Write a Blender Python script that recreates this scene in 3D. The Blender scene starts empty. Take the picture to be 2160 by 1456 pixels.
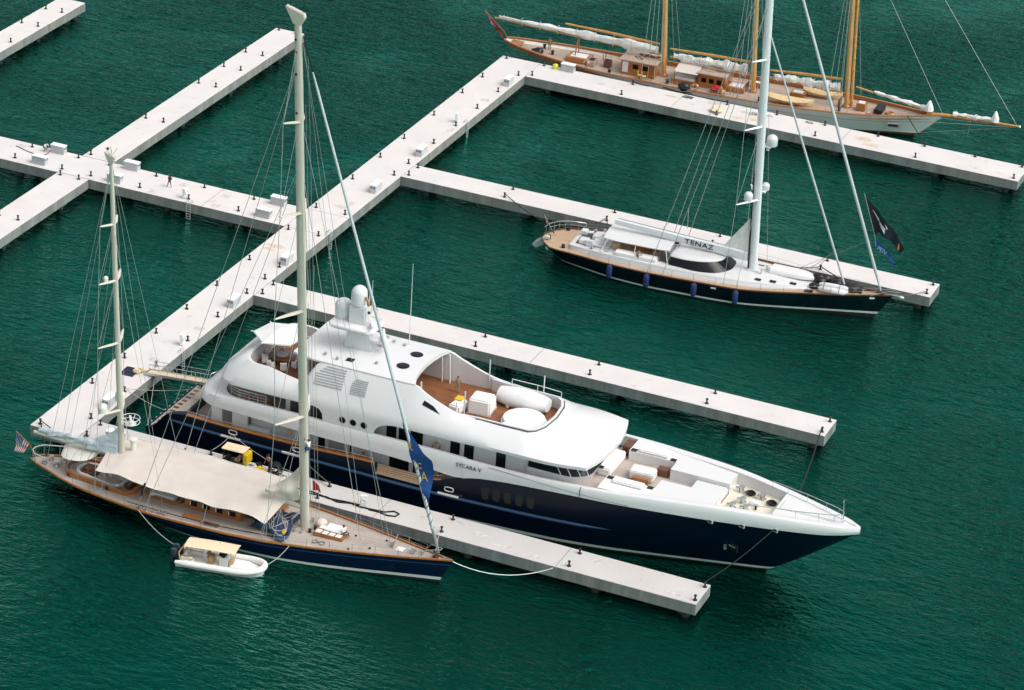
import bpy, bmesh, math, random
from mathutils import Vector, Matrix, Euler
random.seed(7)
scene = bpy.context.scene
COL = scene.collection
PI = math.pi
def rad(a): return math.radians(a)
def lerp(a, b, t): return a + (b - a) * t
def interp(tab, x):
    """piecewise smooth (Catmull) interpolation in a sorted table of (x, v)"""
    if x <= tab[0][0]: return tab[0][1]
    if x >= tab[-1][0]: return tab[-1][1]
    for i in range(len(tab) - 1):
        x0, v0 = tab[i]; x1, v1 = tab[i + 1]
        if x0 <= x <= x1:
            h = x1 - x0
            def slope(k):
                if k <= 0 or k >= len(tab) - 1:
                    a, b = (0, 1) if k <= 0 else (len(tab) - 2, len(tab) - 1)
                    return (tab[b][1] - tab[a][1]) / (tab[b][0] - tab[a][0])
                s0 = (tab[k][1] - tab[k - 1][1]) / (tab[k][0] - tab[k - 1][0])
                s1 = (tab[k + 1][1] - tab[k][1]) / (tab[k + 1][0] - tab[k][0])
                return 0 if s0 * s1 <= 0 else 2 * s0 * s1 / (s0 + s1)
            m0, m1 = slope(i), slope(i + 1)
            t = (x - x0) / h
            return (2*t**3 - 3*t**2 + 1)*v0 + (t**3 - 2*t**2 + t)*h*m0 + (-2*t**3 + 3*t**2)*v1 + (t**3 - t**2)*h*m1
    return tab[-1][1]

# ------------------------------------------------------------------ materials
MATS = {}
def mat(name, col, rough=0.5, metal=0.0, spec=0.5, var=0.0, vscale=3.0, coat=0.0, bump=0.0, bscale=20.0, stretch=(1, 1, 1), col2=None):
    if name in MATS: return MATS[name]
    m = bpy.data.materials.new(name); m.use_nodes = True
    nt = m.node_tree; b = nt.nodes['Principled BSDF']
    b.inputs['Base Color'].default_value = (*col, 1)
    b.inputs['Roughness'].default_value = rough
    b.inputs['Metallic'].default_value = metal
    b.inputs['Specular IOR Level'].default_value = spec
    if coat: b.inputs['Coat Weight'].default_value = coat; b.inputs['Coat Roughness'].default_value = 0.08
    if var or bump or col2:
        tc = nt.nodes.new('ShaderNodeTexCoord'); mp = nt.nodes.new('ShaderNodeMapping')
        mp.inputs['Scale'].default_value = stretch
        nt.links.new(tc.outputs['Object'], mp.inputs['Vector'])
    if var or col2:
        n = nt.nodes.new('ShaderNodeTexNoise'); n.inputs['Scale'].default_value = vscale; n.inputs['Detail'].default_value = 5
        nt.links.new(mp.outputs['Vector'], n.inputs['Vector'])
        r = nt.nodes.new('ShaderNodeValToRGB')
        r.color_ramp.elements[0].position = 0.32; r.color_ramp.elements[1].position = 0.68
        c2 = col2 if col2 else tuple(min(1, c * (1 + var)) for c in col)
        c1 = col if col2 else tuple(c * (1 - var) for c in col)
        r.color_ramp.elements[0].color = (*c1, 1); r.color_ramp.elements[1].color = (*c2, 1)
        nt.links.new(n.outputs['Fac'], r.inputs['Fac']); nt.links.new(r.outputs['Color'], b.inputs['Base Color'])
    if bump:
        n2 = nt.nodes.new('ShaderNodeTexNoise'); n2.inputs['Scale'].default_value = bscale; n2.inputs['Detail'].default_value = 4
        bp = nt.nodes.new('ShaderNodeBump'); bp.inputs['Strength'].default_value = bump; bp.inputs['Distance'].default_value = 0.05
        nt.links.new(mp.outputs['Vector'], n2.inputs['Vector'])
        nt.links.new(n2.outputs['Fac'], bp.inputs['Height']); nt.links.new(bp.outputs['Normal'], b.inputs['Normal'])
    MATS[name] = m
    return m

def teak(name, c1, c2, pitch=0.14, axis='Y', seam=(0.05, 0.035, 0.02), rough=0.65, weather=0.25):
    """planked deck: thin dark seams across `axis`, plank tone changes, big weather patches"""
    m = bpy.data.materials.new(name); m.use_nodes = True
    nt = m.node_tree; N = nt.nodes; L = nt.links; b = N['Principled BSDF']
    b.inputs['Roughness'].default_value = rough
    tc = N.new('ShaderNodeTexCoord'); sx = N.new('ShaderNodeSeparateXYZ'); L.new(tc.outputs['Object'], sx.inputs[0])
    dv = N.new('ShaderNodeMath'); dv.operation = 'DIVIDE'; dv.inputs[1].default_value = pitch; L.new(sx.outputs[axis], dv.inputs[0])
    fr = N.new('ShaderNodeMath'); fr.operation = 'FRACT'; L.new(dv.outputs[0], fr.inputs[0])
    lt = N.new('ShaderNodeMath'); lt.operation = 'LESS_THAN'; lt.inputs[1].default_value = 0.12; L.new(fr.outputs[0], lt.inputs[0])
    fl = N.new('ShaderNodeMath'); fl.operation = 'FLOOR'; L.new(dv.outputs[0], fl.inputs[0])
    wn = N.new('ShaderNodeTexWhiteNoise'); wn.noise_dimensions = '1D'; L.new(fl.outputs[0], wn.inputs['W'])
    ns = N.new('ShaderNodeTexNoise'); ns.inputs['Scale'].default_value = 0.55; ns.inputs['Detail'].default_value = 6; L.new(tc.outputs['Object'], ns.inputs['Vector'])
    ad = N.new('ShaderNodeMath'); ad.operation = 'MULTIPLY_ADD'; ad.inputs[1].default_value = weather; L.new(wn.outputs['Value'], ad.inputs[0]); L.new(ns.outputs['Fac'], ad.inputs[2])
    rp = N.new('ShaderNodeValToRGB'); rp.color_ramp.elements[0].position = 0.35; rp.color_ramp.elements[1].position = 0.85
    rp.color_ramp.elements[0].color = (*c1, 1); rp.color_ramp.elements[1].color = (*c2, 1); L.new(ad.outputs[0], rp.inputs['Fac'])
    mx = N.new('ShaderNodeMixRGB'); mx.inputs[2].default_value = (*seam, 1); L.new(lt.outputs[0], mx.inputs[0]); L.new(rp.outputs['Color'], mx.inputs[1])
    L.new(mx.outputs[0], b.inputs['Base Color'])
    MATS[name] = m
    return m

# ------------------------------------------------------------------ mesh builder
class B:
    def __init__(s): s.v = []; s.f = []; s.mi = []
    def add(s, vs, fs, mi=0):
        o = len(s.v); s.v += [tuple(v) for v in vs]
        for f in fs: s.f.append([o + i for i in f]); s.mi.append(mi)
        return s
    def box(s, c, d, rz=0.0, mi=0, taper=1.0, ry=0.0, rx=0.0):
        R = Euler((rx, ry, rz)).to_matrix(); vs = []
        for z in (-1, 1):
            k = taper if z > 0 else 1.0
            for x, y in ((-1, -1), (1, -1), (1, 1), (-1, 1)):
                vs.append(Vector(c) + R @ Vector((x * d[0] / 2 * k, y * d[1] / 2 * k, z * d[2] / 2)))
        return s.add(vs, [(0, 3, 2, 1), (4, 5, 6, 7), (0, 1, 5, 4), (1, 2, 6, 5), (2, 3, 7, 6), (3, 0, 4, 7)], mi)
    def span(s, a, b, mi=0):
        return s.box([(a[i] + b[i]) / 2 for i in range(3)], [abs(b[i] - a[i]) for i in range(3)], 0, mi)
    def rings(s, rs, mi=0, cap=True, closed=True):
        n = len(rs[0]); o = len(s.v)
        for r in rs: s.v += [tuple(p) for p in r]
        for k in range(len(rs) - 1):
            for i in range(n if closed else n - 1):
                j = (i + 1) % n
                s.f.append([o + k*n + i, o + k*n + j, o + (k+1)*n + j, o + (k+1)*n + i]); s.mi.append(mi)
        if cap and closed:
            s.f.append([o + i for i in range(n)][::-1]); s.mi.append(mi)
            s.f.append([o + (len(rs)-1)*n + i for i in range(n)]); s.mi.append(mi)
        return s
    def tube(s, pts, r, n=6, mi=0, closed=False):
        pts = [Vector(p) for p in pts]; rs = []
        rr = r if isinstance(r, (list, tuple)) else [r] * len(pts)
        m = len(pts); prev = None
        for i, p in enumerate(pts):
            if closed: t = pts[(i + 1) % m] - pts[i - 1]
            else: t = pts[min(i + 1, m - 1)] - pts[max(i - 1, 0)]
            t = t.normalized() if t.length > 1e-9 else Vector((0, 0, 1))
            if prev is None:
                a = Vector((0, 0, 1)) if abs(t.z) < 0.9 else Vector((1, 0, 0)); u = t.cross(a).normalized()
            else:
                u = prev - t * prev.dot(t); u = u.normalized() if u.length > 1e-6 else t.orthogonal().normalized()
            prev = u; w = t.cross(u)
            rs.append([p + (u * math.cos(2*PI*k/n) + w * math.sin(2*PI*k/n)) * rr[i] for k in range(n)])
        if closed: rs.append(rs[0]); return s.rings(rs, mi, cap=False)
        return s.rings(rs, mi)
    def cyl(s, a, b, r0, r1=None, n=12, mi=0):
        return s.tube([a, b], [r0, r0 if r1 is None else r1], n, mi)
    def lathe(s, c, prof, n=16, mi=0, sy=1.0, rz=0.0):
        rs = []
        for r, z in prof:
            rs.append([(c[0] + r*math.cos(2*PI*k/n + rz), c[1] + sy*r*math.sin(2*PI*k/n + rz), c[2] + z) for k in range(n)])
        return s.rings(rs, mi)
    def ball(s, c, r, n=12, m=8, mi=0, sc=(1, 1, 1)):
        rs = []
        for i in range(m + 1):
            a = -PI/2 + PI * i / m; q = max(math.cos(a), 0.02)
            rs.append([(c[0] + r*sc[0]*q*math.cos(2*PI*k/n), c[1] + r*sc[1]*q*math.sin(2*PI*k/n), c[2] + r*sc[2]*math.sin(a)) for k in range(n)])
        return s.rings(rs, mi)
    def dome(s, c, r, h, n=16, mi=0, base=0.0):
        prof = [(r * 0.92, 0), (r, base * 0.3), (r, base)]
        for i in range(1, 7):
            a = PI / 2 * i / 6; prof.append((max(r * math.cos(a), 0.01), base + h * math.sin(a)))
        return s.lathe(c, prof, n, mi)
    def prism(s, poly, z0, z1, mi=0, inset=0.0):
        n = len(poly); cx = sum(p[0] for p in poly)/n; cy = sum(p[1] for p in poly)/n
        z0f = z0 if callable(z0) else (lambda x, y: z0); z1f = z1 if callable(z1) else (lambda x, y: z1)
        a = [(p[0], p[1], z0f(*p[:2])) for p in poly]
        b = [(lerp(p[0], cx, inset), lerp(p[1], cy, inset), z1f(*p[:2])) for p in poly]
        return s.rings([a, b], mi)
    def grid(s, fn, nu, nv, mi=0, thick=None):
        o = len(s.v)
        for i in range(nu + 1):
            for j in range(nv + 1): s.v.append(tuple(fn(i / nu, j / nv)))
        q = nv + 1
        for i in range(nu):
            for j in range(nv):
                s.f.append([o + i*q + j, o + (i+1)*q + j, o + (i+1)*q + j + 1, o + i*q + j + 1]); s.mi.append(mi)
        return s
    def strip(s, a, b, mi=0):
        """surface between two polylines of the same length"""
        n = len(a); o = len(s.v); s.v += [tuple(p) for p in a] + [tuple(p) for p in b]
        for i in range(n - 1): s.f.append([o + i, o + i + 1, o + n + i + 1, o + n + i]); s.mi.append(mi)
        return s
    def wall(s, line, z0, z1, t, mi=0):
        """thin upright wall of thickness t along a plan polyline"""
        L = [Vector((p[0], p[1], 0)) for p in line]; inn = []
        z0f = z0 if callable(z0) else (lambda x, y: z0); z1f = z1 if callable(z1) else (lambda x, y: z1)
        for i in range(len(L)):
            d = (L[min(i+1, len(L)-1)] - L[max(i-1, 0)]).normalized(); inn.append(L[i] + Vector((-d.y, d.x, 0)) * t)
        rs = []
        for p, k in zip(L, inn):
            rs.append([(p.x, p.y, z0f(p.x, p.y)), (p.x, p.y, z1f(p.x, p.y)), (k.x, k.y, z1f(p.x, p.y)), (k.x, k.y, z0f(p.x, p.y))])
        return s.rings(rs, mi)
    def build(s, name, mats, parent=None, smooth=None, bevel=0.0, solid=0.0, recalc=True, sub=0):
        me = bpy.data.meshes.new(name); me.from_pydata(s.v, [], s.f)
        ml = mats if isinstance(mats, (list, tuple)) else [mats]
        for m in ml: me.materials.append(m)
        for p, i in zip(me.polygons, s.mi): p.material_index = min(i, len(ml) - 1)
        if recalc or bevel or solid:
            bm = bmesh.new(); bm.from_mesh(me)
            if recalc:
                bmesh.ops.remove_doubles(bm, verts=bm.verts, dist=1e-5)
                bmesh.ops.recalc_face_normals(bm, faces=bm.faces)
            if solid:
                bmesh.ops.solidify(bm, geom=bm.faces[:], thickness=solid)
            if bevel:
                es = [e for e in bm.edges if len(e.link_faces) == 2 and e.calc_face_angle(0) > 0.5]
                bmesh.ops.bevel(bm, geom=es, offset=bevel, segments=2, affect='EDGES', clamp_overlap=True)
            bm.to_mesh(me); bm.free()
        if smooth is not None:
            for p in me.polygons: p.use_smooth = True
            me.set_sharp_from_angle(angle=rad(smooth))
        o = bpy.data.objects.new(name, me); COL.objects.link(o)
        if parent is not None: o.parent = parent
        return o

def tag(o, label=None, cat=None, group=None, kind=None):
    if label: o['label'] = label
    if cat: o['category'] = cat
    if group: o['group'] = group
    if kind: o['kind'] = kind
    return o
def thing(name, label, cat, loc=(0, 0, 0), rz=0.0, group=None):
    o = bpy.data.objects.new(name, None); COL.objects.link(o)
    o.empty_display_size = 0.5
    o.location = loc; o.rotation_euler = (0, 0, rz)
    return tag(o, label, cat, group)
def dup(root, loc, rz=0.0, label=None, group=None, scale=None):
    def cp(o, par):
        c = o.copy(); COL.objects.link(c)
        if par is not None: c.parent = par
        for ch in kids.get(o.name, []): cp(ch, c)
        return c
    kids = {}
    for o in list(bpy.data.objects):
        if o.parent: kids.setdefault(o.parent.name, []).append(o)
    r = cp(root, None); r.location = loc; r.rotation_euler = (0, 0, rz)
    if scale: r.scale = (scale,) * 3
    if label: r['label'] = label
    if group: r['group'] = group
    return r
class Frame:
    """a vessel's own axes: x forward from the stern, y to port, z up from the water"""
    def __init__(s, x, y, deg): s.x = x; s.y = y; s.a = rad(deg)
    def __call__(s, x, y, z=0.0):
        return (s.x + x*math.cos(s.a) - y*math.sin(s.a), s.y + x*math.sin(s.a) + y*math.cos(s.a), z)
    def root(s, name, label, cat): return thing(name, label, cat, (s.x, s.y, 0), s.a)
    def place(s, name, label, cat, p, deg=0.0, group=None): return thing(name, label, cat, s(*p), s.a + rad(deg), group)
def rope(name, label, a, b, sag=0.3, r=0.03, m=None, n=12, group=None, cat='rope'):
    pts = []
    for i in range(n + 1):
        t = i / n; pts.append((lerp(a[0], b[0], t), lerp(a[1], b[1], t), lerp(a[2], b[2], t) - sag * 4 * t * (1 - t)))
    o = B().tube(pts, r, 5).build(name, m or MATS['rope_pale'], None, smooth=60)
    return tag(o, label, cat, group)
def text_mesh(body, size, m, name, parent, loc, rot, extrude=0.006, font_shear=0.0, sx=1.0, space=1.0):
    cu = bpy.data.curves.new(name, 'FONT'); cu.body = body; cu.size = size; cu.extrude = extrude; cu.shear = font_shear
    cu.space_character = space
    t = bpy.data.objects.new(name, cu); COL.objects.link(t)
    bpy.context.view_layer.update()
    me = bpy.data.meshes.new_from_object(t.evaluated_get(bpy.context.evaluated_depsgraph_get()))
    bpy.data.objects.remove(t); bpy.data.curves.remove(cu)
    me.materials.clear(); me.materials.append(m)
    o = bpy.data.objects.new(name, me); COL.objects.link(o); o.parent = parent
    o.location = loc; o.rotation_euler = rot; o.scale = (sx, 1, 1)
    return o
def hull_point(H, s, t):
    """H: dict xs/xe (functions of t), hd, hw (half breadths by s), zs (sheer by s), zb, flare power"""
    x = lerp(H['xs'](t), H['xe'](t), s)
    z = lerp(H['zb'], H['zs'](s), t)
    k = t ** H.get('pw', 0.8)
    return (x, lerp(H['hw'](s), H['hd'](s), k), z)
def hull(H, ns, rows, mat_rows):
    """closed hull shell: side rows (t values), material index per row band"""
    b = B()
    for sgn in (1, -1):
        o = len(b.v)
        for i in range(ns + 1):
            for t in rows:
                x, y, z = hull_point(H, i / ns, t); b.v.append((x, sgn * y, z))
        q = len(rows)
        for i in range(ns):
            for j in range(q - 1):
                b.f.append([o + i*q + j, o + (i+1)*q + j, o + (i+1)*q + j + 1, o + i*q + j + 1]); b.mi.append(mat_rows[j])
    # transom
    q = len(rows); a = 0; c = (ns + 1) * q
    for j in range(q - 1): b.f.append([a + j, a + j + 1, c + j + 1, c + j]); b.mi.append(mat_rows[j])
    return b
# ------------------------------------------------------------------ camera, light, sky
cam = bpy.data.cameras.new('camera'); cam_o = bpy.data.objects.new('camera', cam); COL.objects.link(cam_o)
scene.camera = cam_o
def _cam():
    p, r, y = rad(26.4474), rad(3.7904), rad(-21.631)
    fw = Vector((math.cos(p)*math.sin(y), math.cos(p)*math.cos(y), -math.sin(p)))
    ri = fw.cross(Vector((0, 0, 1))).normalized(); up = ri.cross(fw)
    x = ri*math.cos(r) + up*math.sin(r); z = -fw; yv = up*math.cos(r) - ri*math.sin(r)
    M = Matrix(((x.x, yv.x, z.x), (x.y, yv.y, z.y), (x.z, yv.z, z.z))).to_4x4()
    M.translation = Vector((137.084, -222.788, 141.85)); cam_o.matrix_world = M
_cam()
cam.sensor_width = 36; cam.lens = 36 * 6487.7 / 2160; cam.clip_end = 9000; cam.clip_start = 1
scene.render.resolution_x = 1024; scene.render.resolution_y = 690
w = bpy.data.worlds.new('World'); scene.world = w; w.use_nodes = True
SUN_EL, SUN_AZ = 54.0, 92.0            # azimuth measured from +Y towards +X
nt = w.node_tree; bg = nt.nodes['Background']
sk = nt.nodes.new('ShaderNodeTexSky'); sk.sky_type = 'NISHITA'; sk.sun_disc = False
sk.sun_elevation = rad(SUN_EL); sk.sun_rotation = rad(SUN_AZ); sk.dust_density = 6.0; sk.air_density = 1.2; sk.ozone_density = 1.0
hs = nt.nodes.new('ShaderNodeHueSaturation'); hs.inputs['Saturation'].default_value = 0.22   # overcast: the blue is mostly veiled by cloud
nt.links.new(sk.outputs[0], hs.inputs['Color']); nt.links.new(hs.outputs[0], bg.inputs[0])
bg.inputs[1].default_value = 0.15
sl = bpy.data.lights.new('sun', 'SUN'); so = bpy.data.objects.new('sun', sl); COL.objects.link(so)
sl.energy = 1.0; sl.angle = rad(40); sl.color = (1, 0.965, 0.92)
sd = Vector((math.sin(rad(SUN_AZ))*math.cos(rad(SUN_EL)), math.cos(rad(SUN_AZ))*math.cos(rad(SUN_EL)), math.sin(rad(SUN_EL))))
so.rotation_euler = (-sd).to_track_quat('-Z', 'Y').to_euler(); so.location = (60, 60, 120)
scene.view_settings.view_transform = 'Standard'; scene.view_settings.look = 'None'
scene.view_settings.exposure = 0.22; scene.view_settings.gamma = 1

# ------------------------------------------------------------------ shared materials
def concrete(name, base, side=False):
    m = bpy.data.materials.new(name); m.use_nodes = True; nt = m.node_tree; N = nt.nodes; L = nt.links; b = N['Principled BSDF']
    b.inputs['Roughness'].default_value = 0.85; b.inputs['Specular IOR Level'].default_value = 0.25
    tc = N.new('ShaderNodeTexCoord')
    def noise(scale, det, st=(1, 1, 1)):
        mp = N.new('ShaderNodeMapping'); mp.inputs['Scale'].default_value = st; L.new(tc.outputs['Object'], mp.inputs[0])
        n = N.new('ShaderNodeTexNoise'); n.inputs['Scale'].default_value = scale; n.inputs['Detail'].default_value = det; L.new(mp.outputs[0], n.inputs['Vector']); return n
    def ramp(src, p0, p1, c0, c1):
        r = N.new('ShaderNodeValToRGB'); r.color_ramp.elements[0].position = p0; r.color_ramp.elements[1].position = p1
        r.color_ramp.elements[0].color = (*c0, 1); r.color_ramp.elements[1].color = (*c1, 1); L.new(src, r.inputs[0]); return r
    def mul(a, c):
        x = N.new('ShaderNodeMixRGB'); x.blend_type = 'MULTIPLY'; x.inputs[0].default_value = 1; L.new(a, x.inputs[1]); L.new(c, x.inputs[2]); return x.outputs[0]
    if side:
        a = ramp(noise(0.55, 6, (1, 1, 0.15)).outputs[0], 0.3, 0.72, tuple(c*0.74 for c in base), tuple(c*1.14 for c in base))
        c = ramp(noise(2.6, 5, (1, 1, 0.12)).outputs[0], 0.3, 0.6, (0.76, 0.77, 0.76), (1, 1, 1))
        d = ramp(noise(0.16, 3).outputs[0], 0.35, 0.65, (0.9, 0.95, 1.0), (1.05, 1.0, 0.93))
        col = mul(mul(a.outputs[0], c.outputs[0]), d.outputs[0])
    else:
        a = ramp(noise(0.35, 7).outputs[0], 0.3, 0.7, tuple(c*0.95 for c in base), tuple(c*1.03 for c in base))
        c = ramp(noise(1.3, 8).outputs[0], 0.27, 0.36, (0.86, 0.85, 0.83), (1, 1, 1))
        d = ramp(noise(0.1, 3).outputs[0], 0.35, 0.65, (0.965, 0.975, 0.97), (1.0, 0.975, 0.96))
        e = ramp(noise(0.23, 9, (1, 1, 1)).outputs[0], 0.26, 0.31, (0.86, 0.81, 0.75), (1, 1, 1))
        col = mul(mul(mul(a.outputs[0], c.outputs[0]), d.outputs[0]), e.outputs[0])
    L.new(col, b.inputs['Base Color'])
    n = noise(9, 4); bp = N.new('ShaderNodeBump'); bp.inputs['Strength'].default_value = 0.25; bp.inputs['Distance'].default_value = 0.03
    L.new(n.outputs[0], bp.inputs['Height']); L.new(bp.outputs[0], b.inputs['Normal'])
    MATS[name] = m; return m
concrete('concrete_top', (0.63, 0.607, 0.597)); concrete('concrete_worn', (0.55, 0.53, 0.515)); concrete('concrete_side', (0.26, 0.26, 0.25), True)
mat('joint', (0.06, 0.055, 0.05), 0.9); mat('pile', (0.035, 0.035, 0.035), 0.8, var=0.3)
mat('stain_brown', (0.56, 0.47, 0.38), 0.9, var=0.2, vscale=2); mat('stain_grey', (0.52, 0.50, 0.48), 0.9, var=0.22, vscale=2.5)
mat('iron', (0.012, 0.012, 0.013), 0.55, 0.0, var=0.3)
mat('cab_top', (0.78, 0.79, 0.80), 0.4, var=0.03); mat('cab_side', (0.50, 0.51, 0.53), 0.5, var=0.06); mat('cab_dark', (0.10, 0.12, 0.15), 0.4)
mat('alu', (0.55, 0.57, 0.58), 0.35, 0.7); mat('steel', (0.62, 0.63, 0.64), 0.22, 0.9)
mat('white_paint', (0.66, 0.665, 0.67), 0.22, spec=0.5, coat=0.4, var=0.012, vscale=0.5)
mat('white_soft', (0.70, 0.70, 0.695), 0.6, var=0.03, vscale=2, bump=0.15, bscale=6)
mat('rope_black', (0.012, 0.012, 0.014), 0.8); mat('rope_pale', (0.42, 0.40, 0.36), 0.8); mat('rope_grey', (0.12, 0.12, 0.12), 0.8)
mat('wire', (0.38, 0.39, 0.39), 0.4, 0.5); mat('black', (0.008, 0.008, 0.01), 0.35); mat('glass_dark', (0.006, 0.008, 0.011), 0.12, spec=0.25)
mat('red', (0.45, 0.02, 0.02), 0.6); mat('skin', (0.22, 0.12, 0.08), 0.6); mat('skin_dark', (0.06, 0.03, 0.02), 0.6)
mat('orange', (0.75, 0.2, 0.04), 0.6)

# ------------------------------------------------------------------ water
def water():
    m = bpy.data.materials.new('sea_water'); m.use_nodes = True; nt = m.node_tree; N = nt.nodes; L = nt.links; b = N['Principled BSDF']
    N.remove(b)
    out = N['Material Output']
    df = N.new('ShaderNodeBsdfDiffuse'); df.inputs[0].default_value = (0.0001, 0.0085, 0.0062, 1)      # light coming back up from the green depth
    gl = N.new('ShaderNodeBsdfGlossy'); gl.inputs['Roughness'].default_value = 0.06
    fr = N.new('ShaderNodeFresnel'); fr.inputs[0].default_value = 1.34
    mx = N.new('ShaderNodeMixShader'); bo = N.new('ShaderNodeMath'); bo.operation = 'MULTIPLY'; bo.inputs[1].default_value = 2.1; bo.use_clamp = True; L.new(fr.outputs[0], bo.inputs[0]); L.new(bo.outputs[0], mx.inputs[0]); L.new(df.outputs[0], mx.inputs[1]); L.new(gl.outputs[0], mx.inputs[2]); L.new(mx.outputs[0], out.inputs[0])
    tr = N.new('ShaderNodeValToRGB'); tr.color_ramp.elements[0].position = 0.06; tr.color_ramp.elements[1].position = 0.32
    tr.color_ramp.elements[0].color = (0.04, 1.0, 0.70, 1); tr.color_ramp.elements[1].color = (0.5, 1.0, 0.88, 1)
    L.new(fr.outputs[0], tr.inputs[0]); L.new(tr.outputs[0], gl.inputs[0])
    tc = N.new('ShaderNodeTexCoord')
    def noise(rot, sc, scale, det, dist=0.0, rough=0.55):
        mp = N.new('ShaderNodeMapping'); mp.inputs['Rotation'].default_value = (0, 0, rad(rot)); mp.inputs['Scale'].default_value = sc
        L.new(tc.outputs['Object'], mp.inputs[0])
        n = N.new('ShaderNodeTexNoise'); n.inputs['Scale'].default_value = scale; n.inputs['Detail'].default_value = det
        n.inputs['Distortion'].default_value = dist; n.inputs['Roughness'].default_value = rough; L.new(mp.outputs[0], n.inputs['Vector']); return n.outputs[0]
    def math_(op, a, c):
        x = N.new('ShaderNodeMath'); x.operation = op
        for i, v in enumerate((a, c)):
            if isinstance(v, (int, float)): x.inputs[i].default_value = v
            else: L.new(v, x.inputs[i])
        return x.outputs[0]
    a = noise(-20, (0.36, 1.0, 1), 0.85, 3, 0.5)           # longer ripples on the open water beyond the piers
    c = noise(14, (0.45, 1.0, 1), 1.9, 3, 0.6)             # short ripples everywhere
    c2 = noise(-38, (0.4, 1.0, 1), 1.6, 3, 0.6)
    d = noise(-40, (0.6, 1.0, 1), 0.3, 2, 0.3)
    gust = N.new('ShaderNodeMapRange'); gust.inputs[1].default_value = 0.36; gust.inputs[2].default_value = 0.62; gust.inputs[3].default_value = 0.3; gust.inputs[4].default_value = 1.0
    L.new(noise(15, (1, 1, 1), 0.03, 4, 0.8), gust.inputs[0])
    sp = N.new('ShaderNodeSeparateXYZ'); L.new(tc.outputs['Object'], sp.inputs[0])
    def by_y(a0, a1, v0, v1):
        far = N.new('ShaderNodeMapRange'); far.inputs[1].default_value = a0; far.inputs[2].default_value = a1; far.inputs[3].default_value = v0; far.inputs[4].default_value = v1
        L.new(sp.outputs['Y'], far.inputs[0]); return far.outputs[0]
    h = math_('ADD', math_('MULTIPLY', a, by_y(-20, 110, 0.2, 1.0)), math_('ADD', math_('MULTIPLY', c, by_y(-20, 110, 0.34, 0.42)), math_('MULTIPLY', c2, by_y(-20, 110, 0.4, 0.24))))
    h = math_('ADD', math_('MULTIPLY', h, gust.outputs[0]), math_('MULTIPLY', d, 0.3))
    bp = N.new('ShaderNodeBump'); bp.inputs['Strength'].default_value = 1.0; bp.inputs['Distance'].default_value = 0.9
    L.new(h, bp.inputs['Height'])
    for q in (gl, fr): L.new(bp.outputs[0], q.inputs['Normal'])
    MATS['sea_water'] = m
    o = B().grid(lambda u, v: (-4000 + 8000*u, -3000 + 8000*v, 0), 8, 8).build('water', m)
    tag(o, kind='structure')
water()

# ------------------------------------------------------------------ concrete piers
HD = 1.85; TH = 1.135
GP = 'concrete piers of the marina'
def slab(b, x0, y0, x1, y1, gap=0.0):
    """slab with a slightly proud top lip; material 0 top, 1 sides"""
    z1 = HD; z0 = HD - TH
    pts = [(x0, y0), (x1, y0), (x1, y1), (x0, y1)]
    c = 0.03
    a = [(*p, z0) for p in pts]; bb = [(*p, z1 - c) for p in pts]
    ins = [(x0 + c, y0 + c, z1), (x1 - c, y0 + c, z1), (x1 - c, y1 - c, z1), (x0 + c, y1 - c, z1)]
    o = len(b.v); b.v += a + bb + ins
    for k in range(4):
        j = (k + 1) % 4
        b.f.append([o+k, o+j, o+4+j, o+4+k]); b.mi.append(1); b.f.append([o+4+k, o+4+j, o+8+j, o+8+k]); b.mi.append(0)
    b.f.append([o+8, o+9, o+10, o+11]); b.mi.append(0); b.f.append([o+3, o+2, o+1, o]); b.mi.append(1)
def pier(name, label, rects, piles, joints=(), stains=(), hatches=()):
    t = thing(name, label, 'pier', (rects[0][0], rects[0][1], 0), 0, GP)
    ox, oy = rects[0][0], rects[0][1]
    b = B()
    for r in rects: slab(b, r[0]-ox, r[1]-oy, r[2]-ox, r[3]-oy)
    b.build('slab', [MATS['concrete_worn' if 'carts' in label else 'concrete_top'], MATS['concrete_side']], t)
    for x, y in piles:
        B().cyl((x-ox, y-oy, -3), (x-ox, y-oy, HD-TH), 0.38, n=12).box((x-ox, y-oy, HD-TH-0.13), (1.15, 1.15, 0.26)).build('pile', MATS['pile'], t, smooth=40)
    for x0, y0, x1, y1 in joints:
        d = Vector((x1-x0, y1-y0, 0)).normalized(); n = Vector((-d.y, d.x, 0)) * 0.022
        B().add([(x0-ox-n.x, y0-oy-n.y, HD+0.004), (x1-ox-n.x, y1-oy-n.y, HD+0.004), (x1-ox+n.x, y1-oy+n.y, HD+0.004), (x0-ox+n.x, y0-oy+n.y, HD+0.004)], [(0, 1, 2, 3)]).build('joint', MATS['joint'], t)
    for k, (x, y, a, c, mt) in enumerate(stains):
        rnd = random.Random(k * 7 + int(x * 10)); n = 18
        ring = [(x-ox + a*(0.6+0.5*rnd.random())*math.cos(2*PI*i/n), y-oy + c*(0.6+0.5*rnd.random())*math.sin(2*PI*i/n), HD+0.005) for i in range(n)]
        B().add(ring, [tuple(range(n))]).build('stain', MATS[mt], t)
    for x, y in hatches:
        bb = B().box((x-ox, y-oy, HD+0.004), (1.05, 0.8, 0.012)); bb.build('access_hatch', MATS['stain_grey'], t)
    return t
def frange(a, b, s):
    r = []; x = a
    while x <= b + 1e-6: r.append(x); x += s
    return r
W_ = 5.126
fx = [8, 20.5, 33, 45.5, 58, 66.6]
def fpiles(y0, y1): return [(x, y) for x in fx for y in (y0 + 0.75, y1 - 0.75)]
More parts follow.
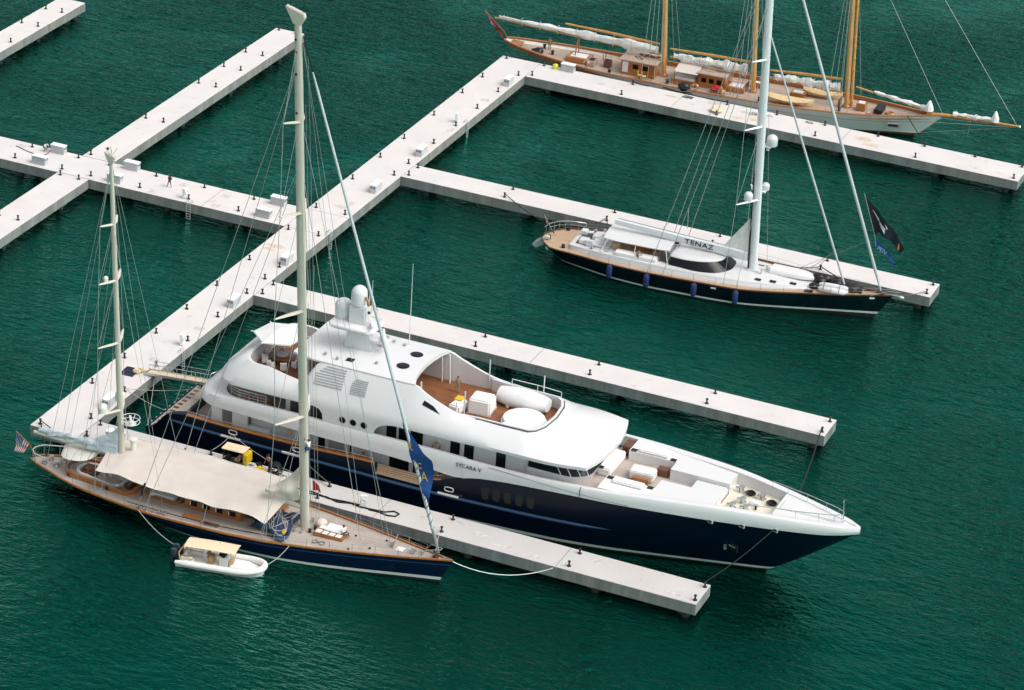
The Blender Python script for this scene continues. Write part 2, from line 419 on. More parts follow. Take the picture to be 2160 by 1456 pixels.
pier('concrete_pier', 'long spine pier of pale concrete that all the finger piers branch from', [(0, 0, W_, 113.31)],
     [(x, y) for y in (4, 16, 30, 43, 61, 79, 90, 103) for x in (0.9, W_-0.9)],
     joints=[(0.05, 53.09, W_-0.05, 53.09), (0.05, 58.56, W_-0.05, 58.56)],
     stains=[(1.5, 47.9, 1.2, 0.55, 'stain_brown'), (3.0, 60.9, 0.9, 0.6, 'stain_grey'), (1.3, 46.9, 0.8, 0.4, 'stain_brown'), (4.3, 87.6, 0.5, 0.8, 'stain_grey')],
     hatches=[(4.1, 98.4), (3.6, 62.3), (4.0, 26.2), (3.5, 17.8)])
G_ = 0.05
pier('concrete_pier', 'far finger pier that the white three masted schooner lies behind', [(W_+G_, 108.33, 68.11, 113.31)], fpiles(108.33, 113.31),
     joints=[(24.5, 108.4, 24.5, 113.25), (46.0, 108.4, 46.0, 113.25)],
     stains=[(23.5, 111.7, 1.2, 0.35, 'stain_brown'), (26.3, 110.7, 0.6, 0.35, 'stain_grey'), (28.6, 112.4, 1.0, 0.5, 'stain_brown'), (32.8, 109.4, 0.9, 0.5, 'stain_brown'), (33.6, 111.4, 1.5, 0.6, 'stain_grey'),
             (34.6, 109.9, 0.8, 0.5, 'stain_brown'), (35.6, 111.9, 1.0, 0.5, 'stain_grey'), (48.3, 111.2, 1.5, 0.7, 'stain_brown'), (49.6, 109.8, 1.3, 0.7, 'stain_brown'), (62.5, 109.6, 0.5, 0.2, 'stain_grey'), (65.6, 109.7, 0.6, 0.2, 'stain_grey')],
     hatches=[(14.2, 111.0)])
pier('concrete_pier', 'finger pier between the schooner pier and the navy sloop, plain pale top', [(W_+G_, 72.107, 68.0, 75.93)], fpiles(72.107, 75.93),
     joints=[(36.5, 72.2, 36.5, 75.85)])
pier('concrete_pier', 'finger pier behind the large blue and white motor yacht', [(W_+G_, 35.95, 67.89, 39.84)], fpiles(35.95, 39.84),
     joints=[(36.5, 36.0, 36.5, 39.8)], stains=[(48.5, 38.6, 0.5, 0.15, 'stain_grey'), (47.5, 36.6, 0.5, 0.15, 'stain_grey')])
pier('concrete_pier', 'nearest finger pier between the motor yacht and the navy ketch, with carts on it', [(W_+G_, 0, 67.74, 3.82)], fpiles(0, 3.82),
     joints=[(36.2, 0.05, 36.2, 3.78), (54.3, 0.05, 54.3, 3.78)],
     stains=[(43.5, 2.9, 0.9, 0.4, 'stain_grey'), (46.4, 1.9, 1.3, 0.5, 'stain_grey'), (48.8, 1.0, 1.2, 0.3, 'stain_grey'), (52, 0.8, 0.8, 0.3, 'stain_grey'), (65.4, 0.75, 1.1, 0.25, 'stain_grey'), (40.2, 2.2, 0.5, 0.4, 'stain_grey'), (57.3, 2.7, 1.1, 0.4, 'stain_grey')])
pier('concrete_pier', 'left walkway pier with a person walking, meeting the spine pier from the left', [(-95, 53.09, -G_, 58.56)],
     [(x, y) for x in (-80, -67, -54, -41, -34, -22, -15, -7) for y in (53.9, 57.8)],
     joints=[(-29, 53.15, -24, 53.15), (-29, 58.5, -24, 58.5), (-10.4, 53.15, -10.4, 58.5)],
     hatches=[(-14.7, 57.2), (-16.9, 53.9), (-9.3, 56.9), (-9.1, 54.1), (-36, 57.4)], stains=[(-23, 57.9, 0.7, 0.3, 'stain_grey'), (-34, 56.4, 0.8, 0.3, 'stain_grey')])
pier('concrete_pier', 'empty finger pier running up behind the masthead of the navy ketch', [(-28.67, 58.56+G_, -24.67, 106.74)], [(x, y) for y in (64, 76, 88, 101) for x in (-27.9, -25.4)])
pier('concrete_pier', 'empty finger pier leaving the frame at the left below the walkway', [(-28.67, -20, -24.67, 53.09-G_)], [(x, y) for y in (48, 36, 24, 12, 0) for x in (-27.9, -25.4)])
pier('concrete_pier', 'short piece of pier crossing the top left corner', [(-57.3, 58.56+G_, -53.56, 101.6)], [(x, y) for y in (64, 73, 82, 91, 100) for x in (-56.6, -54.3)])

# ------------------------------------------------------------------ bollards
def bollard_proto():
    b = B(); b.lathe((0, 0, 0), [(0.30, 0), (0.30, 0.05), (0.22, 0.08), (0.15, 0.14), (0.125, 0.3), (0.125, 0.62), (0.2, 0.70), (0.215, 0.78), (0.15, 0.84), (0.02, 0.85)], 14)
    for k in range(6): a = k*PI/3; b.cyl((0.25*math.cos(a), 0.25*math.sin(a), 0.05), (0.25*math.cos(a), 0.25*math.sin(a), 0.1), 0.03, n=6)
    return b.build('mooring_bollard', MATS['iron'], None, smooth=40)
_boll = None
ORD = ['first', 'second', 'third', 'fourth', 'fifth', 'sixth', 'seventh', 'eighth', 'ninth', 'tenth', 'eleventh', 'twelfth', 'thirteenth', 'fourteenth', 'fifteenth', 'sixteenth', 'seventeenth', 'eighteenth']
def bollard(x, y, label):
    global _boll
    if _boll is None: o = _boll = bollard_proto()
    else: o = _boll.copy(); COL.objects.link(o)
    o.location = (x, y, HD); o.rotation_euler = (0, 0, random.random() * 6); o.scale = (0.68, 0.68, 0.66)
    tag(o, label, 'bollard', 'black mooring bollards along the piers')
BX = [5.8, 17.75, 30.2, 42.8, 55.35, 67.4]
for fn, ny, fy, skn, skf in (('schooner pier', 109.0, 112.85, (), ()), ('pier beside the navy sloop', 72.85, 75.32, (), ()),
                   ('pier behind the motor yacht', 36.68, 39.15, (), ()), ('nearest finger pier', 0.68, 3.22, (), ())):
    for k, x in enumerate(BX):
        q = 'at the outer tip' if k == 5 else 'at the spine end' if k == 0 else ORD[5 - k] + ' from the outer tip'
        bollard(x, ny, 'black bollard, %s near edge, %s' % (fn, q))
        bollard(x, fy, 'black bollard, %s far edge, %s' % (fn, q))
for x in (49.5, 61.6, 36.6): bollard(x, 112.95, 'extra bollard on the far edge of the schooner pier, by the %s' % {49.5: 'schooner bow', 61.6: 'bowsprit end', 36.6: 'pile of pale rope'}[x])
for k, y in enumerate((0.63, 10.35, 16.68, 23.09, 29.51, 36.05, 43.41, 52.5, 59.3, 68.55, 75.86, 82.36, 90.77, 99.1, 105.2, 112.66)):
    bollard(0.75, y, 'black bollard, left edge of the spine pier, %s from its near end' % ORD[k])
for k, y in enumerate((3.94, 10.36, 16.68, 23.15, 29.52, 35.94, 40.02, 43.39, 52.65, 59.26, 71.97, 75.88, 82.85, 89.15, 95.46, 101.75, 108.08)):
    bollard(4.35, y, 'black bollard, right edge of the spine pier, %s from its near end' % ORD[k])
for k, x in enumerate((-0.03, -6.23, -12.47, -18.66, -24.94, -28.68, -34.82)):
    if k: bollard(x, 54.05, 'black bollard, near edge of left walkway, %s from the spine pier' % ORD[k - 1])
for k, x in enumerate((-6.22, -12.46, -18.63, -24.7, -28.72, -34.81)): bollard(x, 57.75, 'black bollard, far edge of left walkway, %s from the spine pier' % ORD[k])
for k, y in enumerate((59.3, 72.01, 84.97, 91.4, 97.17, 106.2)):
    for x, s in ((-28.0, 'left'), (-25.65, 'right')): bollard(x, y, 'black bollard, %s edge of upper left empty pier, %s from the walkway' % (s, ORD[k]))
for k, y in enumerate((52.54, 39.65)):
    for x, s in ((-28.0, 'left'), (-25.62, 'right')): bollard(x, y, 'black bollard, %s edge of lower left empty pier, %s from the walkway' % (s, ORD[k]))
for k, y in enumerate((97.03, 91.2, 84.73)):
    for x, s in ((-56.63, 'left'), (-54.27, 'right')): bollard(x, y, 'black bollard, %s edge of top left corner pier, %s from its far end' % (s, ORD[k]))

# ------------------------------------------------------------------ shore power cabinets, ladders, ring stands
def cabinet(x, y, rz, label):
    t = thing('power_cabinet', label, 'power cabinet', (x, y, HD), rz, 'grey shore power cabinets on the piers')
    B().box((0, 0, 0.45), (1.72, 0.72, 0.90)).build('cabinet_body', MATS['cab_side'], t, bevel=0.015)
    B().box((0, 0, 0.945), (1.82, 0.82, 0.085)).build('lid', MATS['cab_top'], t, bevel=0.02)
    for s in (-1, 1):
        b = B()
        for k in range(7): b.box((0, s*0.372, 0.2 + k*0.095), (1.5, 0.02, 0.035), rx=s*0.5)
        b.build('louvre', MATS['cab_side'], t)
        for e in (-0.17, 0.17):
            B().box((s*0.865, e, 0.66), (0.02, 0.25, 0.16)).build('socket_panel', MATS['cab_dark'], t)
    return t
for x, y, rz, l in ((4.45, 66.9, 90, 'grey cabinet on the spine pier just nearer than the second finger pier'), (-31.4, 57.9, 0, 'grey cabinet on the far edge of the left walkway beside a crouching man'),
    (-31.6, 54.1, 0, 'grey cabinet at the left end of the walkway near edge'), (-21.9, 58.05, 0, 'grey cabinet beside the foot of the upper left empty pier'), (-21.8, 54.0, 0, 'grey cabinet behind the ketch mizzen masthead'),
    (-3.2, 57.9, 0, 'grey cabinet on the walkway far edge, left of the ketch main mast'), (-3.1, 54.1, 0, 'grey cabinet on the walkway near edge, left of the ketch main mast'), (4.5, 44.8, 90, 'grey cabinet on the spine pier just right of the tall cream mast'),
    (4.5, 32.8, 90, 'grey cabinet on the spine pier nearer than the motor yacht pier'), (4.5, 79.1, 90, 'grey cabinet on the spine pier just beyond the second finger pier'), (4.5, 104.7, 90, 'grey cabinet on the far corner of the spine pier'),
    (9.1, 112.75, 0, 'grey cabinet standing against the schooner side'), (4.5, 7.2, 90, 'grey cabinet on the spine pier near the mizzen mast'), (8.6, 1.2, 0, 'grey cabinet behind the folded pale blue mizzen sail')):
    cabinet(x, y, rad(rz), l)
def ladder(x, y, rz, label):
    t = thing('dock_ladder', label, 'ladder', (x, y, HD), rz, 'aluminium ladders hung on the piers')
    for s in (-0.24, 0.24): B().tube([(s, 0.35, 0.02), (s, 0.3, 0.25), (s, 0.0, 0.28), (s, -0.13, 0.1), (s, -0.14, -2.3)], 0.045, 6).build('rail', MATS['alu'], t, smooth=50)
    for k in range(8): B().cyl((-0.24, -0.14, -0.1 - 0.29*k), (0.24, -0.14, -0.1 - 0.29*k), 0.035, n=6).build('rung', MATS['alu'], t)
ladder(-11.9, 53.09, 0, 'pale ladder on the near side of the left walkway pier')
ladder(W_, 53.9, PI/2, 'pale ladder on the spine pier right of the tall cream mast')
ladder(W_, 90.6, PI/2, 'pale ladder on the far part of the spine pier below a ring stand')
ladder(W_, 20.6, PI/2, 'pale ladder on the spine pier beside the boarding gangway')
def ring_stand(x, y, rz, label):
    t = thing('life_ring_stand', label, 'life ring stand', (x, y, HD), rz, 'white life ring stands on the piers')
    B().box((0, 0, 0.62), (0.34, 0.62, 1.15)).build('housing', MATS['cab_top'], t, bevel=0.03)
    B().tube([(0.2, 0.21*math.cos(a*PI/6), 0.7 + 0.21*math.sin(a*PI/6)) for a in range(12)], 0.055, 6, closed=True).build('ring', MATS['white_soft'], t, smooth=60)
    B().box((0, 0, 0.02), (0.5, 0.75, 0.04)).build('base', MATS['cab_side'], t)
ring_stand(-13.0, 54.15, 0, 'small white ring stand on the left walkway above the ladder')
ring_stand(4.0, 90.2, 0.2, 'small white ring stand on the far part of the spine pier')
ring_stand(4.25, 22.1, 0.2, 'small white ring stand on the spine pier beside the ladder near the gangway')
ring_stand(34.6, 1.35, -1.2, 'white ring stand on the nearest finger pier with a black cable around it')
# ------------------------------------------------------------------ large motor yacht
mat('navy', (0.001, 0.0055, 0.017), 0.35, spec=0.18, coat=0.06, var=0.06, vscale=0.4); mat('navy_light', (0.02, 0.06, 0.13), 0.35, coat=0.2)
mat('boot_white', (0.62, 0.62, 0.60), 0.4); mat('antifoul', (0.012, 0.006, 0.006), 0.7); mat('seam', (0.25, 0.25, 0.26), 0.6)
mat('varnish', (0.36, 0.135, 0.03), 0.25, coat=0.5, var=0.25, vscale=5, stretch=(0.3, 3, 3)); mat('varnish_dark', (0.12, 0.042, 0.014), 0.3, coat=0.4, var=0.3, vscale=6)
teak('teak_grey', (0.37, 0.315, 0.27), (0.50, 0.44, 0.39), 0.16, 'Y', (0.16, 0.13, 0.11)); teak('teak_warm', (0.16, 0.055, 0.018), (0.27, 0.105, 0.04), 0.16, 'Y', (0.06, 0.025, 0.012))
teak('teak_tan', (0.42, 0.29, 0.18), (0.52, 0.37, 0.245), 0.15, 'Y', (0.22, 0.14, 0.09))
mat('cushion', (0.77, 0.765, 0.75), 0.8, var=0.05, vscale=4, bump=0.2, bscale=5); mat('cream_deck', (0.66, 0.62, 0.51), 0.6, var=0.1, vscale=1.5)
mat('house_white', (0.66, 0.665, 0.67), 0.3, coat=0.2, var=0.02, vscale=0.6); mat('interior', (0.05, 0.045, 0.042), 0.6, var=0.3, vscale=1.2)
mat('grey_plastic', (0.35, 0.36, 0.37), 0.5)
MY = Frame(9, 11.8, 0)
my = MY.root('motor_yacht', 'largest vessel, motor yacht with navy hull, tall white superstructure and domed mast', 'yacht')
HD_T = [(0, 5.45), (3, 5.75), (8, 6.05), (20, 6.12), (34, 6.1), (42, 6.05), (47, 5.75), (52, 5.05), (57.4, 4.05), (62, 2.95), (65.5, 1.95), (67.8, 1.15), (69.0, 0.55), (69.5, 0.04)]
ZS_T = [(0, 0.95), (0.7, 1.35), (2.7, 3.3), (5, 3.72), (15, 3.74), (24.3, 4.05), (24.5, 4.05), (24.55, 2.95), (29.6, 2.95), (29.65, 3.62), (31.2, 4.1), (33, 4.78), (35.4, 5.36), (40, 5.78), (45, 6.0), (57.4, 6.05), (63, 6.0), (66.2, 5.98), (69.5, 6.2)]
HW_T = [(0, 4.9), (8, 5.6), (20, 5.75), (33, 5.6), (42, 5.15), (47, 4.75), (52, 4.0), (57.3, 2.75), (63, 1.35), (66.5, 0.55), (69.5, 0.03)]
hdx = lambda x: interp(HD_T, x)
def zsx(x):
    for i in range(len(ZS_T) - 1):
        if ZS_T[i][0] <= x <= ZS_T[i+1][0] and ZS_T[i+1][0] - ZS_T[i][0] < 0.1: return lerp(ZS_T[i][1], ZS_T[i+1][1], (x - ZS_T[i][0])/(ZS_T[i+1][0]-ZS_T[i][0]))
    return interp(ZS_T, x)
def mhull(H, ss, rows, mat_rows):
    b = B(); q = len(rows)
    for sgn in (1, -1):
        o = len(b.v)
        for s in ss:
            for t in rows: x, y, z = hull_point(H, s, t); b.v.append((x, sgn*y, z))
        for i in range(len(ss) - 1):
            for j in range(q - 1): b.f.append([o+i*q+j, o+(i+1)*q+j, o+(i+1)*q+j+1, o+i*q+j+1]); b.mi.append(mat_rows[j])
    c = len(ss)*q
    for j in range(q - 1): b.f.append([j, j+1, c+j+1, c+j]); b.mi.append(mat_rows[j])
    return b
ML = 69.5
MH = dict(xs=lambda t: 0.0, xe=lambda t: lerp(59.6, 69.5, t**0.85), hd=lambda s: interp(HD_T, s*ML), hw=lambda s: interp(HW_T, s*ML), zs=lambda s: zsx(s*ML), zb=-0.9, pw=0.75)
xs_ = sorted(set([round(k*1.1, 3) for k in range(63)] + [0.7, 2.7, 24.5, 24.55, 29.6, 29.65, 68.2, 68.8, 69.2, 69.5]))
mhull(MH, [x/ML for x in xs_], [0, 0.1, 0.165, 0.21, 0.3, 0.42, 0.55, 0.7, 0.85, 1.0], [2, 2, 1, 0, 0, 0, 0, 0, 0]).build('hull', [MATS['navy'], MATS['boot_white'], MATS['antifoul']], my, smooth=35)
def hy(x, z):
    """outer half breadth of the hull skin near deck x, height z"""
    s = x/ML; zt = zsx(x); t = max(0.0, min(1.0, (z + 0.9)/(zt + 0.9)))
    # the raked stem shifts a point aft below the sheer: find s whose skin point is at x
    for _ in range(8):
        px, py, pz = hull_point(MH, s, t); s += (x - px)/ML; t = max(0.0, min(1.0, (z + 0.9)/(zsx(min(max(s,0),1)*ML) + 0.9)))
    return hull_point(MH, min(max(s, 0), 1), t)[1]
def both(fn):
    for sg in (-1, 1): fn(sg)
# rub rail, one each side, with bright metal chafe plates and oval fairleads
def rub(sg):
    pts = [(x, sg*(hy(x, 2.65) + 0.02), 2.7 - 0.006*x + (0.028*max(0, x - 33))) for x in frange(2.9, 47.9, 1.5)]
    B().tube(pts, [0.1] + [0.17]*(len(pts) - 3) + [0.12, 0.03], 8).build('rub_rail', MATS['navy_light'], my, smooth=50)
    for a, c in ((8.46, 10.54), (15.0, 17.0), (31.06, 33.13)):
        B().tube([(lerp(a, c, k/4), sg*(hy(lerp(a, c, k/4), 2.65) + 0.1), 2.68) for k in range(5)], 0.13, 8).build('chafe_plate', MATS['boot_white'], my, smooth=50)
    for x in (9.7, 16.5, 32.15):
        z = 3.3; y = sg*(hy(x, z) + 0.03)
        ring = [(x + 0.42*max(-1, min(1, 1.6*math.cos(a*PI/8)))*1.0, y, z + 0.22*math.sin(a*PI/8)) for a in range(16)]
        B().tube(ring, 0.055, 6, closed=True).build('fairlead_ring', MATS['boot_white'], my, smooth=60)
both(rub)
# caprail of the aft bulwark
def caprail(sg):
    for x0, x1 in ((4.6, 24.4), (29.7, 31.4)):
        pts = [(x, sg*(hdx(x) - 0.12), zsx(x) + 0.06) for x in frange(x0, x1, (x1-x0)/14)]
        b = B(); rs = []
        for x, y, z in pts: rs.append([(x, y - 0.2, z - 0.06), (x, y + 0.2, z - 0.06), (x, y + 0.2, z + 0.06), (x, y - 0.2, z + 0.06)])
        b.rings(rs); b.build('caprail', MATS['varnish'], my, smooth=40)
        B().tube([(x, y - sg*0.05, z + 0.32) for x, y, z in pts], 0.03, 6).build('hand_rail', MATS['steel'], my, smooth=50)
both(caprail)
B().wall([(4.6, -5.75), (4.2, -4.8), (4.05, 0), (4.2, 4.8), (4.6, 5.75)], 2.6, 3.72, -0.3).build('aft_bulwark', MATS['navy'], my, smooth=40)
# stern: garage door slope and swim platform
B().span((0.05, -4.9, 0.55), (2.9, 4.9, 0.98)).build('swim_platform', MATS['teak_grey'], my)
b = B(); b.rings([[(-0.12, y, 0.4), (0.08, y, 0.4), (0.08, y, 1.05), (-0.12, y, 1.05)] for y in (-5.3, 0, 5.3)]); b.build('platform_edge', MATS['navy'], my, bevel=0.04)
for k in range(12):
    y = -4.4 + k*0.8; B().box((0.55, y, 1.0), (0.5, 0.34, 0.03)).build('platform_slot', MATS['varnish_dark'], my)
for k in range(12): B().ball((-0.12, -4.9 + k*0.89, 0.95), 0.11, 8, 6).build('platform_stud', MATS['boot_white'], my, smooth=60)
b = B(); b.rings([[(2.7, y, 0.98), (4.3, y, 3.0), (4.3, y, 0.9)] for y in (-5.0, 5.0)]); b.build('transom_door', MATS['navy'], my, smooth=30)
def wing(sg):
    # dark blue shoulder fairing from the platform up to the bulwark
    rs = []
    for x in frange(0.1, 5.2, 0.3):
        z = zsx(x); y = sg*hdx(x); rs.append([(x, y, z), (x, y - sg*0.35, z + 0.05), (x, y - sg*(0.9 + 0.1*x), max(0.95, z - 0.25)), (x, y - sg*(1.0 + 0.1*x), 0.8)])
    B().rings(rs, closed=False, cap=False).build('quarter_fairing', MATS['navy'], my, smooth=50)
    B().tube([(1.9, sg*3.7, 2.55), (1.7, sg*4.6, 2.75), (2.2, sg*5.3, 2.9), (3.4, sg*5.5, 3.45)], 0.045, 6).build('grab_rail', MATS['steel'], my, smooth=60)
both(wing)
# decks
def plate(x0, x1, z, inset, step=1.0, hb=None, y_in=None, sgn=None):
    b = B(); hb = hb or hdx; zf = z if callable(z) else (lambda x: z)
    xs = frange(x0, x1 - 1e-4, step) + [x1]
    if y_in is None: b.strip([(x, -(hb(x) - inset), zf(x)) for x in xs], [(x, hb(x) - inset, zf(x)) for x in xs])
    else: b.strip([(x, sgn*y_in, zf(x)) for x in xs], [(x, sgn*max(y_in + 0.01, hb(x) - inset), zf(x)) for x in xs])
    return b
plate(3.9, 33.5, 2.92, 0.15).build('main_deck', MATS['teak_grey'], my)
# main deck house: long recessed walls with windows
B().span((10.8, -4.45, 2.93), (34, 4.45, 5.6)).build('main_deck_house', MATS['house_white'], my)
def win(parent, x0, x1, z0, z1, y, sg, name='window', m='glass_dark', d=0.05, rake=0.0):
    b = B(); c = d/2
    b.rings([[(x0, sg*(y + c), z0), (x1, sg*(y + c), z0), (x1 + rake, sg*(y + c), z1), (x0 + rake, sg*(y + c), z1)], [(x0, sg*(y - 0.02), z0), (x1, sg*(y - 0.02), z0), (x1 + rake, sg*(y - 0.02), z1), (x0 + rake, sg*(y - 0.02), z1)]])
    return b.build(name, MATS[m], parent)
def mainwin(sg):
    for a, c, z0, z1 in ((17.9, 18.6, 2.95, 5.0), (25.3, 27.3, 3.0, 4.6), (27.75, 29.85, 3.0, 4.6), (21.2, 21.35, 3.2, 4.6)): win(my, a, c, z0, z1, 4.47, sg, 'saloon_window')
    win(my, 19.0, 20.6, 2.95, 4.9, 4.47, sg, 'side_door', 'grey_plastic')
    B().box((24.6, sg*4.5, 3.9), (0.12, 0.12, 1.7)).build('drain_pipe', MATS['house_white'], my)
both(mainwin)
# aft main deck shelter: dark glass doors, table and chairs under the overhang
B().span((11.0, -4.3, 2.95), (11.06, 4.3, 5.3)).build('saloon_doors', MATS['glass_dark'], my)
def bulk(sg):
    for x0, x1, z1 in ((7.0, 8.1, 5.4), (9.2, 10.8, 5.3)):
        B().span((x0, sg*5.2 - 0.1, 2.93), (x1, sg*5.2 + 0.1, z1)).build('side_screen', MATS['house_white'], my)
    B().span((10.8, sg*5.0 - 0.25, 2.93), (13.0, sg*5.0 + 0.25, 3.9)).build('bar_cabinet', MATS['house_white'], my, bevel=0.03)
both(bulk)
# teak boarding platform stowed in the starboard and port gates
def gate(sg):
    b = B()
    for k in range(5): b.box((27.07, sg*(6.06 - 0.10*k), 3.06 + 0.17*k), (4.75, 0.1, 0.13))
    b.build('boarding_platform', MATS['teak_tan'], my)
    B().span((24.56, sg*5.75 - 0.15, 2.9), (24.75, sg*5.75 + 0.35*sg, 4.1)).build('gate_post', MATS['navy'], my)
both(gate)
# ---- upper deck band (white bulwark) wrapping the stern
def uline(xf, xa, hb, rx, ry, n=26, m=10):
    """plan line: starboard from xf aft, round the stern, forward to port xf"""
    hbf = hb if callable(hb) else (lambda x: hb); pts = []
    xc = xa + rx
    for k in range(n + 1): x = lerp(xf, xc, k/n); pts.append((x, -hbf(x)))
    yc = hbf(xc) - ry
    for k in range(1, m + 1):
        a = PI/2*k/m; pts.append((xc - rx*math.sin(a)**0.9, -(yc + ry*math.cos(a)**0.9) if math.cos(a) > 1e-6 else -yc))
    return pts + [(x, -y) for x, y in reversed(pts)]
BL = [(5, 5.62), (10, 5.5), (17.9, 5.32), (25.6, 5.22), (30, 5.0), (33, 4.8), (33.6, 4.95)]; BU = [(5, 6.5), (7.5, 6.75), (10, 6.9), (20, 6.95), (30, 6.95), (33.6, 6.88)]
o_ = uline(33.6, 5.05, lambda x: hdx(x) + 0.03, 3.2, 3.4)
i1 = uline(33.6, 6.3, lambda x: hdx(x) - 0.12, 3.0, 3.2); i2 = uline(33.6, 7.7, lambda x: hdx(x) - 0.42, 2.6, 3.0); i3 = uline(33.6, 7.75, lambda x: hdx(x) - 0.5, 2.6, 3.0)
und = uline(33.6, 5.6, lambda x: hdx(x) - 0.7, 3.0, 3.4)
b = B(); b.rings([[(x, y, interp(BL, x) + 0.02) for x, y in und], [(x, y, interp(BL, x)) for x, y in o_], [(x, y, lerp(interp(BL, x), interp(BU, x), 0.45)) for x, y in o_],
         [(x, y, interp(BU, x) - 0.1) for x, y in [(lerp(p[0], q[0], .35), lerp(p[1], q[1], .35)) for p, q in zip(o_, i1)]], [(x, y, interp(BU, x)) for x, y in i1], [(x, y, interp(BU, x)) for x, y in i2], [(x, y, 5.95) for x, y in i3]], closed=False, cap=False)
b.build('upper_deck_bulwark', MATS['white_paint'], my, smooth=45)
b = B(); up_ = uline(46, 7.4, lambda x: hdx(x) - 0.35, 2.6, 3.0); n_ = len(up_)//2
b.strip([(x, y, 5.98) for x, y in up_[:n_]], [(x, y, 5.98) for x, y in list(reversed(up_))[:n_]]); b.build('upper_deck', MATS['teak_grey'], my)
b = B(); b.strip([(x, y*0.98, 5.6) for x, y in up_[:n_]], [(x, y*0.98, 5.6) for x, y in list(reversed(up_))[:n_]]); b.build('deck_head', MATS['house_white'], my)
# forward bulwark, bow to x=33.6
BT = [(33.5, 6.86), (38, 6.82), (45, 7.0), (52, 7.22), (57, 7.35), (61, 7.22), (66, 7.0), (69.5, 6.82)]
CI = [(33.5, 0.42), (45, 0.5), (52, 0.85), (60, 0.75), (66, 0.7), (69.5, 0.5)]
def bow_pt(x, out, z): return (x, max(0.02, hdx(x) + out), z)
rows = []
fx_ = frange(33.4, 69.0, 0.9) + [69.3, 69.55]
for sg in (-1, 1):
    A = [[], [], [], [], [], []]
    for x in fx_:
        zt = interp(BT, x); zs0 = zsx(min(x, 69.5)); ci = interp(CI, x)
        e = 0.06 if x < 66 else lerp(0.06, 0.16, (x - 66)/3.5)
        for L_, (o2, z) in zip(A, ((0.02, zs0 - 0.03), (e, zs0 + 0.22), (e + 0.02, zt - 0.3), (e - 0.12, zt - 0.05), (-ci*0.55, zt), (-ci, zt - 0.06))):
            y = hdx(min(x, 69.5)) + o2; L_.append((x + (0.12 if x > 69.2 and o2 > 0 else 0), sg*max(y, 0.0), z))
    b = B()
    for k in range(5): b.strip(A[k], A[k+1])
    inn = [(p[0], p[1], 5.9 if p[0] < 62 else p[2] - 0.05) for p in A[5]]; b.strip(A[5], inn)
    b.build('bow_bulwark', MATS['white_paint'], my, smooth=40)
def seam(sg):
    B().tube([(44.95, sg*(hdx(45) + 0.085), 6.05), (44.95, sg*(hdx(45) + 0.095), 6.7), (44.97, sg*(hdx(45) - 0.1), 7.0)], 0.035, 5).build('shell_door_seam', MATS['black'], my)
    xs = frange(36, 49.5, 1.5)
    B().tube([(x, sg*(hdx(x) + 0.07), lerp(6.75, 6.1, (x - 36)/13.5)) for x in xs], 0.03, 5).build('moulding', MATS['seam'], my)
    for x in (56.9, 59.7, 62.6):
        y = hy(x, 5.9) + 0.05
        B().box((x, sg*y, 5.95), (0.62, 0.12, 0.42), rz=sg*0.27).build('mooring_port', MATS['boot_white'], my, bevel=0.05)
        B().box((x, sg*(y + 0.05), 5.95), (0.4, 0.1, 0.22), rz=sg*0.27).build('port_opening', MATS['black'], my)
    for k in range(5):
        x = 35.75 + k*1.12; z = 4.05 + 0.07*k
        b = B(); y = hy(x, z) + 0.015
        b.rings([[(x + 0.36*math.copysign(abs(math.cos(a))**0.5, math.cos(a)), sg*(y + 0.02), z + 0.82*math.copysign(abs(math.sin(a))**0.6, math.sin(a))) for a in [PI*j/10 for j in range(20)]],
                 [(x + 0.36*math.copysign(abs(math.cos(a))**0.5, math.cos(a)), sg*(y - 0.2), z + 0.82*math.copysign(abs(math.sin(a))**0.6, math.sin(a))) for a in [PI*j/10 for j in range(20)]]])
        b.build('hull_window', MATS['glass_dark'], my)
    # anchor pocket
    for x, z, dx, dz in ((58.6, 3.0, 1.0, 0.55),):
        y = hy(x, z)
        B().box((x, sg*(y + 0.02), z), (1.5, 0.12, 0.8), rz=sg*0.4).build('anchor_pocket', MATS['black'], my)
        t2 = B().box((x, sg*(y + 0.12), z + 0.1), (1.1, 0.2, 0.14), rz=sg*0.4); t2.box((x + 0.45, sg*(y - 0.02), z - 0.15), (0.2, 0.25, 0.5), rz=sg*0.4); t2.box((x - 0.5, sg*(y + 0.25), z - 0.1), (0.2, 0.3, 0.5), rz=sg*0.4)
        t2.build('anchor', MATS['steel'], my, bevel=0.03)
both(seam)
text_mesh('SYCARA V', 0.56, MATS['black'], 'name_lettering', my, (32.75, -6.2, 6.02), (PI/2, 0, 0), 0.012)
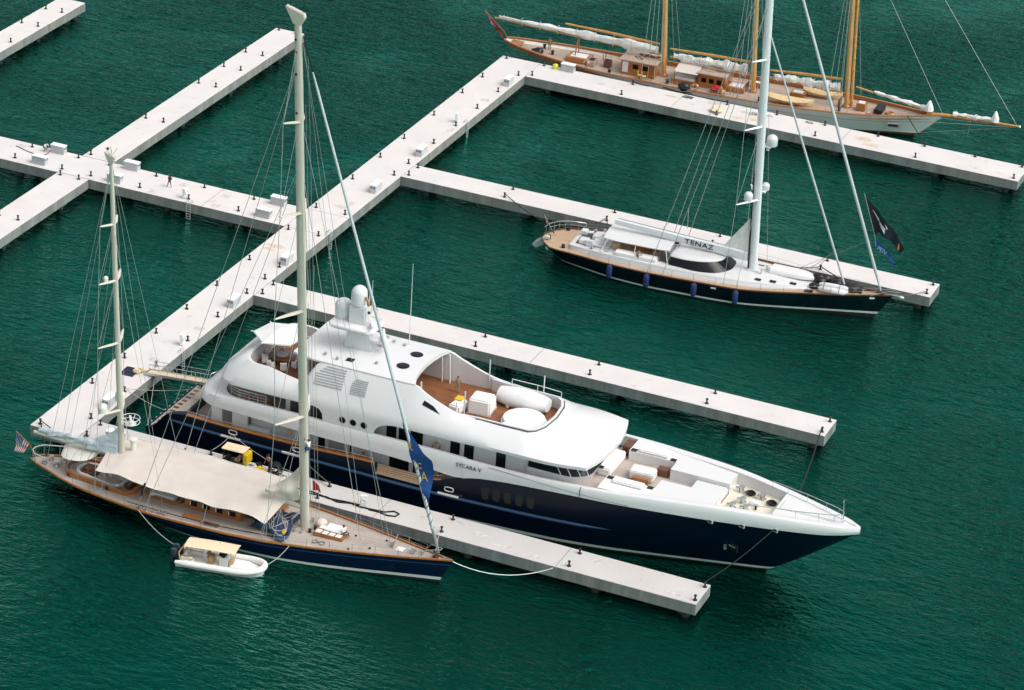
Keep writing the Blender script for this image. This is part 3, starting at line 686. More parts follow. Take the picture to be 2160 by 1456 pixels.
# ---- upper deck house
B().span((14.5, -4.7, 5.99), (43.2, 4.7, 8.5)).build('upper_deck_house', MATS['house_white'], my)
def upwin(sg):
    for a, c in ((25.0, 26.0), (26.25, 27.2), (27.45, 28.7), (31.5, 32.45), (32.9, 33.85), (36.1, 37.05)): win(my, a, c, 6.2, 7.75, 4.72, sg, 'cabin_window')
    # aft sliding doors and the solid side panel with three round ports
    win(my, 15.0, 18.6, 6.1, 8.1, 4.72, sg, 'side_glazing', 'interior')
    b = B(); pf = [(19.0, 6.92), (24.2, 6.92), (24.35, 7.4), (24.7, 7.85), (25.4, 8.2), (26.2, 8.35), (17.9, 8.35), (18.6, 8.15), (18.95, 7.7)]
    b.rings([[(x, sg*6.02, z) for x, z in pf], [(x, sg*5.82, z) for x, z in pf]]); b.build('side_panel', MATS['white_paint'], my)
    for x in (21.05, 22.15, 23.25):
        B().cyl((x, sg*6.0, 7.62), (x, sg*6.035, 7.62), 0.31, n=20).build('porthole', MATS['glass_dark'], my, smooth=40)
        B().tube([(x + 0.33*math.cos(a*PI/10), sg*6.03, 7.62 + 0.33*math.sin(a*PI/10)) for a in range(20)], 0.035, 5, closed=True).build('porthole_rim', MATS['seam'], my)
both(upwin)
B().span((14.42, -4.4, 6.0), (14.48, 4.4, 8.2)).build('aft_doors', MATS['interior'], my)
# wheelhouse: raked dark glass band under the roof brim
def plan(x0, hb, xf, r, n=8):
    pts = [(x0, -hb)]
    for k in range(n + 1): a = PI/2*k/n; pts.append((xf - r + r*math.sin(a), -(hb - r*0.8) - r*0.8*math.cos(a)))
    pts[-1] = (xf, -(hb - r*0.8))
    return pts + [(x, -y) for x, y in reversed(pts)]
a1 = plan(39.2, 4.95, 44.6, 2.4); a2 = plan(39.4, 5.1, 45.1, 2.4); a3 = plan(39.4, 4.8, 44.3, 2.4)
b = B(); b.rings([[(x, y, 5.98) for x, y in a1], [(x, y, 7.25) for x, y in a2]], cap=False); b.build('wheelhouse_base', MATS['white_paint'], my, smooth=50)
b = B(); b.rings([[(x, y, 7.25) for x, y in a2], [(x, y, 8.35) for x, y in a3]], cap=False); b.build('wheelhouse_windows', MATS['glass_dark'], my, smooth=50)
def mull(sg):
    for k in (1, 3, 5, 7):
        p, q = a2[k], a3[k]; B().cyl((p[0], sg*abs(p[1]) + sg*0.02, 7.25), (q[0], sg*abs(q[1]) + sg*0.02, 8.35), 0.05, n=6).build('mullion', MATS['house_white'], my)
both(mull)
# ---- bridge deck shell: the big white body with the sundeck on top
XA = [7.2, 8.2, 9.2, 10.6, 12, 13.2, 14.4, 15.6, 16.4, 17.2, 18, 19, 20.5, 22, 24, 25.5, 27, 28, 29, 30, 31, 32, 33.5]
HT = [(7.2, 4.4), (9.2, 4.75), (12, 4.9), (16.2, 4.85), (17.0, 4.3), (17.8, 4.0), (27, 4.0), (29, 4.2), (31.5, 4.28), (33.5, 4.1)]
ZT = [(7.2, 10.2), (9.2, 10.5), (12, 10.5), (15.0, 10.0), (16.2, 9.85), (16.9, 11.0), (17.8, 12.0), (27.3, 12.0), (28.5, 11.45), (30, 10.85), (31.5, 10.38), (33.5, 10.08)]
hb_low = lambda x: 6.0 if x > 9 else lerp(5.6, 6.0, (x - 7)/2)
def shell_lines():
    low = uline(33.5, 7.25, hb_low, 3.0, 3.4, 34); low2 = uline(33.5, 7.15, lambda x: hb_low(x) + 0.03, 3.0, 3.4, 34); mid = uline(33.5, 7.6, lambda x: hb_low(x) - 0.25, 3.0, 3.3, 34)
    top = uline(33.5, 9.6, lambda x: interp(HT, x), 2.0, 2.6, 34); inn = uline(33.5, 9.9, lambda x: interp(HT, x) - 0.22, 1.9, 2.5, 34)
    return low, low2, mid, top, inn
lo, lo2, mi, tp, inn = shell_lines()
zlow = lambda x: lerp(8.22, 8.4, min(1, max(0, (x - 7)/30)))
kz = [lerp(9.25, 9.15, 0)] 
ring = [[(x, y*0.93, zlow(x) - 0.02) for x, y in lo], [(x, y, zlow(x)) for x, y in lo], [(x, y, zlow(x) + 0.28) for x, y in lo2], [(x, y, 9.22) for x, y in mi],
        [(lerp(p[0], q[0], .5), lerp(p[1], q[1], .44), lerp(9.22, interp(ZT, q[0]), 0.52)) for p, q in zip(mi, tp)],
        [(x, y, interp(ZT, x)) for x, y in tp], [(x, y, interp(ZT, x) - 0.02) for x, y in inn], [(x, y, 8.95) for x, y in inn]]
b = B(); b.rings(ring, closed=False, cap=False); b.build('bridge_deck_shell', MATS['white_paint'], my, smooth=38)
b = B(); h_ = len(inn)//2; b.strip([(x, y, 9.0) for x, y in inn[:h_]], [(x, y, 9.0) for x, y in list(reversed(inn))[:h_]]); b.build('sundeck_floor', MATS['teak_warm'], my)
b = B(); b.strip([(x, y*0.95, 8.24) for x, y in lo[:h_]], [(x, y*0.95, 8.24) for x, y in list(reversed(lo))[:h_]]); b.build('upper_deck_ceiling', MATS['house_white'], my)
# forward roof with the sunken sundeck well
def roof():
    b = B(); X = [33.4, 34.4, 35.4, 36.5, 38, 38.7, 39.3, 39.75, 39.95, 40.5, 41.5, 42.6, 43.6, 44.5, 45.2, 45.7, 46.0]
    outhb = lambda x: 6.0 if x < 41 else lerp(6.0, 5.3, ((x - 41)/5)**1.3)
    for sg in (-1, 1):
        L_ = [[] for _ in range(7)]
        for x in X:
            w = outhb(x); tip = max(0, (x - 43.0)/3.0)
            zc = 10.05 if x <= 39.9 else lerp(10.05, 8.75, ((x - 39.9)/6.1)**1.25)
            yi = interp([(33.4, 4.1), (35.4, 3.84), (38.0, 3.8), (38.7, 3.7), (39.3, 3.2), (39.75, 2.1), (39.95, 0.0)], x); bw = min(1.0, max(0.0, (37 - x)/3.5))
            xe = lambda y: x - 0.9*tip*(abs(y)/5.3)**2.2
            zl = 8.4
            for L2, f in zip(L_, (0, 0.2, 0.45, 0.7, 0.88, 1.0)):
                y = lerp(yi, w, f); g = (y/w); z = lerp(zc, zl + 0.32, g**2.0) if x > 39.9 else lerp(zc, zl + 0.32, ((y - yi)/(w - yi))**1.35)
                if bw: z = lerp(z, interp([(4.1, 10.08), (5.02, 9.67), (5.75, 9.22), (6.0, 8.7)], y), bw)
                L2.append((xe(y), sg*y, z))
            L_[6].append((xe(w), sg*(w - 0.03), zl))
        for k in range(6): b.strip(L_[k], L_[k+1])
        und = [(p[0] - 0.35, p[1]*0.9, 8.38) for p in L_[6]]; b.strip(L_[6], und)
    # front brim
    fr = [(46.0 - 0.9*(abs(y)/5.3)**2.2, y) for y in [5.3*(k/14) for k in range(-14, 15)]]
    b.strip([(x, y, lerp(8.75, 8.72, (abs(y)/5.3)**2)) for x, y in fr], [(x - 0.02, y, 8.42) for x, y in fr]); b.strip([(x - 0.02, y, 8.42) for x, y in fr], [(x - 0.9, y*0.9, 8.38) for x, y in fr])
    return b
roof().build('bridge_roof', MATS['white_paint'], my, smooth=40)
# well coaming with a black gasket line, floor and rails
cw = [(31.6, -4.1), (33.5, -3.9), (36.5, -3.88), (38.7, -3.8), (39.3, -3.3), (39.75, -2.2), (39.95, 0), (39.75, 2.2), (39.3, 3.3), (38.7, 3.8), (36.5, 3.88), (33.5, 3.9), (31.6, 4.1)]
b = B(); b.rings([[(x, y, 8.9), (x, y, 10.2), (lerp(x, 35, 0.05), y*0.95, 10.2), (lerp(x, 35, 0.06), y*0.94, 9.0)] for x, y in cw]); b.build('well_coaming', MATS['white_paint'], my, smooth=40)
B().tube([(x*1.0 + (0.05 if x > 36 else 0), y*1.012, 10.07) for x, y in cw[1:-1]], 0.05, 5).build('gasket', MATS['black'], my)
B().add([(27.0, -3.8, 9.02), (39.9, -3.7, 9.02), (39.9, 3.7, 9.02), (27.0, 3.8, 9.02)], [(0, 1, 2, 3)]).build('well_floor', MATS['teak_warm'], my)
def wrail(sg):
    B().tube([(33.8, sg*3.86, 10.75), (36.5, sg*3.84, 10.78), (38.9, sg*3.6, 10.8)], 0.04, 6).build('well_rail', MATS['white_paint'], my)
    for x in (33.8, 36.4, 38.9): B().cyl((x, sg*(3.85 if x < 38 else 3.6), 10.1), (x, sg*(3.85 if x < 38 else 3.6), 10.78), 0.035, n=6).build('rail_post', MATS['white_paint'], my)
wrail(1)
for x, y, h in ((31.4, 4.0, 1.9), (37.0, 3.9, 1.7), (31.6, -4.0, 1.1), (31.7, -2.4, 1.5)): B().cyl((x, y, 9.9 if abs(y) > 3 else 9.0), (x, y, 10.2 + h), 0.06, n=8).build('light_post', MATS['white_paint'], my, smooth=60)
# hardtop
def hardtop():
    b = B(); ol = []
    for x in [14.6, 15.2, 17, 19, 21, 23, 25, 26.2]: ol.append((x, 4.05 if x > 16 else 3.6 + (x - 14.6)*0.3))
    fr = [(27.4, 4.0), (27.0, 3.0), (26.75, 1.5), (26.65, 0)]
    half = ol + fr; full = half + [(x, -y) for x, y in reversed(half[:-1])]
    cz = lambda x, y: 12.04 + 0.28*(1 - (y/4.1)**2)
    m = len(full)
    b.rings([[(x, y, 11.86) for x, y in full], [(x*1.0, y*1.008, 11.95) for x, y in full], [(x, y, cz(x, y)) for x, y in full], [(lerp(x, 20.5, .35), y*0.62, cz(x, y*0.62)) for x, y in full], [(lerp(x, 20.5, .8), y*0.2, cz(x, y*0.2)) for x, y in full]])
    return b
hardtop().build('hardtop', MATS['white_paint'], my, smooth=40)
for x, y in ((25.1, 1.15), (24.95, -1.55)):
    B().lathe((x, y, 12.29), [(0.62, 0), (0.62, 0.03), (0.5, 0.05), (0.02, 0.06)], 24, sy=0.95).build('skylight', MATS['glass_dark'], my, smooth=40)
B().box((20.1, -2.75, 12.2), (0.75, 0.62, 0.06)).build('roof_hatch', MATS['glass_dark'], my)
for x, y in ((22.6, -2.3), (23.3, 2.4), (21.2, 3.1), (17.6, -2.9), (22.1, 2.6), (19.0, -3.2)):
    B().lathe((x, y, 12.18), [(0.1, 0), (0.1, 0.12), (0.17, 0.16), (0.15, 0.26), (0.02, 0.3)], 10).build('deck_light', MATS['grey_plastic'], my, smooth=50)
# engine louvres on the shell
def shell_pt(x, f):
    y1 = hb_low(x) - 0.25; z1 = 9.22; y2 = interp(HT, x); z2 = interp(ZT, x); ym = lerp(y1, y2, .44); zm = lerp(z1, z2, .52)
    return (lerp(y1, ym, f*2), lerp(z1, zm, f*2)) if f < .5 else (lerp(ym, y2, f*2 - 1), lerp(zm, z2, f*2 - 1))
def louv(sg):
    for x0, x1, f0, f1, n in ((17.6, 20.5, 0.36, 0.9, 8), (21.35, 22.9, 0.33, 0.74, 8)):
        b = B()
        for k in range(n):
            f = lerp(f0, f1, k/(n - 1)); a = x0 + (0.28*max(0, k - n + 4) if x0 < 20 else 0.12*max(0, k - n + 3)); L_ = []
            for x in (a, (a + x1)/2, x1): y, z = shell_pt(x, f); L_.append((x, sg*(y + 0.03), z + 0.02))
            b.tube(L_, 0.05, 5)
        b.build('engine_louvre', MATS['grey_plastic'], my)
    b = B(); pf = [(28.5, 0.62), (28.6, 0.80), (29.6, 0.78), (30.4, 0.60)]
    P_ = []
    for x, f in pf: y, z = shell_pt(x, f); P_.append((x, sg*(y + 0.03), z))
    b.add(P_, [(0, 1, 2, 3)]); b.build('shell_window', MATS['glass_dark'], my)
both(louv)
def under(sg):
    # inner side walls and windows of the covered part of the sundeck
    for x in (27.3, 28.1): B().cyl((x - 0.4, sg*3.3, 9.0), (x - 0.5, sg*3.2, 12.0), 0.09, n=8).build('hardtop_post', MATS['white_paint'], my, smooth=60)
both(under)
B().span((17.8, -3.7, 9.01), (24.6, 3.7, 11.86)).build('sundeck_house', MATS['interior'], my)
# ---- mast
b = B(); b.rings([[(18.3, -0.75, 12.2), (21.4, -0.6, 12.2), (21.4, 0.6, 12.2), (18.3, 0.75, 12.2)], [(18.7, -0.62, 14.2), (20.6, -0.5, 14.2), (20.6, 0.5, 14.2), (18.7, 0.62, 14.2)], [(18.75, -0.72, 16.7), (20.35, -0.6, 16.7), (20.35, 0.6, 16.7), (18.75, 0.72, 16.7)]])
b.build('mast', MATS['white_paint'], my, bevel=0.12, smooth=40)
b = B(); pl = [(17.0, -1.2), (17.4, -1.75), (21.2, -1.75), (21.7, -1.2), (21.7, 1.2), (21.2, 1.75), (17.4, 1.75), (17.0, 1.2)]
b.rings([[(lerp(x, 19.3, .16), y*.84, 14.35) for x, y in pl], [(x, y, 14.6) for x, y in pl], [(x, y, 14.8) for x, y in pl], [(lerp(x, 19.3, .05), y*.95, 14.86) for x, y in pl]]); b.build('mast_platform', MATS['white_paint'], my, bevel=0.04, smooth=40)
b = B(); b.rings([[(20.4, y, 13.2), (22.6, y, 13.3), (22.6, y, 13.5), (20.4, y, 13.55)] for y in (-.55, .55)]); b.build('radar_shelf', MATS['white_paint'], my, bevel=.05)
B().dome((19.5, 0, 16.7), 0.78, 0.8, 20, base=1.1).build('satellite_dome', MATS['white_paint'], my, smooth=60)
B().dome((17.75, 0.35, 14.86), 0.82, 0.72, 20, base=1.15).build('satellite_dome', MATS['white_paint'], my, smooth=60)
B().tube([(20.2, -0.25, 17.6), (20.45, -0.35, 17.55), (20.6, -0.42, 17.3), (20.65, -0.42, 16.9)], 0.13, 8).build('brass_horn', MATS['varnish'], my, smooth=60)
for x, y, z, L_ in ((21.2, -0.7, 14.86, 1.9), (22.2, 0, 13.5, 2.9)):
    B().lathe((x, y, z), [(0.28, 0), (0.28, 0.3), (0.15, 0.42), (0.02, 0.45)], 12).build('radar_pedestal', MATS['white_paint'], my, smooth=50)
    B().box((x, y, z + 0.52), (0.28, L_, 0.18), rz=0.5).build('radar_scanner', MATS['white_paint'], my, bevel=0.05)
B().lathe((21.6, 1.2, 12.25), [(0.35, 0), (0.35, 0.3), (0.45, 0.5), (0.4, 0.9), (0.1, 1.1)], 12).build('searchlight', MATS['white_paint'], my, smooth=50)
for x, y, z0, z1 in ((23.5, 2.9, 12.1, 20.6), (20.75, 0.1, 14.8, 19.4), (20.3, 0.5, 16.6, 18.3)): B().cyl((x, y, z0), (x, y, z1), 0.05, 0.02, 6).build('whip_aerial', MATS['white_paint'], my)
B().ball((20.7, -0.35, 16.2), 0.16, 8, 6).build('anchor_light', MATS['black'], my)
# ---- aft rails of the upper deck, stanchions
rl = uline(13.0, 8.1, lambda x: hdx(x) - 0.3, 2.5, 2.9, 8)
for z, r in ((7.85, 0.05), (7.55, 0.025), (7.25, 0.025)): B().tube([(x, y, z) for x, y in rl], r, 6).build('aft_rail', MATS['steel'], my, smooth=60)
for k in range(0, len(rl), 3): x, y = rl[k]; B().cyl((x, y, 6.7), (x, y, 7.85), 0.035, n=6).build('rail_stanchion', MATS['steel'], my)
# ---- foredeck
plate(43.5, 56.8, 6.05, 0.6).build('foredeck', MATS['teak_grey'], my)
def fore(sg):
    b = plate(46.3, 51.0, 7.05, 0.55, y_in=2.75, sgn=sg); b.strip([(46.3, sg*2.75, 6.05), (51.0, sg*2.75, 6.05)], [(46.3, sg*2.75, 7.05), (51.0, sg*2.75, 7.05)]); b.strip([(46.3, sg*2.75, 6.05), (46.3, sg*5.2, 6.05)], [(46.3, sg*2.75, 7.05), (46.3, sg*5.2, 7.05)])
    b.build('side_bench', MATS['cushion'], my)
    for x, y in ((46.7, 3.0), (50.6, 3.0)): B().box((x, sg*y, 7.08), (0.55, 0.5, 0.06)).build('bench_vent', MATS['black'], my)
    b = B().box((48.6, sg*3.35, 7.2), (3.0, 1.0, 0.3)); b.build('bench_cushion', MATS['cushion'], my, bevel=0.1)
    # raised white trunk forward, leaving a walkway down the middle
    b = plate(51.0, 56.8, 7.12, 0.55, y_in=1.15, sgn=sg); b.strip([(51.0, sg*1.15, 6.05), (56.8, sg*1.15, 6.05)], [(51.0, sg*1.15, 7.12), (56.8, sg*1.15, 7.12)])
    b.strip([(51.0, sg*1.15, 6.05), (51.0, sg*4.6, 6.05)], [(51.0, sg*1.15, 7.12), (51.0, sg*4.6, 7.12)]); b.strip([(56.8, sg*1.15, 6.05), (56.8, sg*3.6, 6.05)], [(56.8, sg*1.15, 7.12), (56.8, sg*3.6, 7.12)])
    b.build('foredeck_trunk', MATS['white_paint'], my)
both(fore)
B().span((53.6, -1.13, 6.06), (56.7, 1.13, 6.75)).build('companion_hood', MATS['white_paint'], my, bevel=0.1)
b = B().box((45.35, 0.8, 6.45), (1.3, 4.2, 0.8)); b.box((44.85, 0.8, 7.0), (0.5, 4.2, 0.7)); b.build('forward_sofa', MATS['cushion'], my, bevel=0.12)
for y in (-1.5, 3.1): B().box((45.1, y, 7.05), (0.7, 0.45, 0.06)).build('sofa_vent', MATS['black'], my)
plate(56.8, 62.0, 6.15, 0.5).build('mooring_deck', MATS['cream_deck'], my)
plate(61.9, 69.35, lambda x: interp(BT, x) - 0.12, 0.35, 0.7).build('bow_deck', MATS['white_paint'], my, smooth=40)
b = B(); yy = 2.4
b.strip([(61.95, -yy, 6.1), (61.95, yy, 6.1)], [(61.95, -yy, 7.1), (61.95, yy, 7.1)]); b.build('bow_breakwater', MATS['white_paint'], my)
b = B(); b.rings([[(62.2, -0.9, 7.05), (62.2, 0.9, 7.05), (62.3, 0.8, 7.2), (62.3, -0.8, 7.2)], [(67.4, -0.25, 6.85), (67.4, 0.25, 6.85), (67.3, 0.2, 7.0), (67.3, -0.2, 7.0)]]); b.build('bow_locker', MATS['white_paint'], my)
pr = [(60.4, -2.55), (62, -2.2), (64, -1.75), (66, -1.15), (67.3, -0.7), (67.9, -0.3), (68.0, 0)]; pr = pr + [(x, -y) for x, y in reversed(pr[:-1])]
B().tube([(x, y, 7.75) for x, y in pr], 0.035, 6).build('bow_rail', MATS['steel'], my, smooth=60)
for k in range(0, len(pr)): B().cyl((pr[k][0], pr[k][1], 7.0), (pr[k][0], pr[k][1], 7.75), 0.025, n=5).build('bow_stanchion', MATS['steel'], my)
B().cyl((68.0, 0, 6.85), (67.85, 0, 9.1), 0.06, 0.035, 8).box((67.85, 0, 9.0), (0.05, 0.6, 0.05)).build('jackstaff', MATS['steel'], my)
# windlasses, bollards and chain on the mooring deck
def winch(x, y, k):
    b = B(); b.lathe((x, y, 6.15), [(0.34, 0), (0.34, 0.1), (0.2, 0.16), (0.17, 0.45), (0.28, 0.52), (0.28, 0.6), (0.02, 0.62)], 12); b.box((x - 0.4, y, 6.35), (0.4, 0.35, 0.4)); b.build('windlass', MATS['steel' if k else 'iron'], my, smooth=40)
for x, y, k in ((58.0, -1.3, 1), (59.2, -1.2, 1), (58.5, 0.1, 1), (57.7, 2.0, 1), (59.9, 1.6, 1)): winch(x, y, k)
for x, y in ((58.6, 1.9), (60.9, 1.1)):
    b = B(); 
    for k in range(4): b.tube([(x + (0.28 + .06*k)*math.cos(a*PI/6) + 0.1*math.sin(a + k), y + (0.24 + .05*k)*math.sin(a*PI/6), 6.2 + 0.07*k) for a in range(12)], 0.06, 5, closed=True)
    b.build('coiled_hawser', MATS['rope_black'], my)
B().box((59.6, 0.4, 6.3), (0.9, 0.9, 0.3)).build('deck_hatch', MATS['white_paint'], my, bevel=0.05)
B().cyl((59.9, -0.5, 6.16), (59.9, -0.5, 6.5), 0.12, n=8).build('capstan', MATS['iron'], my)

# ------------------------------------------------------------------ loose things aboard the motor yacht
def parasol(name, label, p, r, h, sides, m, fr):
    t = fr.place(name, label, 'parasol', p)
    b = B(); rim = [(r*math.cos(2*PI*k/sides + 0.3), r*math.sin(2*PI*k/sides + 0.3), h) for k in range(sides)]
    o = len(b.v); b.v += rim + [(0, 0, h + 0.62)]; 
    for k in range(sides): b.f.append([o + k, o + (k+1) % sides, o + sides]); b.mi.append(0)
    b.v += [(x*1.01, y*1.01, z - 0.12) for x, y, z in rim]
    for k in range(sides): b.f.append([o + k, o + sides + 1 + k, o + sides + 1 + (k+1) % sides, o + (k+1) % sides]); b.mi.append(0)
    b.build('canopy', m, t)
    B().cyl((0, 0, 0), (0, 0, h + 0.6), 0.035, n=8).build('pole', MATS['alu'], t)
    for k in range(sides): B().cyl((rim[k][0]*0.97, rim[k][1]*0.97, h - 0.02), (rim[k][0]*1.1, rim[k][1]*1.1, h - 0.02), 0.05, n=6).build('rib_end', MATS['white_soft'], t)
    return t
parasol('parasol', 'white hexagonal parasol over the round table on the motor yacht upper aft deck', (11.55, -0.35, 9.0), 2.55, 2.75, 6, MATS['white_soft'], MY)
t = MY.place('round_table', 'round dark wooden table under the white parasol on the motor yacht', 'table', (12.0, -0.6, 9.0))
B().lathe((0, 0, 0.66), [(1.25, 0), (1.3, 0.04), (1.25, 0.08), (0.02, 0.085)], 24).build('table_top', MATS['varnish_dark'], t, smooth=40)
B().lathe((0, 0, 0.75), [(0.55, 0), (0.55, 0.02), (0.02, 0.02)], 20).build('centre_tray', MATS['grey_plastic'], t)
B().lathe((0, 0, 0), [(0.5, 0), (0.45, 0.06), (0.12, 0.1), (0.12, 0.66)], 14).build('pedestal', MATS['varnish_dark'], t)
for k, a in enumerate((-150, -105, -60, -15, 30, 120, 165)):
    x = 12.0 + 1.65*math.cos(rad(a)); y = -0.6 + 1.65*math.sin(rad(a))
    t = MY.place('deck_armchair', 'white covered armchair at the round table under the motor yacht parasol', 'armchair', (x, y, 9.0), a + 90, 'white covered armchairs round the upper aft table')
    B().box((0, 0, 0.22), (0.62, 0.62, 0.44)).build('seat', MATS['cushion'], t, bevel=0.05)
    B().box((0, 0.0 - 0.27, 0.62), (0.62, 0.12, 0.42)).build('backrest', MATS['cushion'], t, bevel=0.05)
    for s in (-1, 1): B().box((s*0.26, 0.02, 0.52), (0.1, 0.5, 0.2)).build('armrest', MATS['cushion'], t, bevel=0.03)
def covered(name, label, p, d, rz=0, cat='covered equipment', bev=0.14, m='cushion'):
    t = MY.place(name, label, cat, p, rz)
    B().box((0, 0, d[2]/2), d, taper=0.93).build('cover', MATS[m], t, bevel=bev, smooth=40)
    B().tube([(-d[0]*.5, -d[1]*.5, 0.06), (d[0]*.5, -d[1]*.5, 0.06), (d[0]*.5, d[1]*.5, 0.06), (-d[0]*.5, d[1]*.5, 0.06)], 0.03, 5, closed=True).build('hem_cord', MATS['white_soft'], t)
    return t
covered('covered_console', 'big white box under a tailored cover in the motor yacht sundeck well', (32.6, -0.3, 9.02), (2.2, 2.1, 1.5), 4)
covered('jet_ski', 'small white covered jet ski with a yellow top beside the big white box', (30.6, -1.2, 9.02), (1.2, 2.0, 0.8), -8, 'jet ski')
o = B().box((0, 0, 0), (0.75, 0.9, 0.06)).build('yellow_mat', mat('yellow', (0.62, 0.42, 0.03), 0.6)); o.location = MY(30.45, -0.6, 9.9); tag(o, 'yellow mat lying on the small white covered jet ski', 'mat')
def roundcover(label, a, c, r, cat='tender'):
    t = MY.place('covered_tender', label, cat, a); v = Vector(c) - Vector(a); n = 9; rs = []
    for k in range(n + 1):
        f = k/n; rr = r*(0.55 + 0.45*math.sin(PI*min(1, max(0.0, f*0.9 + 0.08)))**0.6); p = v*f
        rs.append([(p.x, p.y + rr*math.cos(q*PI/8), 0.75 + rr*0.75*math.sin(q*PI/8)) for q in range(16)])
    B().rings(rs).build('cover', MATS['white_soft'], t, smooth=60)
    for f in (0.25, 0.7): p = v*f; B().box((p.x, p.y, 0.2), (0.3, r*1.6, 0.4)).build('chock', MATS['white_soft'], t)
roundcover('white shrouded tender lying along the far side of the motor yacht sundeck well', (33.2, 2.4, 9.02), (38.2, 2.3, 9.02), 1.25)
t = MY.place('spa_pool', 'round white spa pool cover at the front of the motor yacht sundeck well', 'spa pool', (37.1, -0.9, 9.02))
B().lathe((0, 0, 0), [(1.95, 0), (2.0, 0.5), (1.95, 0.7), (1.5, 0.8), (0.02, 0.86)], 28).build('pool_cover', MATS['cushion'], t, smooth=40)
B().lathe((0, 0, 0), [(2.15, 0), (2.15, 0.35), (2.0, 0.36)], 28).build('pool_surround', MATS['white_paint'], t)
covered('sun_lounger', 'white padded sun bed on the near side of the motor yacht sundeck well', (37.0, -3.1, 9.02), (2.6, 0.9, 0.9), 0, 'sun bed')
o = B().lathe((0, 0, 0), [(0.25, 0), (0.27, 0.25), (0.2, 0.45), (0.02, 0.5)], 12).build('red_bucket', MATS['red'], None, smooth=40); o.location = MY(30.3, -3.1, 9.02); tag(o, 'small red bucket on the sundeck floor by the near coaming', 'bucket')
t = MY.place('foredeck_table', 'white covered table with brown benches on the motor yacht foredeck', 'table', (48.75, 0.1, 6.06), 3)
B().box((0, 0, 0.5), (2.3, 1.5, 0.85)).build('table_cover', MATS['white_soft'], t, bevel=0.1, smooth=40)
for s in (-1, 1): B().box((0.1, s*1.05, 0.3), (1.6, 0.42, 0.55)).build('bench', MATS['varnish'], t, bevel=0.03)
o = B().box((0, 0, 0.35), (1.1, 0.9, 0.7)).build('wooden_locker', MATS['varnish_dark'], None, bevel=0.04); o.location = MY(50.2, 1.6, 6.06); tag(o, 'dark wooden locker beside the covered foredeck table', 'locker')
o = B().box((0, 0, 0.5), (0.9, 1.5, 1.0)).build('wooden_steps', MATS['varnish_dark'], None, bevel=0.04); o.location = MY(45.9, 4.0, 6.06); tag(o, 'dark brown wooden steps on the far side before the motor yacht wheelhouse', 'steps')
def life_ring(p, r, label, fr, rot=0):
    t = fr.place('life_ring', label, 'life ring', p, rot, 'life rings on the motor yacht side')
    n = 20
    B().tube([(r*math.cos(2*PI*k/n), 0, r*math.sin(2*PI*k/n)) for k in range(n)], r*0.26, 8, closed=True).build('ring', MATS['orange_ring'], t, smooth=60)
    for a in range(4): q = rad(45 + 90*a); B().box((r*math.cos(q), 0, r*math.sin(q)), (r*0.36, r*0.56, r*0.6), ry=-q).build('band', MATS['white_soft'], t)
mat('orange_ring', (0.42, 0.17, 0.06), 0.6)
life_ring((22.75, -4.62, 3.6), 0.36, 'life ring on the main deck wall left of the wooden boarding step', MY)
life_ring((30.2, -4.62, 3.85), 0.36, 'life ring on the main deck wall just right of the big blue flag', MY)
life_ring((30.15, -4.9, 6.75), 0.36, 'life ring on the upper deck wall between the dark windows', MY)
# folded teak chairs on the upper aft deck
for k, (x, y) in enumerate(((10.6, -4.4), (11.6, -4.3), (12.6, -4.3), (11.2, -1.5), (12.4, -1.4))):
    t = MY.place('teak_chair', 'brown wooden chair in the shade of the motor yacht upper aft deck', 'chair', (x, y, 5.99), 40*k, 'wooden chairs in the shaded aft deck')
    B().box((0, 0, 0.44), (0.5, 0.5, 0.06)).build('seat', MATS['varnish'], t); B().box((0, -0.24, 0.72), (0.5, 0.05, 0.5)).build('backrest', MATS['varnish'], t)
    for i in (-1, 1):
        for j in (-1, 1): B().box((0.22*i, 0.22*j, 0.21), (0.05, 0.05, 0.42)).build('leg', MATS['varnish'], t)
# ------------------------------------------------------------------ navy ketch in the foreground
mat('ketch_blue', (0.0025, 0.006, 0.03), 0.22, coat=0.3, var=0.08, vscale=0.5); mat('cream_paint', (0.56, 0.525, 0.45), 0.3, coat=0.3, var=0.03)
mat('canvas', (0.60, 0.54, 0.485), 0.85, var=0.05, vscale=0.6, bump=0.2, bscale=1.4); mat('canvas_white', (0.68, 0.665, 0.60), 0.8, var=0.04, vscale=0.9)
mat('sail_blue_grey', (0.36, 0.43, 0.50), 0.7, var=0.35, vscale=1.6, stretch=(0.5, 2, 2), col2=(0.72, 0.75, 0.78)); mat('sail_white', (0.72, 0.71, 0.69), 0.8, var=0.12, vscale=1.8, bump=0.4, bscale=2.5)
mat('tarp_blue', (0.004, 0.02, 0.065), 0.7, var=0.5, vscale=1.5, bump=0.5, bscale=3); mat('flag_blue', (0.008, 0.06, 0.24), 0.7, var=0.15); mat('flag_navy', (0.005, 0.007, 0.018), 0.7)
mat('gold', (0.65, 0.45, 0.05), 0.6); mat('flag_red', (0.42, 0.012, 0.02), 0.7); mat('white_cloth', (0.75, 0.75, 0.75), 0.8); mat('shirt_blue', (0.03, 0.12, 0.35), 0.8)
mat('stay_grey', (0.46, 0.50, 0.52), 0.6, var=0.06)
KF = Frame(3, -4.65, 0)
kt = KF.root('sailing_ketch', 'navy ketch with two cream masts, tan awning and varnished rails in the foreground', 'sailing yacht')
KL = 43.3
KHD = [(0, 0.35), (1.0, 0.95), (2.4, 1.5), (4.8, 2.5), (7.35, 3.25), (9.6, 3.65), (13.5, 4.2), (16.5, 4.42), (21.8, 4.4), (26.5, 4.0), (29, 3.6), (31, 3.2), (34.3, 2.45), (37, 1.78), (40.7, 0.78), (42.4, 0.28), (43.3, 0.04)]
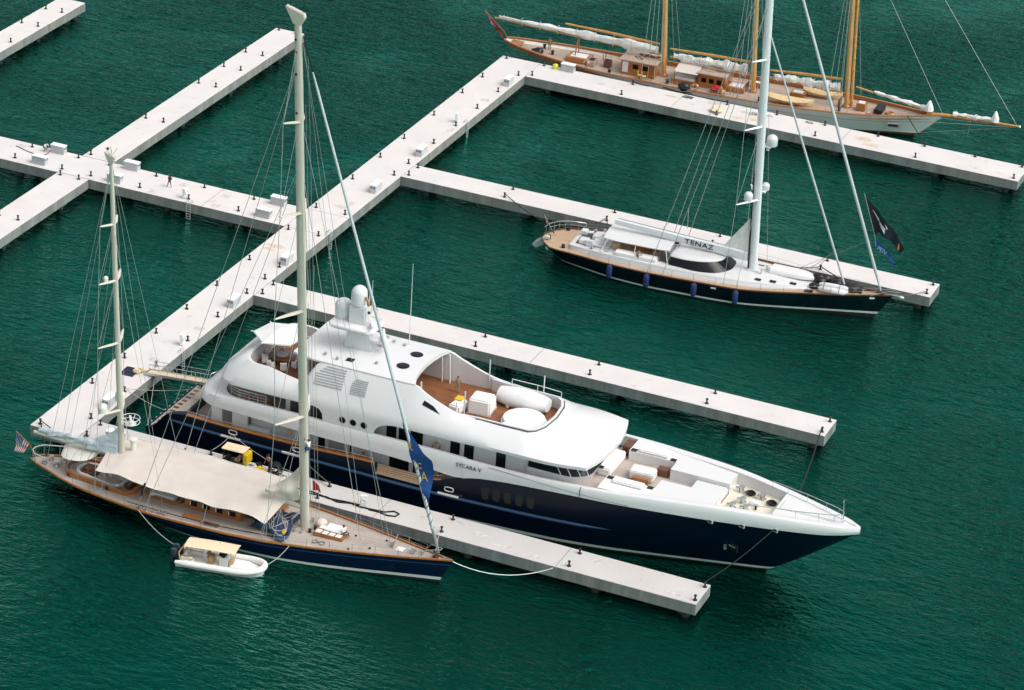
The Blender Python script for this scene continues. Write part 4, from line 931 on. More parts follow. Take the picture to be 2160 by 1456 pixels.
KHW = [(0, 0.02), (6, 0.5), (9, 1.3), (14, 2.7), (20, 3.35), (25, 3.3), (30, 2.7), (35, 1.7), (39, 0.8), (43.3, 0.03)]
KZS = [(0, 1.38), (10, 1.45), (20, 1.62), (28, 1.82), (35, 2.1), (43.3, 2.52)]
def yachthull(parent, L, hd, hw, zs, xe0, xs0, mats, rows, mrows, zb=-0.7, pw=0.7, n=48, smooth=40):
    H = dict(xs=lambda t: lerp(xs0, 0.0, t**0.9), xe=lambda t: lerp(xe0, L, t**0.9), hd=lambda s: interp(hd, s*L), hw=lambda s: interp(hw, s*L), zs=lambda s: interp(zs, s*L), zb=zb, pw=pw)
    mhull(H, [k/n for k in range(n + 1)] + [], rows, mrows).build('hull', mats, parent, smooth=smooth)
    return H
KH = yachthull(kt, KL, KHD, KHW, KZS, 41.6, 8.3, [MATS['ketch_blue'], MATS['boot_white'], MATS['antifoul'], MATS['navy_light']], [0, 0.12, 0.3, 0.4, 0.55, 0.7, 0.84, 0.865, 1], [2, 2, 1, 0, 0, 0, 3, 0])
khd = lambda x: interp(KHD, x); kzs = lambda x: interp(KZS, x)
def deckplate(parent, L, hdf, zsf, m, inset=0.1, drop=0.06, x0=0.15, name='deck', camber=0.12, n=46):
    b = B(); L_ = [[] for _ in range(7)]
    for k in range(n + 1):
        x = lerp(x0, L - 0.15, k/n); w = max(0.02, hdf(x) - inset)
        for q, l in zip((-1, -.7, -.35, 0, .35, .7, 1), L_): l.append((x, w*q, zsf(x) - drop + camber*(1 - q*q)*min(1, w/3)))
    for k in range(6): b.strip(L_[k], L_[k+1])
    return b.build(name, m, parent, smooth=40)
deckplate(kt, KL, khd, kzs, MATS['teak_grey'])
def toerail(parent, L, hdf, zsf, m, r=(0.16, 0.12), x0=0.0, x1=None, off=0.0, name='toe_rail', n=44):
    for sg in (-1, 1):
        b = B(); rs = []
        for k in range(n + 1):
            x = lerp(x0, x1 or L, k/n); y = sg*max(0.0, hdf(x) - r[0]/2 + 0.03); z = zsf(x) + off
            rs.append([(x, y - r[0]/2, z - 0.02), (x, y + r[0]/2, z - 0.02), (x, y + r[0]/2*0.9, z + r[1]), (x, y - r[0]/2*0.9, z + r[1])])
        b.rings(rs); b.build(name, m, parent, smooth=40)
toerail(kt, KL, khd, kzs, MATS['varnish'])
kz = lambda x, y=0: kzs(x) - 0.06 + 0.12*max(0, 1 - (y/max(0.3, khd(x)))**2)
# stanchions and life lines
def lifelines(parent, hdf, zsf, x0, x1, n, h=0.75, r=0.022, inset=0.22):
    for sg in (-1, 1):
        P = [(lerp(x0, x1, k/n), sg*(hdf(lerp(x0, x1, k/n)) - inset), zsf(lerp(x0, x1, k/n))) for k in range(n + 1)]
        for x, y, z in P: B().cyl((x, y, z), (x, y, z + h), r*1.15, n=5).build('stanchion', MATS['steel'], parent)
        for q in (1.0, 0.55): B().tube([(x, y, z + h*q) for x, y, z in P], r*0.6, 4).build('life_line', MATS['wire'], parent)
lifelines(kt, khd, kzs, 6.0, 40.5, 17)
# pushpit and pulpit
st = [(2.2, -1.3), (0.9, -0.95), (0.35, -0.4), (0.3, 0.2), (0.8, 0.9), (2.2, 1.4), (3.6, 1.95)]
B().tube([(x, y, 2.45) for x, y in st], 0.05, 6).build('pushpit', MATS['boot_white'], kt, smooth=60)
for x, y in st: B().cyl((x, y*0.98, 1.4), (x, y, 2.45), 0.035, n=6).build('pushpit_post', MATS['steel'], kt)
B().tube([(40.3, -0.9, 2.5), (40.9, -0.6, 3.25), (42.2, -0.12, 3.45), (42.2, 0.12, 3.45), (40.9, 0.6, 3.25), (40.3, 0.9, 2.5)], 0.045, 6).build('pulpit', MATS['steel'], kt, smooth=60)
B().tube([(41.2, -0.5, 2.5), (42.2, 0, 3.45), (41.2, 0.5, 2.5)], 0.035, 5).build('pulpit_brace', MATS['steel'], kt)
B().lathe((41.6, 0, 2.45), [(0.3, 0), (0.3, 0.12), (0.2, 0.2), (0.16, 0.5), (0.05, 0.52)], 12).build('furler_drum', MATS['iron'], kt, smooth=50)
B().tube([(42.3, -.2, 2.55), (43.3, 0, 2.6), (42.3, .2, 2.55)], 0.07, 6).build('bow_roller', MATS['steel'], kt)
# ---- masts
def mast(parent, foot, head, d0, d1, m, name='mast', taper=0.8, n=14):
    a, c = Vector(foot), Vector(head); rs = []
    for k in range(9):
        f = k/8; p = a.lerp(c, f); g = 1 if f < taper else lerp(1, 0.82, (f - taper)/(1 - taper))
        rs.append([(p.x + lerp(d0[0], d1[0], f)/2*g*math.cos(2*PI*q/n), p.y + lerp(d0[1], d1[1], f)/2*g*math.sin(2*PI*q/n), p.z) for q in range(n)])
    return B().rings(rs).build(name, m, parent, smooth=50)
def spreader(parent, p, tip, m, w0=0.5, w1=0.28):
    a, c = Vector(p), Vector(tip); d = Vector((1, 0, 0)); u = Vector((0, 0, 1)); rs = []
    for f, w, t in ((0, w0*0.8, 0.12), (0.35, w0, 0.13), (0.8, lerp(w0, w1, .7), 0.1), (1, w1, 0.06)):
        q = a.lerp(c, f); rs.append([q + d*w/2, q + u*t, q - d*w/2, q - u*t])
    return B().rings(rs).build('spreader', m, parent)
def stay(parent, pts, r=0.022, m='wire', name='stay'): return B().tube(pts, r, 4).build(name, MATS[m], parent)
kmx = lambda z: lerp(28.6, 26.42, (z - 1.9)/(49.3 - 1.9))
main = mast(kt, (28.62, 0, 1.8), (26.38, 0, 50.4), (0.92, 0.6), (0.78, 0.5), MATS['cream_paint'], 'main_mast', 0.97)
# masthead crane
b = B(); b.rings([[(26.05, y, 49.9), (26.72, y, 49.9), (27.1, y, 50.6), (27.0, y, 50.95), (25.3, y, 51.45), (25.25, y, 51.3)] for y in (-0.22, 0.22)]); b.build('masthead', MATS['cream_paint'], main, bevel=0.05)
B().cyl((26.9, 0, 50.9), (26.9, 0, 54), 0.025, n=5).build('aerial', MATS['black'], main); B().cyl((25.6, 0.1, 51.3), (25.6, 0.1, 52.3), 0.03, n=5).ball((25.6, .1, 52.3), 0.1, 6, 5).build('wind_vane', MATS['black'], main)
for z, y in ((47.5, 0), (45.5, 0), (42, 0), (48.6, .05)): B().cyl((kmx(z) - 0.1, -0.31, z), (kmx(z) - 0.1, -0.27, z), 0.11, n=10).build('sheave_slot', MATS['black'], main)
SP = [(13.2, 3.35, 1.15), (23.5, 3.3, 1.0), (32.8, 2.35, 0.8), (41.2, 1.75, 0.65)]
tips = []
for z, l, sw in SP:
    for sg in (-1, 1):
        spreader(kt, (kmx(z), sg*0.25, z), (kmx(z) - sw, sg*l, z + 0.25), MATS['cream_paint'], 0.75, 0.3)
for sg in (-1, 1):
    T = [(kmx(z) - sw, sg*l, z + 0.25) for z, l, sw in SP]; base = (26.6, sg*3.85, kzs(26.6))
    stay(kt, [base] + T + [(26.5, 0, 49.0)], 0.03, name='cap_shroud')
    stay(kt, [(27.3, sg*3.8, kzs(27)), (kmx(13), sg*0.3, 13.0)], 0.024, name='lower_shroud'); stay(kt, [(25.9, sg*3.95, kzs(26)), (kmx(13), sg*0.3, 13.0)], 0.024, name='lower_shroud')
    for k in range(3): stay(kt, [T[k], (kmx(SP[k+1][0]), sg*0.25, SP[k+1][0] - 0.2)], 0.022, name='diagonal_shroud')
    stay(kt, [T[3], (26.55, sg*0.2, 47.0)], 0.02, name='diagonal_shroud')
    # running backstays to the quarters
    stay(kt, [(13.5, sg*4.0, kzs(13.5)), (kmx(46.5), sg*0.2, 46.5)], 0.028, name='running_backstay'); stay(kt, [(14.2, sg*4.05, kzs(14)), (kmx(37), sg*0.2, 37.0)], 0.024, name='running_backstay')
    B().cyl((13.9, sg*3.9, 3.0), (14.2, sg*3.78, 4.3), 0.09, n=6).build('runner_block', MATS['black'], kt)
stay(kt, [(34.2, 0.0, 2.0), (kmx(36.5) + 0.3, 0, 36.5)], 0.03, name='inner_forestay'); stay(kt, [(37.2, 0.1, 2.1), (kmx(41) + 0.3, 0, 41)], 0.025, name='inner_forestay')
for y in (-0.6, 0.35, 0.9): stay(kt, [(29.6, y, 1.9), (kmx(40) + 0.45, y*0.3, 40 + 8*y)], 0.018, name='halyard')
for k, (y, z) in enumerate(((0.22, 47.9), (-0.1, 48.3))): stay(kt, [(33.6 + k*2, 1.6 + k*.3, 2.0), (26.95, y, z)], 0.02, name='halyard')
FS0 = Vector((41.9, 0, 3.0)); FS1 = Vector((26.95, 0, 48.9))
B().tube([FS0, FS0.lerp(FS1, 0.05)], [0.1, 0.17], 8).build('forestay', MATS['wire'], kt)
fs = B().tube([FS0.lerp(FS1, 0.045), FS0.lerp(FS1, 0.5), FS0.lerp(FS1, 0.9), FS0.lerp(FS1, 0.935)], [0.16, 0.14, 0.11, 0.06], 10).build('furled_headsail', MATS['stay_grey'], kt, smooth=60)
B().tube([FS0.lerp(FS1, 0.935), FS1], 0.06, 6).build('headsail_swivel', MATS['black'], kt)
sp_ = []
for k in range(150):
    f = 0.05 + 0.14*k/149; p = FS0.lerp(FS1, f); a = 2*PI*9*k/149; sp_.append((p.x + 0.16*math.cos(a), p.y + 0.175*math.sin(a), p.z + 0.05*math.cos(a)))
B().tube(sp_, 0.045, 5).build('lashing', MATS['rope_grey'], kt)
# mizzen
mzx = lambda z: lerp(9.75, 8.47, (z - 1.5)/(33.4 - 1.5))
miz = mast(kt, (9.75, 0, 1.45), (8.47, 0, 33.4), (0.66, 0.46), (0.42, 0.32), MATS['cream_paint'], 'mizzen_mast', 0.95)
b = B(); b.rings([[(8.25, y, 33.2), (8.7, y, 33.2), (8.85, y, 33.9), (7.8, y, 34.2)] for y in (-0.16, 0.16)]); b.build('masthead', MATS['cream_paint'], miz, bevel=0.03)
for a in (0.5, 2.2, 3.6, 5.2): B().cyl((8.5, 0, 33.9), (8.5 + 0.55*math.cos(a), 0.5*math.sin(a), 34.7), 0.025, n=5).build('instrument_arm', MATS['steel'], miz)
B().ball((8.2, -.1, 34.6), 0.13, 8, 6).build('mast_light', MATS['black'], miz)
MS = [(8.9, 2.35, 0.95), (15.7, 2.3, 0.75), (21.9, 1.95, 0.6), (27.4, 1.5, 0.5)]
for z, l, sw in MS:
    for sg in (-1, 1): spreader(kt, (mzx(z), sg*0.2, z), (mzx(z) - sw, sg*l, z + 0.18), MATS['cream_paint'], 0.5, 0.2)
for sg in (-1, 1):
    T = [(mzx(z) - sw, sg*l, z + 0.18) for z, l, sw in MS]
    stay(kt, [(8.6, sg*3.3, kzs(8.6))] + T + [(8.5, 0, 33.2)], 0.026, name='cap_shroud')
    stay(kt, [(9.3, sg*3.4, kzs(9)), (mzx(8.9), sg*0.2, 8.8)], 0.022, name='lower_shroud')
    for k in range(3): stay(kt, [T[k], (mzx(MS[k+1][0]), sg*0.2, MS[k+1][0] - 0.2)], 0.02, name='diagonal_shroud')
    stay(kt, [(2.2, sg*1.3, kzs(2.2)), (8.5, sg*.1, 33.0)], 0.022, name='mizzen_backstay'); stay(kt, [(4.6, sg*2.3, kzs(4.6)), (mzx(27), sg*0.15, 27.0)], 0.02, name='mizzen_backstay')
    stay(kt, [(6.4, sg*2.9, kzs(6.4)), (mzx(21.7), sg*0.15, 21.7)], 0.02, name='mizzen_backstay')
stay(kt, [(8.55, 0.0, 33.2), (14.6, 2.9, 1.7)], 0.02, name='mizzen_forestay'); stay(kt, [(8.7, 0.0, 27.2), (15.6, -2.9, 1.7)], 0.02, name='mizzen_forestay'); stay(kt, [(8.55, .1, 33.0), (13.0, 0.6, 4.4)], 0.018, name='halyard')
for y, x in ((-1.55, 8.5), (1.45, 8.6)): B().dome((x, y, 9.0), 0.45, 0.42, 16, base=0.55).build('satellite_dome', MATS['canvas_white'], kt, smooth=60)
B().dome((8.45, -0.9, 22.05), 0.22, 0.2, 12, base=0.3).build('satellite_dome', MATS['canvas_white'], kt, smooth=60)
B().tube([(9.6, 0.2, 7.6), (10.4, 0.1, 7.6)], 0.12, 8).build('radar_bracket', MATS['cream_paint'], kt)
B().lathe((10.5, 0.1, 7.6), [(0.5, 0), (0.52, 0.1), (0.3, 0.25), (0.02, 0.3)], 16).build('radar_base', MATS['canvas_white'], kt, smooth=50)
B().box((10.5, 0.1, 8.1), (0.22, 1.5, 0.14), rz=0.6).build('radar_scanner', MATS['white_paint'], kt, bevel=0.04)
for z, r in ((7.85, 0.85), (8.25, 0.86)): B().tube([(10.5 + r*math.cos(a*PI/10), 0.1 + r*math.sin(a*PI/10), z) for a in range(20)], 0.035, 5, closed=True).build('radar_guard', MATS['white_paint'], kt)
for a in range(4): B().cyl((10.5 + .3*math.cos(a*PI/2), .1 + .3*math.sin(a*PI/2), 7.7), (10.5 + .85*math.cos(a*PI/2), .1 + .85*math.sin(a*PI/2), 8.25), 0.03, n=5).build('radar_guard_stay', MATS['white_paint'], kt)
B().lathe((10.35, 0.9, 2.2), [(0.28, 0), (0.28, 3.2), (0.38, 3.25), (0.4, 3.45), (0.02, 3.5)], 14).build('vent_post', MATS['canvas_white'], kt, smooth=50)
# mizzen boom and its loosely furled pale blue sail
B().tube([(9.4, 0, 4.0), (5, 0, 4.05), (0.3, 0, 4.15)], [0.2, 0.24, 0.17], 10).build('mizzen_boom', MATS['cream_paint'], kt, smooth=60)
rnd = random.Random(3)
def bundle(p0, p1, r0, r1, n, seed, m, parent, name='furled_sail', amp=0.3, flat=0.8, q=14):
    rd = random.Random(seed); a, c = Vector(p0), Vector(p1); rs = []; ph = [rd.random()*6 for _ in range(4)]
    for k in range(n + 1):
        f = k/n; p = a.lerp(c, f); r = lerp(r0, r1, f)*(0.82 + 0.18*math.sin(f*23 + ph[0]) + 0.12*math.sin(f*51 + ph[1])); ring = []
        for j in range(q):
            t = 2*PI*j/q; w = 1 + amp*(0.5*math.sin(3*t + 9*f + ph[2]) + 0.4*math.sin(5*t - 17*f + ph[3])) + amp*0.5*(rd.random() - 0.5)
            ring.append((p.x, p.y + r*flat*w*math.cos(t), p.z + r*w*math.sin(t)))
        rs.append(ring)
    return B().rings(rs).build(name, m, parent, smooth=50)
bundle((8.9, 0, 4.75), (0.8, 0.02, 4.5), 0.55, 0.3, 44, 3, MATS['sail_blue_grey'], kt)
b = B(); rs = []
for k in range(9):
    f = k/8; x = lerp(9.3, 6.2, f); h = lerp(2.9, 0.6, f**0.7); w = lerp(0.5, 0.45, f)
    rs.append([(x, -w*(0.9 + 0.2*math.sin(k)), 4.2), (x, -w*0.7, 4.2 + h*0.55 + 0.12*math.sin(k*2)), (x, -0.08, 4.25 + h), (x, 0.08, 4.25 + h), (x, w*0.7, 4.2 + h*0.5), (x, w, 4.2)])
b.rings(rs); b.build('sail_stack', MATS['sail_blue_grey'], kt, smooth=50)
# main boom below the awning
B().tube([(28.2, 0, 3.9), (20, 0, 4.05), (11.2, 0, 4.1)], [0.24, 0.3, 0.22], 10).build('main_boom', MATS['cream_paint'], kt, smooth=60)
# ---- deck furniture: cockpit coamings, deckhouse, skylights
def coaming(pts, z0, h, t, m, name, parent, closed=True):
    b = B(); n = len(pts); rs = []; cx = sum(p[0] for p in pts)/n; cy = sum(p[1] for p in pts)/n
    for x, y in pts:
        d = Vector((cx - x, cy - y)).normalized()*t; rs.append([(x, y, z0), (x, y, z0 + h), (x + d.x, y + d.y, z0 + h), (x + d.x, y + d.y, z0)])
    if closed: rs.append(rs[0])
    b.rings(rs, cap=not closed); return b.build(name, m, parent, smooth=50)
def stad(x0, x1, w0, w1, n=8):
    """rounded-at-the-stern plan outline"""
    L_ = [(x0 + (w0)*(1 - math.cos(a)), -w0*math.sin(a)) for a in [PI/2*k/n for k in range(n + 1)]]; L_ += [(lerp(x0 + w0, x1 - 0.6, .5), -(w0 + w1)/2), (x1 - 0.7, -w1), (x1, -w1*0.72)]
    return L_ + [(x, -y) for x, y in reversed(L_[1:])]
coaming(stad(3.9, 12.0, 1.75, 2.35), 1.5, 0.42, 0.22, MATS['varnish'], 'cockpit_coaming', kt)
b = B(); P = stad(4.1, 11.7, 1.55, 2.1); b.prism(P, 1.5, 1.62); b.build('cockpit_sole', MATS['teak_grey'], kt)
coaming(stad(5.0, 10.4, 1.2, 1.65), 1.6, 0.2, 0.3, MATS['cushion'], 'cockpit_seat', kt)
coaming([(10.6, -1.2), (11.3, -1.6), (11.4, 0), (11.3, 1.6), (10.6, 1.2)], 1.6, 0.5, 0.25, MATS['varnish_dark'], 'cockpit_bulkhead', kt, False)
B().tube([(8.3 + 0.0, 0.62*math.cos(a*PI/9), 2.35 + 0.62*math.sin(a*PI/9)) for a in range(18)], 0.045, 6, closed=True).build('steering_wheel', MATS['varnish_dark'], kt)
B().box((8.5, 0, 2.0), (0.4, 0.4, 0.8)).build('binnacle', MATS['white_paint'], kt, bevel=0.05)
B().box((6.6, -0.3, 1.95), (1.5, 1.2, 0.55)).build('aft_hatch', MATS['varnish_dark'], kt, bevel=0.05)
for x, y, r in ((10.3, -1.75, .3), (9.3, -2.1, .2), (10.2, 1.7, .3), (4.9, -1.5, .18), (2.9, -0.4, .3), (3.2, 0.6, .28), (1.7, -0.5, .25), (1.9, 0.4, .25)):
    B().lathe((x, y, kz(x)), [(r, 0), (r*0.75, r*0.6), (r*0.7, r*1.2), (r*0.95, r*1.5), (0.02, r*1.55)], 12).build('winch', MATS['steel' if r > .22 else 'iron'], kt, smooth=50)
coaming(stad(12.4, 16.6, 1.5, 1.9), 1.6, 0.3, 0.2, MATS['varnish'], 'guest_cockpit_coaming', kt)
B().box((14.7, -0.3, 1.85), (2.6, 2.4, 0.35)).build('cockpit_cushion', MATS['cushion'], kt, bevel=0.1)
# deckhouse
dh = B().span((17.2, -1.75, 1.65), (23.0, 1.75, 2.75)).build('deckhouse', MATS['varnish'], kt, bevel=0.04)
B().box((20.1, 0, 2.82), (6.2, 3.9, 0.14)).build('deckhouse_roof', MATS['teak_grey'], dh, bevel=0.03)
for k in range(4):
    for sg in (-1, 1):
        x = 18.1 + k*1.32; B().box((x, sg*1.77, 2.28), (0.78, 0.04, 0.5)).build('deckhouse_window', MATS['glass_dark'], dh)
        B().box((x - 0.3, sg*1.795, 2.28), (0.1, 0.02, 0.42)).build('curtain', MATS['white_cloth'], dh)
B().box((23.6, 0, 2.0), (0.9, 1.6, 0.7)).build('companionway', MATS['varnish_dark'], kt, bevel=0.05)
for x, y, l, w, h in ((18.8, -3.1, 1.9, 0.35, 0.3), (25.0, 2.0, 1.4, 1.0, 0.35), (15.0, 2.9, 1.2, 0.6, 0.35)): B().box((x, y, kz(x, y) + h/2), (l, w, h)).build('deck_locker', MATS['varnish'], kt, bevel=0.03)
B().tube([(12.2, -3.6, 1.75), (16.0, -3.75, 1.8), (20.5, -3.7, 1.82), (24, -3.4, 1.9), (27.6, -3.0, 1.98)], 0.05, 5).build('genoa_track', MATS['iron'], kt)
for k, x in enumerate((13.6, 14.3, 15.0, 15.7, 16.3)): B().lathe((x, -3.75, kz(x, 3.75)), [(0.16, 0), (0.12, 0.25), (0.16, 0.4), (0.02, 0.42)], 10).build('winch', MATS['steel'], kt, smooth=50)
B().box((20.9, -3.55, 1.85), (1.6, 0.3, 0.12)).build('side_plank', MATS['varnish_dark'], kt)
# fittings round the mast foot
for k in range(10):
    a = k*0.63; B().lathe((28.5 + 1.15*math.cos(a), 1.2*math.sin(a), kz(28.5)), [(0.17, 0), (0.12, 0.22), (0.16, 0.36), (0.02, 0.38)], 10).build('winch', MATS['steel' if k % 3 else 'iron'], kt, smooth=50)
B().tube([(27.7, -0.9, 1.9), (27.7, -0.9, 2.9), (27.7, 0.9, 2.9), (27.7, 0.9, 1.9)], 0.07, 6).build('fife_rail', MATS['steel'], kt)
for y in (-0.75, -0.5, -0.25, 0.0, 0.3, 0.55): B().tube([(27.65, y, 2.9), (27.5, y + .05, 2.4), (27.65, y + .1, 2.1)], 0.1, 5).build('halyard_coil', MATS['rope_grey' if y < 0 else 'rope_pale'], kt)
# hatches forward
fh = B().box((31.4, -0.35, 2.18), (2.9, 1.5, 0.34), rz=0.02).build('skylight', MATS['varnish'], kt, bevel=0.03)
for i in range(4):
    for s in (-1, 1): B().box((30.4 + i*0.66, -0.35 + s*0.4, 2.37), (0.5, 0.55, 0.04)).build('skylight_pane', MATS['cushion'], fh)
B().dome((29.9, 0.75, 2.0), 0.55, 0.4, 16, base=0.3).build('deck_hood', MATS['canvas'], kt, smooth=60)
B().box((38.2, 0.1, 2.2), (0.9, 0.75, 0.12)).build('fore_hatch', MATS['cushion'], kt, bevel=0.03)
B().box((37.4, 0.45, 2.65), (0.06, 1.15, 0.95), ry=0.3, rz=0.25).build('open_hatch_lid', MATS['grey_plastic'], kt, bevel=0.02)
for x, y in ((39.4, 0.2), (39.4, -0.25), (40.2, 0.0)): B().box((x, y, kz(x) + 0.1), (0.55, 0.12, 0.18)).build('cleat', MATS['steel'], kt, bevel=0.03)
for x, y in ((33.5, 0.5), (35.6, -1.0), (33.9, -1.9), (36.4, 0.9)): B().lathe((x, y, kz(x, y)), [(0.12, 0), (0.1, 0.06), (0.02, 0.08)], 10).build('deck_prism', MATS['iron'], kt)

# ------------------------------------------------------------------ loose things aboard the ketch
def awning():
    t = KF.place('awning', 'large tan canvas awning stretched over the ketch between its two masts', 'awning', (0, 0, 0))
    def zr(x): return 4.62 if x > 10 else 4.5
    def pt(u, v):
        x = lerp(8.75, 26.2, u); yn, yf = -3.25, 3.55
        x += (1 - abs(2*v - 1))*0.5*(1 if u > .5 else 0)*u*1.6 - (0.55*(1 - abs(2*v - 1)) if u < 0.06 else 0)
        y = lerp(yn, yf, v); k = (v*2 - 1); zn = lerp(3.98, 3.5, min(1, u*2.2)) + 0.18*math.sin(u*PI*3)**2 - 0.08*math.sin(u*PI*6 + 1)**2; zf = 4.15 + 0.2*math.sin(u*PI)
        e = abs(k)**1.15; z = lerp(zr(x), zn if k < 0 else zf, e) - 0.1*math.sin(e*PI)
        if k < 0 and u > 0.93: z -= (u - 0.93)*4*abs(k)
        y *= 1 - 0.05*math.sin(u*PI*4)**2*abs(k)
        return (x, y, z)
    B().grid(pt, 60, 24).build('canopy', MATS['canvas'], t, smooth=60)
    b = B(); b.tube([pt(k/40, 0) for k in range(41)], 0.06, 6); b.tube([pt(k/40, 1) for k in range(41)], 0.06, 6); b.build('edge_hem', MATS['canvas_white'], t, smooth=60)
    # flap gathered up against the main mast
    def fl(u, v):
        x = lerp(25.0, 28.15, u); top = lerp(5.5, 8.3, u**1.6); bot = lerp(5.0, 4.7, u) - 0.5*math.sin(u*PI)
        y = -0.35 - 0.9*math.sin(v*PI)*(1 - u*0.7) - 0.15*math.sin(v*9 + u*5)
        return (x, y + 0.1*math.sin(u*14 + v*4), lerp(bot, top, v))
    B().grid(fl, 16, 12).build('raised_flap', MATS['canvas'], t, smooth=60)
    for u, v in ((0, 0), (0.33, 0), (0.66, 0), (1, 0), (0, 1), (0.5, 1), (1, 1)):
        p = pt(u, v); sg = -1 if v == 0 else 1; B().tube([p, (p[0], sg*(khd(p[0]) - 0.25), kzs(p[0]))], 0.015, 4).build('tie_line', MATS['rope_pale'], t)
awning()
t = KF.place('bimini', 'rounded cream sun canopy over the ketch aft cockpit', 'sun canopy', (0, 0, 0))
def bm(u, v):
    x = lerp(3.5, 7.0, u); w = 1.75*(1 - abs(2*u - 1)**2.6)**0.5 + 0.05; k = 2*v - 1
    return (x, w*k + 0.1, 3.15 + 0.42*(1 - k*k) + 0.25*u)
B().grid(bm, 20, 14).build('canopy', MATS['canvas_white'], t, smooth=60)
for u in (0.1, 0.5, 0.9): B().tube([(bm(u, 0)[0], bm(u, 0)[1], 1.9)] + [bm(u, k/8) for k in range(9)] + [(bm(u, 1)[0], bm(u, 1)[1], 1.9)], 0.03, 5).build('hoop', MATS['steel'], t)
# blue headsail dropped on deck
t = KF.place('dropped_sail', 'crumpled dark blue sail heaped on the ketch deck beside the main mast', 'sail', (0, 0, 0))
rd = random.Random(11)
def tp(u, v):
    x = lerp(24.1, 28.0, u) + 0.25*math.sin(v*7); y = lerp(-3.35, 1.0, v) + 0.5*math.sin(u*4)*(1 - v) - 0.5*(1 - u)*(1 - v)*-1
    h = 0.75*math.sin(PI*u)**0.6*math.sin(PI*min(1, v*0.92 + 0.08))**0.6
    return (x, y, 1.95 + h*(0.9 + 0.35*math.sin(u*11 + v*5) + 0.3*math.sin(v*13 - u*6)) + 0.2*math.sin(u*23)*math.sin(v*19)*h + 0.5*v*u)
B().grid(tp, 34, 34).build('cloth', MATS['tarp_blue'], t, smooth=50)
for k in range(9):
    v0 = 0.12 + 0.09*k; b = B(); b.tube([(p[0], p[1], p[2] + 0.05) for p in [tp(0.25 + 0.65*q/14, min(.95, max(0.05, v0 + 0.22*math.sin(q*0.45 + k)))) for q in range(15)]], 0.035, 4); b.build('lashing', MATS['rope_pale'], t)
b = B(); p = tp(0.33, 0.42); b.ball((p[0], p[1], p[2] + 0.05), 0.22, 8, 6, sc=(1.3, 0.8, 0.5)); b.build('red_tie', MATS['flag_red'], t)
o = B().tube([(0.12*math.cos(a*0.7) + 0.05*a*0.1, 0.25*math.sin(a*0.7), 0.08 + 0.02*a) for a in range(24)], 0.06, 5).build('yellow_hose', MATS['yellow']); o.location = KF(27.6, -2.4, 1.95); tag(o, 'coiled yellow hose beside the blue sail on the ketch deck', 'hose')
o = B().tube([(31.0 + 0.55*math.cos(a) + 0.5*math.cos(2*a)*0, -2.05 + 0.35*math.sin(2*a)*0.8, kz(31) + 0.03) for a in [2*PI*k/28 for k in range(28)]], 0.035, 5, closed=True).build('rope_coil', MATS['rope_grey']); o.location = KF(0, 0, 0); tag(o, 'figure of eight rope coil on the ketch foredeck', 'rope')
o = B().box((0, 0, 0.2), (0.7, 0.5, 0.4)).build('blue_bag', MATS['flag_blue'], None, bevel=0.12); o.location = KF(31.2, 0.75, 2.05); tag(o, 'bright blue bag on the ketch skylight', 'bag')
o = B().box((0, 0, 0.09), (1.7, 1.3, 0.14)).build('white_sheet', MATS['white_cloth'], None, bevel=0.05); o.location = KF(31.6, 0.15, 2.4); tag(o, 'white sheet spread over the ketch skylight', 'sheet')
# ------------------------------------------------------------------ navy sloop at the second finger pier
mat('sloop_navy', (0.002, 0.003, 0.01), 0.25, coat=0.25); mat('mast_white', (0.72, 0.74, 0.76), 0.3, coat=0.3, var=0.02); mat('fender_blue', (0.008, 0.022, 0.11), 0.75, var=0.1)
TF = Frame(25.44, 65.60, 3.6)
tz = TF.root('sailing_sloop', 'black hulled sailing yacht with white boom and single white mast at the second pier', 'sailing yacht')
TL = 39.6
THD = [(0, 0.5), (0.6, 1.4), (1.3, 2.5), (2.0, 3.0), (5.2, 3.6), (9.2, 4.3), (14, 4.62), (19, 4.5), (23, 4.35), (27, 3.55), (31.4, 2.3), (35, 1.42), (38, 0.5), (39.6, 0.04)]
THW = [(0, 0.3), (3, 1.6), (6, 2.7), (9.5, 3.6), (14, 4.0), (18.5, 4.0), (23, 3.7), (30, 2.2), (34.5, 1.0), (39.6, 0.03)]
TZS = [(0, 1.75), (5, 1.9), (14, 1.98), (23, 2.05), (31, 2.35), (39.6, 2.95)]
thd = lambda x: interp(THD, x); tzs = lambda x: interp(TZS, x)
yachthull(tz, TL, THD, THW, TZS, 37.2, 2.4, [MATS['sloop_navy'], MATS['boot_white'], MATS['antifoul'], MATS['boot_white']], [0, 0.16, 0.33, 0.405, 0.55, 0.7, 0.78, 0.8, 0.9, 1], [2, 2, 1, 0, 0, 0, 0, 0, 0])
deckplate(tz, TL, thd, tzs, MATS['teak_tan'])
toerail(tz, TL, thd, tzs, MATS['varnish_dark'], (0.14, 0.1))
lifelines(tz, thd, tzs, 4.2, 38.0, 14, 0.8)
B().tube([(4.0, 3.2, 1.9), (4.0, 3.2, 2.75), (2.4, 2.9, 2.8), (1.2, 2.3, 2.8), (0.4, 1.2, 2.8), (0.2, 0, 2.8)], 0.045, 6).build('pushpit', MATS['steel'], tz, smooth=60)
B().tube([(4.0, 3.2, 2.35), (2.4, 2.9, 2.35), (1.2, 2.3, 2.35), (0.4, 1.2, 2.35)], 0.03, 5).build('pushpit_rail', MATS['steel'], tz)
for x, y in ((3.2, 3.05), (2.4, 2.9), (1.8, 2.6), (1.2, 2.3), (0.8, 1.75), (0.4, 1.2), (0.25, .5)): B().cyl((x, y, 1.8), (x, y, 2.8), 0.03, n=5).build('pushpit_post', MATS['steel'], tz)
